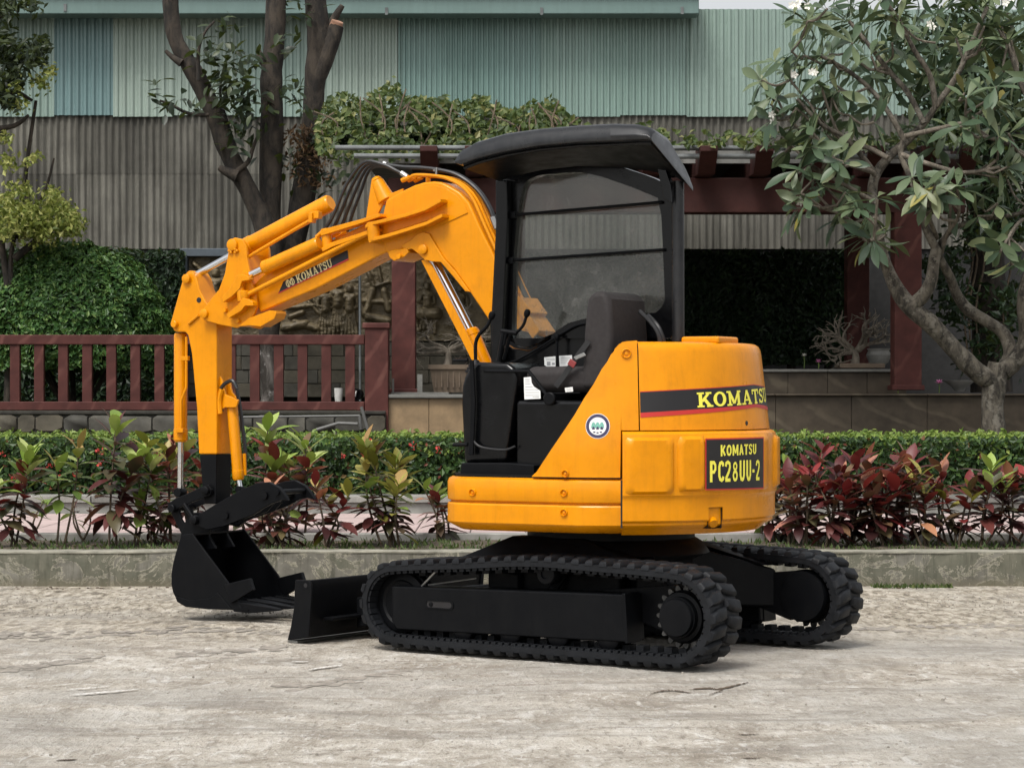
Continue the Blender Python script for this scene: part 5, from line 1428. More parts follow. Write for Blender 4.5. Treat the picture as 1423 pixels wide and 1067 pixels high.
def bolt(px, py, off, r=.017, parent=None):
    r *= 1.3
    u = u_of(px); z = z_at(u, py); nn = (out_pt(u, .1) - out_pt(u, 0)).normalized(); c = out_pt(u, off(z) if callable(off) else off, z)
    mb = MB(); mb.lathe(c, nn, [(0, r), (.008, r * .96), (.011, r * .82), (.0005, r * .70), (.0005, r * .4)], 18)
    o = part('bolt_recess', mb, M_yellow, parent)
    mb = MB(); mb.lathe(c, nn, [(.0006, r * .70), (.001, r * .70)], 16); mb.lathe(c, nn, [(.001, r * .38), (.005, r * .36), (.006, r * .25)], 6)
    part('bolt', mb, M_yellow, parent)
bolt(870.5, 491, lambda z: coff(z) + .001, .018, SP); bolt(785, 658, lambda z: coff(z) + .001, .014, SP)
for x, y in ((657, 684), (783, 684.5), (783, 712)): bolt(x, y, 0.0, .014, skirt)
# round sticker
su = u_of(830); sz = z_at(su, 592)
sgn_u = 1 if out_pt(su + .05, 0).x > out_pt(su, 0).x else -1
def st(dx, dz, lf): return out_pt(su + sgn_u * dx, coff(sz + dz) + .001 + lf, sz + dz)
def disc(r, lf, n=32): return [st(r * math.cos(2 * math.pi * k / n), r * math.sin(2 * math.pi * k / n), lf) for k in range(n)]
mb = MB(); mb.grid([disc(.001, .0012), disc(.03, .0012), disc(.056, .0012), disc(.056, -.001)], closed=True)
STK = part('round_sticker', mb, M_white_sticker, None, smooth=30)
mb = MB(); mb.grid([disc(.0535, .0018), disc(.040, .0018)], closed=True); part('sticker_ring', mb, M_navy, STK, smooth=0)
mb = MB()
for q in range(3):
    cx_ = -.019 + .019 * q
    mb.add([st(cx_ + dx, .003 + dz, .0018) for dx, dz in ((-.011, -.012), (.011, -.012), (.009, .004), (.004, .014), (-.004, .014), (-.009, .004))], [(0, 1, 2, 3, 4, 5)])
part('tree_emblem', mb, M_teal, STK, smooth=0)
mb = MB()
for q in range(3):
    cx_ = -.019 + .019 * q
    mb.add([st(cx_ + dx, -.010 + dz, .0022) for dx, dz in ((-.0065, -.005), (.0065, -.005), (.005, .005), (0, .008), (-.005, .005))], [(0, 1, 2, 3, 4)])
    cx_ = -.015 + .015 * q
    mb.add([st(cx_ + dx, -.030 + abs(q - 1) * .003 + dz, .0019) for dx, dz in ((-.005, -.003), (.005, -.003), (.005, .003), (-.005, .003))], [(0, 1, 2, 3)])
part('figure_emblem', mb, M_navy, STK, smooth=0)

# ---- operator's place
mb = MB()
hbox(mb, -.38, .20, .08, .60, .833, 1.17); part('seat_base', mb, M_gloss, bevel=.02)
mb = MB()
hbox(mb, -.44, -.36, -.50, .50, .833, 1.36); part('rear_bulkhead', mb, M_black, bevel=.02)
mb = MB()
hprism(mb, [(641, 536), (644, 524), (652, 509), (664, 503), (704, 504), (716, 512), (718, 528), (713, 565), (703, 642), (644, 644), (640, 560)], .60, .22)
TW = part('control_tower', mb, M_gloss, bevel=.022, seg=3)
mb = MB()
hprism(mb, [(641, 643), (706, 643), (742, 646), (742, 667), (638, 667)], .66, .10); part('step_plate', mb, M_black, bevel=.006)
# right hand console below the window
mb = MB()
hprism(mb, [(681, 466), (694, 470), (702, 478), (712, 484), (735, 487), (752, 478), (775, 464), (800, 450), (815, 444), (830, 442), (915, 436), (915, 600), (684, 600)], .10, .06)
part('console_panel', mb, M_gloss, bevel=.008)
mb = MB()
mb.tube(smooth_path([H(x, y, .13) for x, y in ((694, 505), (715, 502), (745, 486), (785, 461), (806, 451), (826, 450))], 4), .006, 8); part('grab_rail', mb, M_black)
# seat
mb = MB(); hbox(mb, -.22, .20, .14, .52, 1.205, 1.325); ST = part('seat', mb, M_seat, bevel=.045, seg=4)
mb = MB()
prof = [(-.10, 1.22), (-.115, 1.50), (-.13, 1.63), (-.16, 1.665), (-.215, 1.665), (-.245, 1.63), (-.26, 1.45), (-.24, 1.22)]
mb.prism([HL(f, .13, z) for f, z in prof], LH * .40); part('seat_backrest', mb, M_seat, ST, bevel=.035, seg=4)
mb = MB()
mb.tube(smooth_path([HL(-.285, .20, 1.56), HL(-.36, .24, 1.50), HL(-.38, .22, 1.40), HL(-.34, .18, 1.31)], 5), .012, 8)
mb.tube(smooth_path([HL(-.29, .30, 1.58), HL(-.39, .32, 1.48), HL(-.40, .30, 1.34)], 5), .010, 8)
part('belt_reel_strap', mb, M_hose)
# seat belt across the cushion
mb = MB()
pts = [H(x, y, .545) for x, y in ((818, 474), (806, 490), (794, 507), (782, 524), (772, 537))]
rows = [[p + (FH * .5 + Zv * .35) * (.022 * s) for p in pts] for s in (-1, 1)]
mb.grid(rows); mb.grid([[p - LH * .004 for p in r] for r in rows]); BELT = part('seat_belt', mb, M_hose)
mb = MB(); a = H(795, 505, .552); mb.box(a, (FH * .016 + Zv * .010), (FH * -.010 + Zv * .016) * .8, LH * .004); part('belt_buckle', mb, M_orange_sticker, BELT, bevel=.003)
mb = MB(); a = H(806, 495, .552); mb.box(a, (FH * .026 - Zv * .010), (FH * .006 + Zv * .007), LH * .004); part('belt_tongue', mb, M_steel, BELT, bevel=.002)
# levers
def knob_lever(name, pts, l, r, kr, boot=None, parent=None):
    mb = MB(); p = smooth_path([H(x, y, l) for x, y in pts], 5); mb.tube(p, r, 8)
    o = part(name, mb, M_black, parent)
    d = (p[-1] - p[-4]).normalized()
    mb = MB(); mb.lathe(p[-1] - d * kr * .9, d, [(0, kr * .45), (kr * .5, kr * .85), (kr * 1.3, kr), (kr * 2.1, kr * .85), (kr * 2.5, kr * .4)], 14); part('lever_knob', mb, M_black, o)
    if boot:
        mb = MB(); q = p[0]; mb.lathe(q - Zv * .05, Zv, [(0, .05), (.012, .05), (.014, .042), (.024, .042), (.026, .035), (.038, .034), (.040, .026), (.06, .014)], 16); part('lever_boot', mb, M_rubber, o)
    return o
knob_lever('control_lever', [(661, 503), (661, 478), (666, 465), (677, 453), (683, 440)], .45, .0085, .017, True)
knob_lever('control_lever', [(700, 480), (704, 464), (716, 463), (727, 452), (732, 437)], .28, .0075, .016)
mb = MB(); mb.tube([H(697, 460, .28), H(718, 463, .28)], .012, 8); mb.tube([H(700, 462, .28), H(693, 502, .28)], .013, 8); mb.tube([H(709, 466, .26), H(700, 500, .26)], .009, 8); part('lever_bracket', mb, M_black)
knob_lever('blade_lever', [(774, 512), (774, 490), (774, 470)], .16, .007, .014)
mb = MB(); mb.tube(smooth_path([H(x, y, .60) for x, y in ((674, 514), (680, 515.5), (729, 516), (737, 519), (762, 552))], 5), .0085, 8); AR = part('safety_bar', mb, M_black)
mb = MB(); mb.lathe(H(764, 554, .61), LH, [(-.012, .025), (-.008, .03), (.008, .03), (.012, .025)], 18); part('bar_pivot', mb, M_black, AR)
mb = MB(); hprism(mb, [(652, 500), (657, 500), (660, 560), (657, 632), (651, 632), (654, 560)], .635, .622); part('guard_strip', mb, M_black, TW, bevel=.003)
for y, x0 in ((501, 631), (618, 630)):
    mb = MB(); mb.tube([H(x0, y, .60), H(650, y - .5, .60)], .009, 8); part('mirror_stub', mb, M_black, TW)
mb = MB(); mb.tube(smooth_path([H(x, y, .625) for x, y in ((656, 610), (668, 621), (700, 625), (716, 620))], 5), .006, 8); part('cable', mb, M_hose, TW)
mb = MB()
hprism(mb, [(689, 612), (716, 604), (718, 612), (692, 621)], .50, .44); part('foot_pedal', mb, M_black, bevel=.004)
def sticker(pts, l, lines):
    o = part('info_sticker', MB().prism(hpoly(pts, l), LH * .0015), M_white_sticker, None, smooth=0)
    mb = MB()
    for x0, x1, y0, y1 in lines: mb.add(hpoly([(x0, y0), (x1, y0), (x1, y1), (x0, y1)], l + .0021), [(0, 1, 2, 3)])
    part('small_print', mb, M_print_grey, o, smooth=0)
sticker([(756.3, 496.5), (772.5, 495), (773, 509.5), (757, 511)], .102, [(759, 771, 498.4, 498.9), (759, 771, 500.2, 500.7), (760, 765, 502.5, 508), (767, 771, 504, 507)])
sticker([(777, 494.3), (795, 493.5), (795.5, 508), (778, 509.3)], .102, [(779, 792, 497, 497.6), (779, 790, 499.4, 500), (779, 788, 502, 502.6), (779, 786, 504.5, 505)])
sticker([(728, 524.5), (738, 523.5), (739, 532), (742, 537), (751, 543), (751.5, 554), (729, 555)], .602, [(730, 736, 527, 527.8), (730, 736, 530, 530.6), (730, 737, 533, 533.6), (730, 740, 537, 537.7), (730, 748, 541, 541.6), (730, 749, 545, 545.6), (730, 749, 549, 549.6), (740, 749, 551.5, 552.2)])
sticker([(785, 539), (796, 537.5), (796.5, 544), (786, 545)], .602, [(787, 794, 540.5, 541), (787, 794, 542.3, 542.8)])
mb = MB(); mb.tube([H(758, 546.5, .605), H(806, 546, .605)], .003, 6); part('seat_rail', mb, M_black)

# canopy
FRL = .12
outer = [(693, 250), (700, 243), (720, 236), (800, 226), (850, 228), (905, 246), (938, 262), (938, 470), (905, 470), (680, 470), (683, 440), (688, 340)]
inner = [(714, 352), (719, 300), (725, 265), (731, 252), (747, 243.5), (790, 240), (811, 240), (837, 246), (880, 261), (914, 275), (919, 300), (921.5, 351), (924, 420), (915, 434), (830, 441), (812, 443), (789, 449), (762, 468), (748, 477), (736, 484), (722, 483), (711, 474)]
# frame made of two strips around the opening
mb = MB()
def by_angle(poly, n=72, cx=818, cy=356):
    """the outline met by rays from a centre"""
    out = []
    for k in range(n):
        a = 2 * math.pi * k / n; dx, dy = math.cos(a), math.sin(a); best = None
        for (x0, y0), (x1, y1) in zip(poly, poly[1:] + poly[:1]):
            ex, ey = x1 - x0, y1 - y0; den = dx * ey - dy * ex
            if abs(den) < 1e-9: continue
            s = ((x0 - cx) * ey - (y0 - cy) * ex) / den; q = ((x0 - cx) * dy - (y0 - cy) * dx) / den
            if s > 0 and -1e-6 <= q <= 1 + 1e-6 and (best is None or s < best): best = s
        out.append((cx + dx * best, cy + dy * best))
    return out
def ring_frame(mb, outer, inner, l0, l1):
    o_, i_ = by_angle(outer), by_angle(inner)
    A, B = hpoly(o_, l0), hpoly(i_, l0)
    mb.grid([A, B, [p + LH * (l1 - l0) for p in B], [p + LH * (l1 - l0) for p in A], A], closed=True)
ring_frame(mb, outer, inner, FRL, FRL - .05)
WF = part('window_frame', mb, M_gloss, smooth=30)
mb = MB(); mb.prism(hpoly(inner, FRL - .03), LH * -.004); part('window_pane', mb, M_glass, WF, smooth=0)
for pts in ([(713, 299), (920, 281)], [(710, 362), (923, 347)]):
    mb = MB(); mb.tube([H(*pts[0], FRL + .012), H(*pts[1], FRL + .012)], .0075, 8); part('guard_bar', mb, M_black, WF)
    mb = MB(); a = H(*pts[0], FRL + .012); mb.box(a, FH * .018, LH * .014, Zv * .016); part('bar_clamp', mb, M_black, WF, bevel=.003)
mb = MB(); hprism(mb, [(688, 250), (704, 250), (705, 300), (700, 420), (696, 513), (683, 513), (684, 440), (688.5, 332)], FRL + .055, FRL + .003); part('canopy_post', mb, M_gloss, bevel=.008)
mb = MB(); mb.tube([H(942, 252, .16), H(942.5, 474, .16)], .029, 16); part('canopy_post', mb, M_roof)
mb = MB(); hprism(mb, [(906, 200), (914, 200), (932, 258), (932, 282), (922, 276)], .24, .20); part('post_brace', mb, M_gloss, bevel=.004)
# roof: sections from front to rear
NL = [(632, 227), (640, 229), (660, 221), (700, 211), (747, 203), (800, 198), (850, 196), (885, 194), (901, 194), (906, 196)]
NU = [(632.5, 223), (640, 211), (660, 200), (700, 188.5), (747, 182), (800, 177.5), (850, 175), (882, 176), (900, 180), (906, 186)]
rows = []
for i, (a, b) in enumerate(zip(NL, NU)):
    A, B = H(*a, .58), H(*b, .56)
    k = i / (len(NL) - 1)
    drop = .035 + .155 * max(0.0, (k - .35) / .65) ** 1.6
    W = .42 + .055 * k
    fa = A - LH * (W - .015) - Zv * (drop * .95 + .014 * k); fb = B - LH * (W - .04) - Zv * drop
    if i in (0,): fb = fb - Zv * 0
    c1 = B - LH * .03 + Zv * .012; 
    mid = (B + fb) / 2 + Zv * ((.03 if 0 < i else .0) + .035 * max(0.0, (k - .6) / .4))
    c2 = fb + LH * .04 + Zv * (.012 + .022 * max(0.0, (k - .6) / .4))
    rows.append([A, A.lerp(B, .35) + LH * .012, A.lerp(B, .75) + LH * .006, B, c1, mid, c2, fb, fa.lerp(fb, .5) - LH * .012, fa])
mb = MB(); mb.grid(rows, closed=True); n = len(rows[0])
mb.f.append(tuple(range(n))); mb.f.append(tuple((len(rows) - 1) * n + k for k in range(n)))
RF = part('canopy_roof', mb, M_roof, bevel=.008, smooth=50, seg=3)
mb = MB()
lin = [(r[0] - LH * .03, r[-1] + LH * .03) for r in rows[1:-1]]
mb.grid([[a + Zv * .004, a - Zv * .014, b - Zv * .014, b + Zv * .004] for a, b in lin], closed=True)
part('roof_lining', mb, M_black, RF, smooth=30)
mb = MB(); mb.tube([r[0] - LH * .035 - Zv * .012 for r in rows[1:-1]], .009, 8); part('roof_rib', mb, M_gloss, RF)

# ---- boom, plane of its near flank at left = LN
LN = -.37; BW = .18; LFAR = LN - BW
def hp(name, pts, l0, l1, mat=M_yellow, parent=None, bevel=.008, at=None): return part(name, hprism(MB(), pts, l0, l1, at), mat, parent, bevel=bevel)
def pin(px, py, l0, l1, r, parent, head=.008, mat=M_yellow):
    mb = MB(); a, b = H(px, py, l0), H(px, py, l0) + LH * (l1 - l0)
    mb.lathe(a, LH * (1 if l1 > l0 else -1), [(0, r), (abs(l1 - l0) - head, r), (abs(l1 - l0) - head * .3, r * .95), (abs(l1 - l0), r * .8)], 18)
    return part('pivot_pin', mb, mat, parent)
boom_pts = [(536, 278), (555, 267), (575, 257.5), (588, 253.5), (602, 252), (612, 253), (621, 257), (638, 267), (651, 281), (668, 318), (684, 350), (700, 385), (725, 436), (748, 486), (772, 540), (735, 560), (712, 520), (697, 481), (680, 447), (655, 410), (629, 374), (613, 358), (603, 338), (590, 330), (575, 338), (566, 344), (545, 353), (536, 352), (530, 330), (531, 300)]
BM = hp('boom', boom_pts, LN, LFAR, bevel=.012)
for a, b in ((LN + .014, LN + .001), (LFAR - .001, LFAR - .014)):
    hp('lug_plate', [(560, 341), (572, 334), (581, 325.5), (590, 322.5), (598, 325), (606, 339), (618, 359), (634, 377), (655, 406), (648, 405), (630, 383), (614, 364.5), (603, 364), (592, 361.5), (583, 353), (574, 346), (563, 349)], a, b, parent=BM, bevel=.004, at=LN)
hp('stiffener_plate', [(541, 279), (575, 262), (602, 257), (618, 261), (634, 271), (645, 284), (650, 296), (615, 312), (611, 301), (560, 318), (545, 322)], LN + .005, LN + .0005, parent=BM, bevel=.002)
pin(590.5, 347, LN, LN + .03, .026, BM)
for up, lo in (([(612, 276), (590, 288), (562, 297), (534, 304), (512, 309), (507, 313)], 5), ([(614, 297), (592, 308), (564, 317), (538, 325), (518, 330), (512, 333)], 5)):
    pts = up + [(x + .5, y + lo) for x, y in reversed(up)]
    hp('clevis_plate', pts, LN + .075, LN + .001, parent=BM, bevel=.003)
mb = MB(); mb.cyl(H(518, 309, LN + .045), H(520.5, 335, LN + .045), .033); part('clevis_boss', mb, M_yellow, BM, bevel=.004)
mb = MB(); mb.cyl(H(524, 252, LN - .06), H(538, 280, LN - .06), .034, .05); mb.cyl(H(521.5, 247, LN - .06), H(524, 252, LN - .06), .022, .034); part('swing_boss', mb, M_yellow, BM, bevel=.006)
hp('boss_gusset', [(516, 250), (520, 249), (529, 272), (545, 268), (560, 262), (560, 268), (533, 281), (524, 300), (508, 306)], LN - .03, LN - .045, parent=BM, bevel=.003)
mb = MB(); hprism(mb, [(538, 350), (545, 347), (565, 345), (568, 351), (562, 357), (547, 363), (541, 358)], LN + .02, LFAR); part('hose_clamp_block', mb, M_yellow, BM, bevel=.006)
pin(556, 357, LN + .02, LN + .04, .014, BM)

# link section that can swing sideways
link = [(350, 398), (366, 381), (400, 364), (450, 339), (505, 312), (531, 299), (536, 318), (541, 349), (530, 354), (440, 401), (361, 434), (355, 421)]
LK = hp('offset_boom', link, LN - .005, LFAR + .005, bevel=.01)
for pts in ([(444, 322), (455, 317), (500, 305), (527, 296.5), (529, 301), (500, 311), (462, 323), (446, 328)], [(446, 345), (460, 337), (500, 324), (522, 316), (524, 321), (500, 330), (462, 343), (448, 350)]):
    hp('clevis_plate', pts, LN + .06, LN - .004, parent=LK, bevel=.003)
mb = MB(); mb.cyl(H(453, 318, LN + .025), H(456, 347, LN + .025), .028); part('clevis_boss', mb, M_yellow, LK, bevel=.004)
# decal along the link
dec = [(386.5, 408), (394, 391), (483, 347.5), (484.5, 360.5)]
part('decal_band', MB().add(hpoly(dec, LN - .003), [(0, 1, 2, 3)]), M_decal_hole_black, LK, smooth=0)
part('decal_stripe', MB().add(hpoly([(386.3, 408.6), (387.2, 406.4), (484.4, 359), (484.7, 361.4)], LN - .0024), [(0, 1, 2, 3)]), M_decal_red, LK, smooth=0)
def on_link(x0, y0, x1, y1, hx, hy, width):
    def fn(x, y, lf):
        k = x / width
        return H(x0 + (x1 - x0) * k + hx * y, y0 + (y1 - y0) * k + hy * y, LN - .003 + lf)
    return fn
s = 'KOMATSU'; tw = text_width(s, SERIF, .08)
mb = MB(); lettering(mb, s, SERIF, on_link(413.5, 394, 463, 370.2, -3.4, -11.0, tw), .08)
part('lettering', mb, M_letter_cream, LK, smooth=0, fix=False)
mb = MB(); fn = on_link(399, 400.5, 410.5, 395, -3.0, -10.0, 1.0)
for cx in (.25, .75):
    n = 16
    for rx, ry, ix, iy in ((.25, .5, .17, .36),):
        a = [fn(cx + rx * math.cos(2 * math.pi * i / n), .5 + ry * math.sin(2 * math.pi * i / n), .0014) for i in range(n)]
        b = [fn(cx + ix * math.cos(2 * math.pi * i / n), .5 + iy * math.sin(2 * math.pi * i / n), .0014) for i in range(n)]
        mb.grid([a, b], closed=True)
    mb.add([fn(cx - .05, 0, .0016), fn(cx + .05, 0, .0016), fn(cx + .05, 1, .0016), fn(cx - .05, 1, .0016)], [(0, 1, 2, 3)])
part('maker_mark', mb, M_letter_cream, LK, smooth=0, fix=False)

def cylinder(name, a, b, r, l, rod_to=None, rod_r=.018, eye=None, parent=None, mat=M_yellow, eyemat=None):
    """barrel from pixel a to b; rod from b to rod_to"""
    A, B = H(*a, l), H(*b, l); d = (B - A).normalized()
    mb = MB(); L = (B - A).length
    mb.lathe(A, d, [(0, r * .86), (.008, r * .97), (.012, r), (L * .88, r), (L * .885, r * 1.07), (L - .012, r * 1.07), (L, r * .85)], 24)
    o = part(name, mb, mat, parent, smooth=30)
    if rod_to:
        E = H(*rod_to, l); mb = MB(); mb.cyl(B - d * .02, E, rod_r, n=18); part('piston_rod', mb, M_chrome, o)
        if eye:
            mb = MB(); mb.lathe(E - LH * eye[1] / 2, LH, [(0, eye[0] * .9), (.006, eye[0]), (eye[1] - .006, eye[0]), (eye[1], eye[0] * .9)], 18); part('rod_eye', mb, eyemat or mat, o)
    return o
LC = LN - BW / 2
# sideways cylinder and the parallel rod on the near flank
cylinder('offset_cylinder', (444, 338), (366, 373), .037, LN + .035, (343, 384.5), .020, (.03, .05))
mb = MB(); mb.cyl(H(346, 408.5, LN + .045), H(511, 324, LN + .045), .0135, n=14); PR = part('parallel_rod', mb, M_yellow)
mb = MB(); mb.lathe(H(340, 405, LN + .045), (H(341, 420, LN + .045) - H(340, 405, LN + .045)), [(-.004, .024), (0, .028), (.036, .028), (.042, .024)], 18); part('rod_eye', mb, M_yellow, PR)
# knuckle between link and arm
kn = [(279, 434), (283, 445.5), (305, 451.5), (329, 456), (346, 446), (353, 437), (357, 425), (356, 410), (351, 396), (347, 378), (343, 357), (342, 342), (337, 332.5), (325, 330), (317.5, 337), (317, 350), (312, 380), (304, 402), (293, 415)]
KN = hp('knuckle_bracket', kn, LN + .028, LN + .006, bevel=.006)
hp('knuckle_plate', kn, LFAR - .006, LFAR - .028, parent=KN, bevel=.006, at=LN + .028)
hp('knuckle_web', [(324, 372), (338, 352), (346, 378), (354, 405), (357, 425), (352, 436), (335, 448), (326, 440), (318, 410)], LN + .005, LFAR - .005, parent=KN, bevel=.006)
hp('clevis_plate', [(308, 413), (318, 402), (326, 390), (327, 383), (338, 381), (346, 385), (347, 389), (336, 391), (333, 401), (322, 412), (310, 420)], LN + .075, LN + .029, parent=KN, bevel=.003)
hp('clevis_plate', [(314, 437), (330, 424), (337, 414), (346, 416), (351, 420), (352, 425), (340, 425), (335, 432), (318, 442)], LN + .075, LN + .029, parent=KN, bevel=.003)
hp('clevis_plate', [(330, 454), (346, 442), (374, 431.5), (383, 432), (384, 436), (381, 443), (362, 454), (346, 452.5)], LN + .05, LN - .05, parent=KN, bevel=.004)
mb = MB(); mb.cyl(H(332, 386, LN + .05), H(336, 419, LN + .05), .022); part('clevis_boss', mb, M_yellow, KN, bevel=.003)
for x, y, r in ((285.6, 436, .026), (325, 340.5, .033), (315, 431.5, .012), (333, 446, .012)): pin(x, y, LN + .02, LN + .045, r, KN)
for q in range(6):
    a = 2 * math.pi * q / 6
    mb = MB(); c = H(325 + 5.5 * math.cos(a), 348.5 + 2.5 * math.sin(a), LN + .03); mb.lathe(c, LH, [(0, .008), (.012, .008), (.014, .005)], 6); part('bolt', mb, M_yellow, KN)
# arm cylinder above
AC = cylinder('arm_cylinder', (460, 281.5), (337, 346.5), .047, LC, (269, 384.5), .0195, (.032, .07))
mb = MB(); mb.tube([H(345, 358, LN + .0), H(352, 353, LN + .0), H(436, 303.5, LN + .0), H(441, 298, LN + .0)], .010, 8); part('oil_pipe', mb, M_yellow, AC)
mb = MB(); mb.box(H(439, 299, LN - .01), FH * .028, LH * .02, Zv * .02); part('pipe_clamp', mb, M_yellow, AC, bevel=.004)
mb = MB(); mb.box(H(434, 303, LN - .0), FH * .012, LH * .022, Zv * .026); part('pipe_clamp', mb, M_yellow, AC, bevel=.004)
# arm
LA = LN - .012; AW = .15
arm = [(237, 447), (243.5, 424), (253, 390), (256, 382), (262, 378.5), (268, 378.5), (272.5, 386), (277, 402), (285, 418), (300, 434), (301, 454), (301, 631), (276, 631), (273, 566), (266, 491), (261, 466), (257, 461.5), (246, 461.5), (241, 460)]
AM = hp('arm', arm, LA, LA - AW, bevel=.008)
hp('arm_end', [(277, 631.6), (300.5, 631.6), (300, 700), (284, 700), (281, 676)], LA - .004, LA - AW + .004, M_black, AM, bevel=.006)
for x, y, r in ((260.7, 387.6, .026), (244, 450.6, .020)): pin(x, y, LA, LA + .022, r, AM)
mb = MB(); mb.lathe(H(276.5, 417, LA), LH, [(0, .015), (.0012, .015)], 14); part('painted_sight_hole', mb, M_decal_hole_black, AM)  # flat black disc on the flank, paints the dark inside a hole
mb = MB(); mb.tube([H(262, 450, LA + .006), H(276, 438, LA + .006)], .008, 8); part('grab_stop', mb, M_yellow, AM)
# bucket cylinder
BC = cylinder('bucket_cylinder', (251, 463), (251, 614), .0365, LA - .06, (250.5, 684), .0165, (.026, .06), eyemat=M_black)
mb = MB(); mb.tube([H(x, y, LA - .012) for x, y in ((259, 468), (259, 500), (259, 538), (252, 556), (251.5, 597))], .0075, 8); part('oil_pipe', mb, M_yellow, BC)
for x, y in ((258.5, 498), (251.5, 598)):
    mb = MB(); mb.box(H(x - 1, y, LA - .016), FH * .024, LH * .012, Zv * .012); part('pipe_clamp', mb, M_yellow, BC, bevel=.003)
# thumb cylinder on the rear face of the arm
TC = cylinder('thumb_cylinder', (322, 556), (331.5, 667), .030, LA - .075, (334, 680), .014, (.02, .05), eyemat=M_black)
hp('cylinder_lug', [(304, 520), (308, 527), (313, 548), (331, 556), (328, 566), (312, 566), (306, 572), (303, 560)], LA - .03, LA - .045, parent=TC, bevel=.003)
hp('cylinder_lug', [(310, 524), (316, 519), (322, 545), (331, 556), (328, 566), (314, 562)], LA - .11, LA - .125, parent=TC, bevel=.003)
mb = MB(); mb.tube(smooth_path([H(x, y, LA - .03) for x, y in ((308, 572), (305, 552), (309, 537), (318, 530), (324, 530), (329, 540))], 5), .011, 8); part('hose_loop', mb, M_hose, TC)
mb = MB(); mb.tube(smooth_path([H(x, y, LA - .02) for x, y in ((306, 575), (305, 555), (308, 541))], 4), .014, 8); part('hose_fitting', mb, M_yellow, TC)
mb = MB(); mb.tube(smooth_path([H(x, y, LA - .11) for x, y in ((327, 534), (333, 562), (338, 600), (341, 630), (341, 650))], 5), .010, 8); part('hydraulic_hose', mb, M_hose, TC)
mb = MB(); mb.tube([H(x, y, LA - .1) for x, y in ((339.5, 630), (340.5, 660))], .010, 8); part('hose_fitting', mb, M_yellow, TC)

# bucket
KC = LA - AW / 2; KWD = .50; KN0 = KC + KWD / 2; KF0 = KC - KWD / 2
side = [(252, 743), (267, 741), (280, 759), (316, 808), (322, 822), (336, 846), (320, 847), (297, 846.5), (276, 845), (262, 842.2), (252, 838), (244.5, 831), (240.3, 822), (238.3, 811), (238.2, 798), (240.3, 784), (244, 769), (248.5, 755)]
BK = hp('bucket', side, KN0, KN0 - .014, M_black, bevel=.004)
hp('bucket_cheek', side, KF0 + .014, KF0, M_black, BK, bevel=.004, at=KN0)
wrap = [(267, 741.5), (252, 743), (248.5, 755), (244, 769), (240.3, 784), (238.2, 798), (238.3, 811), (240.3, 822), (244.5, 831), (252, 838), (262, 842.2), (276, 845), (297, 846.5), (320, 847), (345, 848)]
mb = MB()
A = hpoly(wrap, KN0 - .002); B = [p - LH * (KWD - .004) for p in A]
inn = [(267, 744), (256, 747), (252, 757), (248, 770), (244.3, 785), (242.2, 799), (242.3, 810), (244.2, 820), (248, 828), (255, 834.5), (264, 838.5), (277, 841), (297, 842.8), (320, 843.8), (345, 846.8)]
C = hpoly(inn, KN0 - .002); D = [p - LH * (KWD - .004) for p in C]
n = len(A); mb.grid([A, B]); mb.grid([C, D])
b2 = 2 * n
for i in range(n - 1): mb.f.append((i, i + 1, b2 + i + 1, b2 + i)); mb.f.append((n + i, n + i + 1, b2 + n + i + 1, b2 + n + i))
mb.f.append((0, n, b2 + n, b2)); mb.f.append((n - 1, 2 * n - 1, b2 + 2 * n - 1, b2 + n - 1))
part('bucket_shell', mb, M_black, BK, smooth=50)
hp('wear_strip', [(243, 828), (262, 834), (292, 831), (302, 823), (310, 832), (321, 846), (290, 846.5), (258, 843), (246, 836)], KN0 + .006, KN0 - .001, M_black, BK, bevel=.002)
for l0, l1 in ((KN0 + .016, KN0 - .016), (KF0 + .016, KF0 - .016)):
    hp('side_cutter', [(311, 812), (346, 803.5), (351, 820), (321, 838)], l0, l1, M_black, BK, bevel=.004, at=KN0 + .016)
for q in range(4):
    l = KN0 - .045 - q * (KWD - .09) / 3
    mb = MB()
    pA = [H(x, y, KN0) + LH * (l - KN0) for x, y in ((322, 835), (346, 839), (382, 846), (384, 849), (346, 852), (324, 849.5))]
    w0 = [.045, .042, .016, .016, .042, .045]
    vs = [p + LH * w for p, w in zip(pA, w0)] + [p - LH * w for p, w in zip(pA, w0)]
    nq = len(pA)
    mb.add(vs, [tuple(range(nq)), tuple(range(2 * nq - 1, nq - 1, -1))] + [(i, (i + 1) % nq, nq + (i + 1) % nq, nq + i) for i in range(nq)])
    part('bucket_tooth', mb, M_black, BK, bevel=.004)
for l0 in (KC + .095, KC - .075):
    hp('bucket_ear', [(250, 746), (258, 722), (268, 712), (282, 712), (292, 722), (290, 744), (300, 762), (285, 765), (262, 752)], l0, l0 - .02, M_black, BK, bevel=.004, at=KC + .095)
pin(273.5, 722, KC + .09, KC + .125, .026, BK, mat=M_black); 
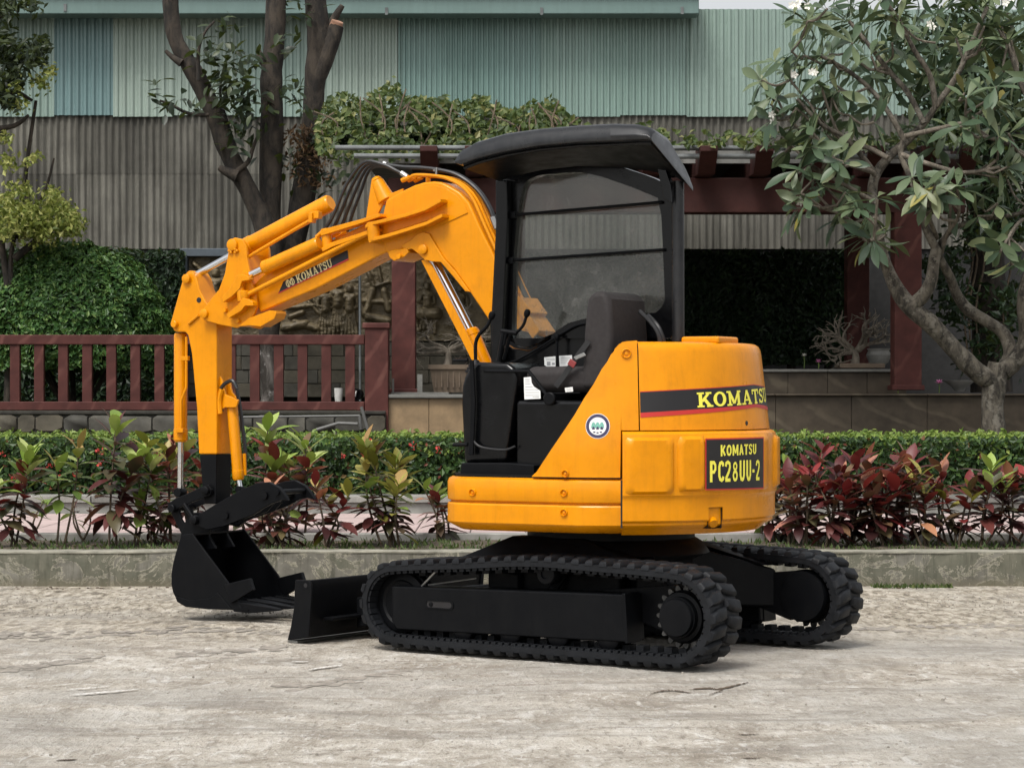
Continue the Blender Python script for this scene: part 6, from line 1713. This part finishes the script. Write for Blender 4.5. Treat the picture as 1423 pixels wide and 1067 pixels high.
# linkage
for l0 in (LA + .026, LA - AW - .006):
    o = hp('bucket_link', [(232, 708), (233, 700), (242, 693), (262, 685), (280, 676), (289, 673), (294, 680), (292, 688), (268, 697), (247, 706), (240, 712)], l0, l0 - .020, M_black, bevel=.004, at=LA + .026)
    hp('tipping_link', [(237, 712), (238, 703), (246, 702), (252, 722), (265, 742), (262, 748), (254, 746), (246, 730)], l0 - .022 if l0 > LA else l0 + .022, l0 - .042 if l0 > LA else l0 + .042, M_black, o, bevel=.004, at=LA + .004)
    if l0 > LA:
        pin(288, 681, LA + .02, LA + .05, .024, o, mat=M_black); pin(241, 706, LA + .02, LA + .045, .022, o, mat=M_black)
        mb = MB(); mb.cyl(H(256, 700, LA + .05), H(270, 722, LA + .05), .013); part('link_bolt', mb, M_black, o)
for x, y in ((241, 706), (288, 681)):
    mb = MB(); mb.cyl(H(x, y, LA + .02), H(x, y, LA + .02) - LH * (AW + .06), .020, n=14); part('linkage_shaft', mb, M_black)
# thumb
tp = [(271, 724), (277, 714), (300, 700), (338, 678.5), (357, 671), (373, 669.5), (388, 677), (397, 689), (400, 695.5), (391, 695), (378, 699), (362, 708), (350, 716), (334, 722), (311, 731), (288, 736), (274, 731)]
TH = hp('thumb', tp, KC + .14, KC + .115, M_black, bevel=.004)
hp('thumb_plate', [(338, 678.5), (357, 671), (373, 669.5), (388, 677), (397, 689), (401, 696.5), (390, 694), (380, 696), (362, 706), (345, 712), (330, 712), (290, 735), (275, 730), (277, 714)], KC - .115, KC - .14, M_black, TH, bevel=.004, at=KC + .14)
for x, y, r in ((366, 688, .022), (384, 684, .014), (312, 716, .020)):
    mb = MB(); mb.cyl(H(x, y, KC + .155), H(x, y, KC + .155) - LH * .31, r, n=14); part('thumb_shaft', mb, M_black, TH)
for q in range(3):
    l = KC + .08 - q * .07
    hp('thumb_rib', [(300, 712), (352, 690), (362, 700), (352, 712), (310, 727)], l, l - .014, M_black, TH, bevel=.003, at=KC + .14)
pin(273.5, 722, KC + .13, KC + .17, .024, TH, mat=M_black)

# boom cylinder with its guard plate
BCY = cylinder('boom_cylinder', (686, 535), (653, 458), .041, LC + .0, (598, 352), .025, None)
hp('cylinder_guard', [(585, 362), (592, 360), (600, 368), (652, 470), (668, 506), (658, 506), (640, 470)], LN - .004, LN - .016, parent=BCY, bevel=.003)
# pipes and hoses over the back of the boom
for q, (dl, dd) in enumerate(((-.012, 2.5), (-.05, 3.0), (-.09, 3.0), (-.13, 3.0))):
    pts = [(566 + 3 * q, 250 - q), (575, 246.5), (602, 240), (621, 245), (640, 256), (655, 275), (671, 311), (703, 380), (727, 432), (752, 488), (766, 520)]
    pts = [(x + dd * .8, y - dd * .6 + 8 * (i > 1) - 2) for i, (x, y) in enumerate(pts)]
    mb = MB(); base = [H(x, y, LN) + LH * dl for x, y in pts]
    mb.tube(smooth_path(base, 4), .0085, 8); o = part('oil_pipe', mb, M_yellow, BM)
    mb = MB(); mb.tube([base[0] + (base[0] - base[1]).normalized() * .05, base[0]], .013, 8); part('hose_fitting', mb, M_yellow, o)
for x, y in ((734, 430), (745, 455)):
    mb = MB(); mb.box(H(x + 4, y, LN - .06), FH * .03 + Zv * .04, LH * .09, FH * -.02 + Zv * .02); part('pipe_clamp', mb, M_yellow, BM, bevel=.004)
for q in range(4):
    s = q * 7.5; l = LN - .02 - .035 * q
    pts = [(562 - q, 243), (551, 237.5), (533, 229 + s * .1), (506 + s * .35, 226 + s * .45), (482 + s * .85, 256 + s * .5), (463 + s * 1.15, 300), (449 + s * 1.5, 322)]
    mb = MB(); mb.tube(smooth_path([H(x, y, l) for x, y in pts], 5), .0092, 8); o = part('hydraulic_hose', mb, M_hose)
    mb = MB(); mb.tube([H(566, 246, l), H(558, 240.5, l)], .0145, 8); part('hose_fitting', mb, M_steel, o)
    mb = MB(); mb.tube([H(x, y, l) for x, y in ((449 + s * 1.5, 322), (440 + s * 1.2, 330))], .013, 8); part('hose_fitting', mb, M_yellow, o)
for q in range(2):
    pts = [(537, 229 + 2 * q), (560, 232.5), (585, 233.5), (610, 236.5 + q), (632, 242), (652, 254), (668, 270), (680, 290), (686, 306), (700, 340), (722, 395), (737, 425)]
    mb = MB(); mb.tube(smooth_path([H(x + 2 * q, y, LN - .06 - .05 * q) for x, y in pts], 5), .0105, 8); o = part('hydraulic_hose', mb, M_hose)
    for a, b in (((537, 229), (533, 227)), ((684, 302), (690, 318)), ((735, 420), (741, 436))):
        mb = MB(); mb.tube([H(*a, LN - .06 - .05 * q), H(*b, LN - .06 - .05 * q)], .0135, 8); part('hose_fitting', mb, M_steel, o)
mb = MB(); mb.tube([H(607, 233, LN - .05), H(606, 245, LN - .05)], .006, 6); mb.tube([H(603, 237, LN - .04), H(610, 236, LN - .09)], .006, 6); part('hose_clip', mb, M_steel, BM)
mb = MB(); hprism(mb, [(690, 470), (700, 452), (760, 470), (800, 560), (800, 640), (700, 640), (690, 560)], LN + .02, LN + .005); part('boom_foot_bracket', mb, M_black)
mb = MB(); hprism(mb, [(676, 520), (700, 520), (706, 590), (660, 600), (660, 560)], LN + .05, LFAR - .05); part('cylinder_foot', mb, M_black, bevel=.01)

# ---- undercarriage
mb = MB(); mb.lathe(ORG + Zv * .42, Zv, [(0, .40), (.03, .47), (.075, .44), (.10, .40), (.152, .40)], 40); part('slewing_ring', mb, M_black)
mb = MB(); tbox(mb, -.34, .36, -.46, .46, .22, .45); CB = part('carbody', mb, M_black, bevel=.03)
for s in (-1, 1):
    for f0, f1 in ((-.62, -.2), (.2, .62)):
        mb = MB()
        a = [TL(f0, .50 * s, z) for z in (.18, .36)] + [TL(f1 * .4 + f0 * .6, .50 * s, z) for z in (.38, .18)]
        c = [TL(f0 * .45, .12 * s, .20), TL(f0 * .45, .12 * s, .50), TL(f1 * .6, .12 * s, .50), TL(f1 * .6, .12 * s, .20)]
        mb.add(a + c, [(0, 1, 2, 3), (4, 5, 6, 7), (0, 1, 5, 4), (1, 2, 6, 5), (2, 3, 7, 6), (3, 0, 4, 7)]); part('carbody_leg', mb, M_black, CB, bevel=.01)
for s in (-1, 1):
    mb = MB(); mb.prism([TL(-.62, .42 * s, .38), TL(-.10, .30 * s, .53), TL(.30, .30 * s, .53), TL(.70, .42 * s, .36)], LT * (.10 * s)); part('dirt_guard', mb, M_black, CB, bevel=.008)
rc = to_t(T(933, 854.5, .7125)); fc = to_t(T(545, 836, .7125)); cc = to_t(T(759, 797, .66))
TWD = .245; LG = .022
def belt_path():
    """centre line of the belt's outer face in (forward, z), counter to travel"""
    r0, r1 = .199, .182
    zr, zf = LG + r0, LG + r1 + .004
    pts = []
    for k in range(0, 41):     # bottom, rear to front
        s = rc[0] + (fc[0] - rc[0]) * k / 40; pts.append((s, LG + .004 * max(0, (k - 34) / 6)))
    for k in range(1, 25):     # front idler
        a = -math.pi / 2 + math.pi * k / 24; pts.append((fc[0] + r1 * math.cos(a), zf + r1 * math.sin(a)))
    top0, top1 = zf + r1, zr + r0
    peak = cc[0]
    for k in range(1, 41):
        s = fc[0] + (rc[0] - fc[0]) * k / 40
        zl = top0 + (top1 - top0) * k / 40
        w = (1 - ((s - peak) / ((fc[0] - peak) if s > peak else (peak - rc[0]))) ** 2)
        pts.append((s, zl + .040 * max(0, w) - .008 * math.sin(math.pi * 2 * k / 40) ** 2))
    for k in range(1, 25):
        a = math.pi / 2 + math.pi * k / 24; pts.append((rc[0] + r0 * math.cos(a), zr + r0 * math.sin(a)))
    return pts[:-1]
bp = belt_path()
closed = bp + [bp[0]]
cum = [0]
for a, b in zip(closed, closed[1:]): cum.append(cum[-1] + math.hypot(b[0] - a[0], b[1] - a[1]))
PER = cum[-1]
def belt_at(u):
    u = u % PER
    i = int(np.searchsorted(np.array(cum), u, side='right') - 1); i = min(i, len(closed) - 2)
    k = (u - cum[i]) / max(1e-9, cum[i + 1] - cum[i])
    a, b = closed[i], closed[i + 1]
    tx, tz = b[0] - a[0], b[1] - a[1]; L = math.hypot(tx, tz)
    return (a[0] + tx * k, a[1] + tz * k), (tx / L, tz / L), (tz / L, -tx / L)      # point, tangent, outward normal
NB = 150
NLUG = int(round(PER / .074))
def make_track(lc, near):
    """lc: lateral centre"""
    mb = MB(); rows = [[], [], [], [], [], []]
    h = TWD / 2
    for k in range(NB):
        p, t_, n_ = belt_at(PER * k / NB)
        for j, (lat, dep) in enumerate(((h, 0), (h, -.028), (h * .62, -.034), (-h * .62, -.034), (-h, -.028), (-h, 0))):
            rows[j].append(TL(p[0] + n_[0] * dep, lc + lat, p[1] + n_[1] * dep))
    cols = [[r[k] for r in rows] for k in range(NB)]
    cols.append(cols[0]); mb.grid(cols, closed=True)
    rng = random.Random(3)
    for side_ in (-1, 1):
        for q in range(NLUG):
            u = PER * (q + (.5 if side_ > 0 else 0)) / NLUG
            l0, l1 = (.004, h + .003) if side_ > 0 else (-h - .003, -.004)
            ring = []
            for hh, du, ins in ((-.004, .029, 0), (.008, .027, .001), (LG - .003, .020, .007), (LG, .015, .012)):
                hh2 = hh * (1 + rng.uniform(-.06, .02)) if hh > .02 else hh
                def pt(du_, l_):
                    p, t_, n_ = belt_at(u + du_)
                    return TL(p[0] + n_[0] * hh2, lc + l_, p[1] + n_[1] * hh2)
                a, b = l0 + ins, l1 - ins
                sk = .012 * (1 if side_ > 0 else -1)
                m = (a + b) / 2
                ring.append([pt(-du + sk * -.6, a), pt(-du * 1.1, m), pt(-du * .72 + sk, b), pt(du * .72 + sk, b), pt(du * 1.1, m), pt(du - sk * .6, a)])
            mb.grid(ring, closed=True); mb.f.append(tuple(len(mb.v) - 6 + i for i in range(6)))
    for q in range(NLUG):       # inner drive lumps and the pockets along the inner rim
        for du in (0, .5):
            u = PER * (q + du) / NLUG
            p, t_, n_ = belt_at(u)
            if du == 0:
                mb.box(TL(p[0] - n_[0] * .046, lc, p[1] - n_[1] * .046), (FT * t_[0] + Zv * t_[1]) * .019, LT * .028, (FT * n_[0] + Zv * n_[1]) * .014)
            for s in (-1, 1):
                mb.box(TL(p[0] - n_[0] * .034, lc + s * h * .72, p[1] - n_[1] * .034), (FT * t_[0] + Zv * t_[1]) * .012, LT * .026, (FT * n_[0] + Zv * n_[1]) * .007)
    TR = part('rubber_track', mb, M_rubber, smooth=38, label='rubber track nearer the camera' if near else 'rubber track on the far side')
    sg = 1 if near else -1
    out = lc + sg * .105
    # sprocket
    c = (rc[0], LG + .199)
    mb = MB(); ax = LT * sg
    mb.lathe(TL(c[0], lc - sg * .03, c[1]), ax, [(0, .10), (.01, .118), (.05, .118), (.055, .112), (.075, .108), (.08, .092), (.105, .090)], 36)
    SPK = part('sprocket', mb, M_black, TR)
    mb = MB(); mb.lathe(TL(c[0], lc + sg * .0745, c[1]), ax, [(0, .084), (.012, .084), (.018, .080), (.019, .070)], 36); part('sprocket_cap', mb, M_black, TR)
    NT_ = 19
    for q in range(NT_):
        a = 2 * math.pi * q / NT_
        e = FT * math.cos(a) + Zv * math.sin(a); tt = FT * -math.sin(a) + Zv * math.cos(a)
        ctr = TL(c[0], lc + sg * .004, c[1])
        mbt = MB(); pp = [ctr + e * r_ + tt * w_ for r_, w_ in ((.112, -.015), (.132, -.010), (.140, -.004), (.140, .004), (.132, .010), (.112, .015))]
        mbt.prism([x - LT * .012 for x in pp], LT * .024); part('sprocket_tooth', mbt, M_steel_dark, TR)
    # idler
    c = (fc[0], LG + .188)
    mb = MB(); mb.lathe(TL(c[0], lc - sg * .05, c[1]), ax, [(0, .12), (.004, .142), (.03, .142), (.034, .150), (.066, .150), (.070, .142), (.096, .142), (.10, .125), (.101, .11), (.094, .10), (.094, .05), (.104, .045), (.106, .02)], 36)
    part('idler_wheel', mb, M_black, TR)
    # frame
    F0, F1 = lc + sg * .088, lc - sg * .06
    a0, a1 = to_t(T(543.5, 814, .68)), to_t(T(868, 826, .68))
    zt0, zt1 = a0[2], a1[2]; b0, b1 = to_t(T(546, 874, .68)), to_t(T(872, 892.5, .68))
    prof = [(a1[0], zt1), (a0[0], zt0), (a0[0] + .0, b0[2] + .04), (a0[0] - .03, b0[2]), (b1[0], b1[2])]
    mb = MB(); mb.prism([TL(f, F0, z) for f, z in prof], LT * (F1 - F0))
    TF = part('track_frame', mb, M_black, bevel=.008)
    mb = MB(); mb.prism([TL(f, F0 + sg * .006, z) for f, z in ((a1[0] - .004, zt1 + .006), (a1[0] + .012, zt1 + .006), (b1[0] + .012, b1[2] - .004), (b1[0] - .004, b1[2] - .004))], LT * (-sg * .12)); part('end_plate', mb, M_black, TF, bevel=.003)
    # oval access slot with a nut
    s0, s1 = to_t(T(594, 839, .68)), to_t(T(626, 839.5, .68))
    mb = MB(); pts = []
    for k in range(13): a = math.pi / 2 - math.pi * k / 12; pts.append((s0[0] + .018 * math.cos(a), s0[2] + .020 * math.sin(a)))
    for k in range(13): a = -math.pi / 2 - math.pi * k / 12; pts.append((s1[0] + .018 * math.cos(a), s0[2] + .020 * math.sin(a)))
    inn_ = [((f - (s0[0] + s1[0]) / 2) * .86 + (s0[0] + s1[0]) / 2, (z - s0[2]) * .72 + s0[2]) for f, z in pts]
    mb.grid([[TL(f, F0, z) for f, z in pts], [TL(f, F0 + sg * .004, z) for f, z in pts], [TL(f, F0 + sg * .004, z) for f, z in inn_], [TL(f, F0 + sg * .0005, z) for f, z in inn_]], closed=True)
    part('slot_rim', mb, M_black, TF, smooth=30)
    mb = MB(); mb.prism([TL(f, F0 + sg * .0007, z) for f, z in inn_], LT * (sg * .0004)); part('painted_slot_dark', mb, M_decal_hole_black, TF, smooth=0)  # flat black fill, shade inside the slot painted on the frame
    mb = MB(); mb.lathe(TL(s0[0] - .02, F0, s0[2]), ax, [(0, .011), (.006, .011), (.007, .007)], 6); part('grease_nut', mb, M_black, TF)
    for q in range(4):
        x = (640, 706, 772, 842)[q]
        f = to_t(T(x, 885, .68))[0]
        mb = MB(); mb.lathe(TL(f, lc - sg * .05, .115), ax, [(0, .045), (.004, .058), (.03, .058), (.036, .05), (.08, .05), (.086, .060), (.125, .060), (.132, .05), (.134, .02)], 24); part('track_roller', mb, M_black, TR)
        mb = MB(); tbox(mb, f + .05, f + .09, F0 - sg * .005, F0 - sg * .04, .150, .166); part('roller_bracket', mb, M_steel if near else M_black, TF, bevel=.003)
    mb = MB(); mb.lathe(TL(cc[0], lc - sg * .02, cc[2]), ax, [(0, .035), (.02, .049), (.09, .049), (.096, .046), (.10, .036), (.10, .024), (.092, .022), (.092, .01)], 24); part('carrier_roller', mb, M_black, TR)
    mb = MB(); mb.tube([TL(cc[0], lc - sg * .15, cc[2]), TL(cc[0], lc, cc[2])], .022, 12); mb.tube([TL(cc[0] + .02, lc - sg * .13, cc[2]), TL(cc[0] + .08, lc - sg * .05, zt0 - .03)], .022, 8); part('roller_arm', mb, M_black, TF)
    mb = MB(); mb.tube([TL(fc[0] - .12, lc + sg * .05, zt0 + .004), TL(fc[0] - .20, lc + sg * .05, zt0 + .075)], .006, 6); mb.tube([TL(fc[0] - .15, lc + sg * .04, zt0 + .01), TL(fc[0] - .40, lc, zt0 + .05)], .004, 6); part('grease_hose', mb, M_steel, TF)
    # travel motor housing on the inner side
    inl = lc - sg * .10
    mb = MB(); c = (rc[0] + .0, LG + .215)
    mb.lathe(TL(c[0], inl + sg * .06, c[1]), LT * -sg, [(0, .125), (.05, .125), (.062, .118), (.064, .10)], 32)
    mb.prism([TL(f, inl + sg * .05, z) for f, z in ((c[0] + .02, c[1] + .120), (c[0] + .46, c[1] + .075), (c[0] + .46, c[1] - .07), (c[0] + .28, c[1] - .05), (c[0] + .06, c[1] - .118))], LT * (-sg * .05))
    part('travel_motor', mb, M_black, TR)
    return TR
make_track(.7125 - TWD / 2, True)
make_track(-.7125 + TWD / 2, False)

# dozer blade
bl = [(424, 806), (432, 806), (433.5, 815), (430, 850), (428, 886), (402, 889.5), (404, 885), (416, 870), (422, 845)]
mb = MB(); tprism(mb, bl, .705, -.705); DB = part('dozer_blade', mb, M_black, bevel=.004)
for l0, l1 in ((.722, .706), (-.706, -.722)):
    pp = [to_t(T(x, y, .72)) for x, y in ((410, 805.5), (429, 805.5), (432, 810), (433, 820), (429, 886), (399, 889.5), (404, 870), (408, 846))]
    mb = MB(); mb.prism([TL(f, l0, z) for f, _, z in pp], LT * (l1 - l0)); part('blade_end_plate', mb, M_black, DB, bevel=.006)
mb = MB(); q = to_t(T(425, 813, .72)); mb.lathe(TL(q[0], .722, q[2]), LT, [(0, .011), (.001, .011)], 14); part('painted_lifting_hole', mb, M_decal_hole_black, DB)  # thin black disc on the end plate paints the hole's inner shade
q = to_t(T(402, 889.5, .705)); mb = MB(); tbox(mb, q[0] - .05, q[0] + .012, -.704, .704, q[2] - .010, q[2] - .001); part('cutting_edge', mb, M_steel, DB)
q = to_t(T(440, 862, .70)); mb = MB(); tbox(mb, q[0] - .02, q[0] + .04, -.60, .60, q[2] - .008, q[2] + .008); part('blade_rib', mb, M_black, DB, bevel=.004)
for s in (-1, 1):
    mb = MB(); mb.prism([TL(q[0] + .01, .34 * s - .04, q[2] + .09), TL(q[0] + .01, .34 * s - .04, q[2] - .06), TL(.30, .34 * s - .04, .20), TL(.30, .34 * s - .04, .30)], LT * .08); part('blade_arm', mb, M_black, DB, bevel=.008)
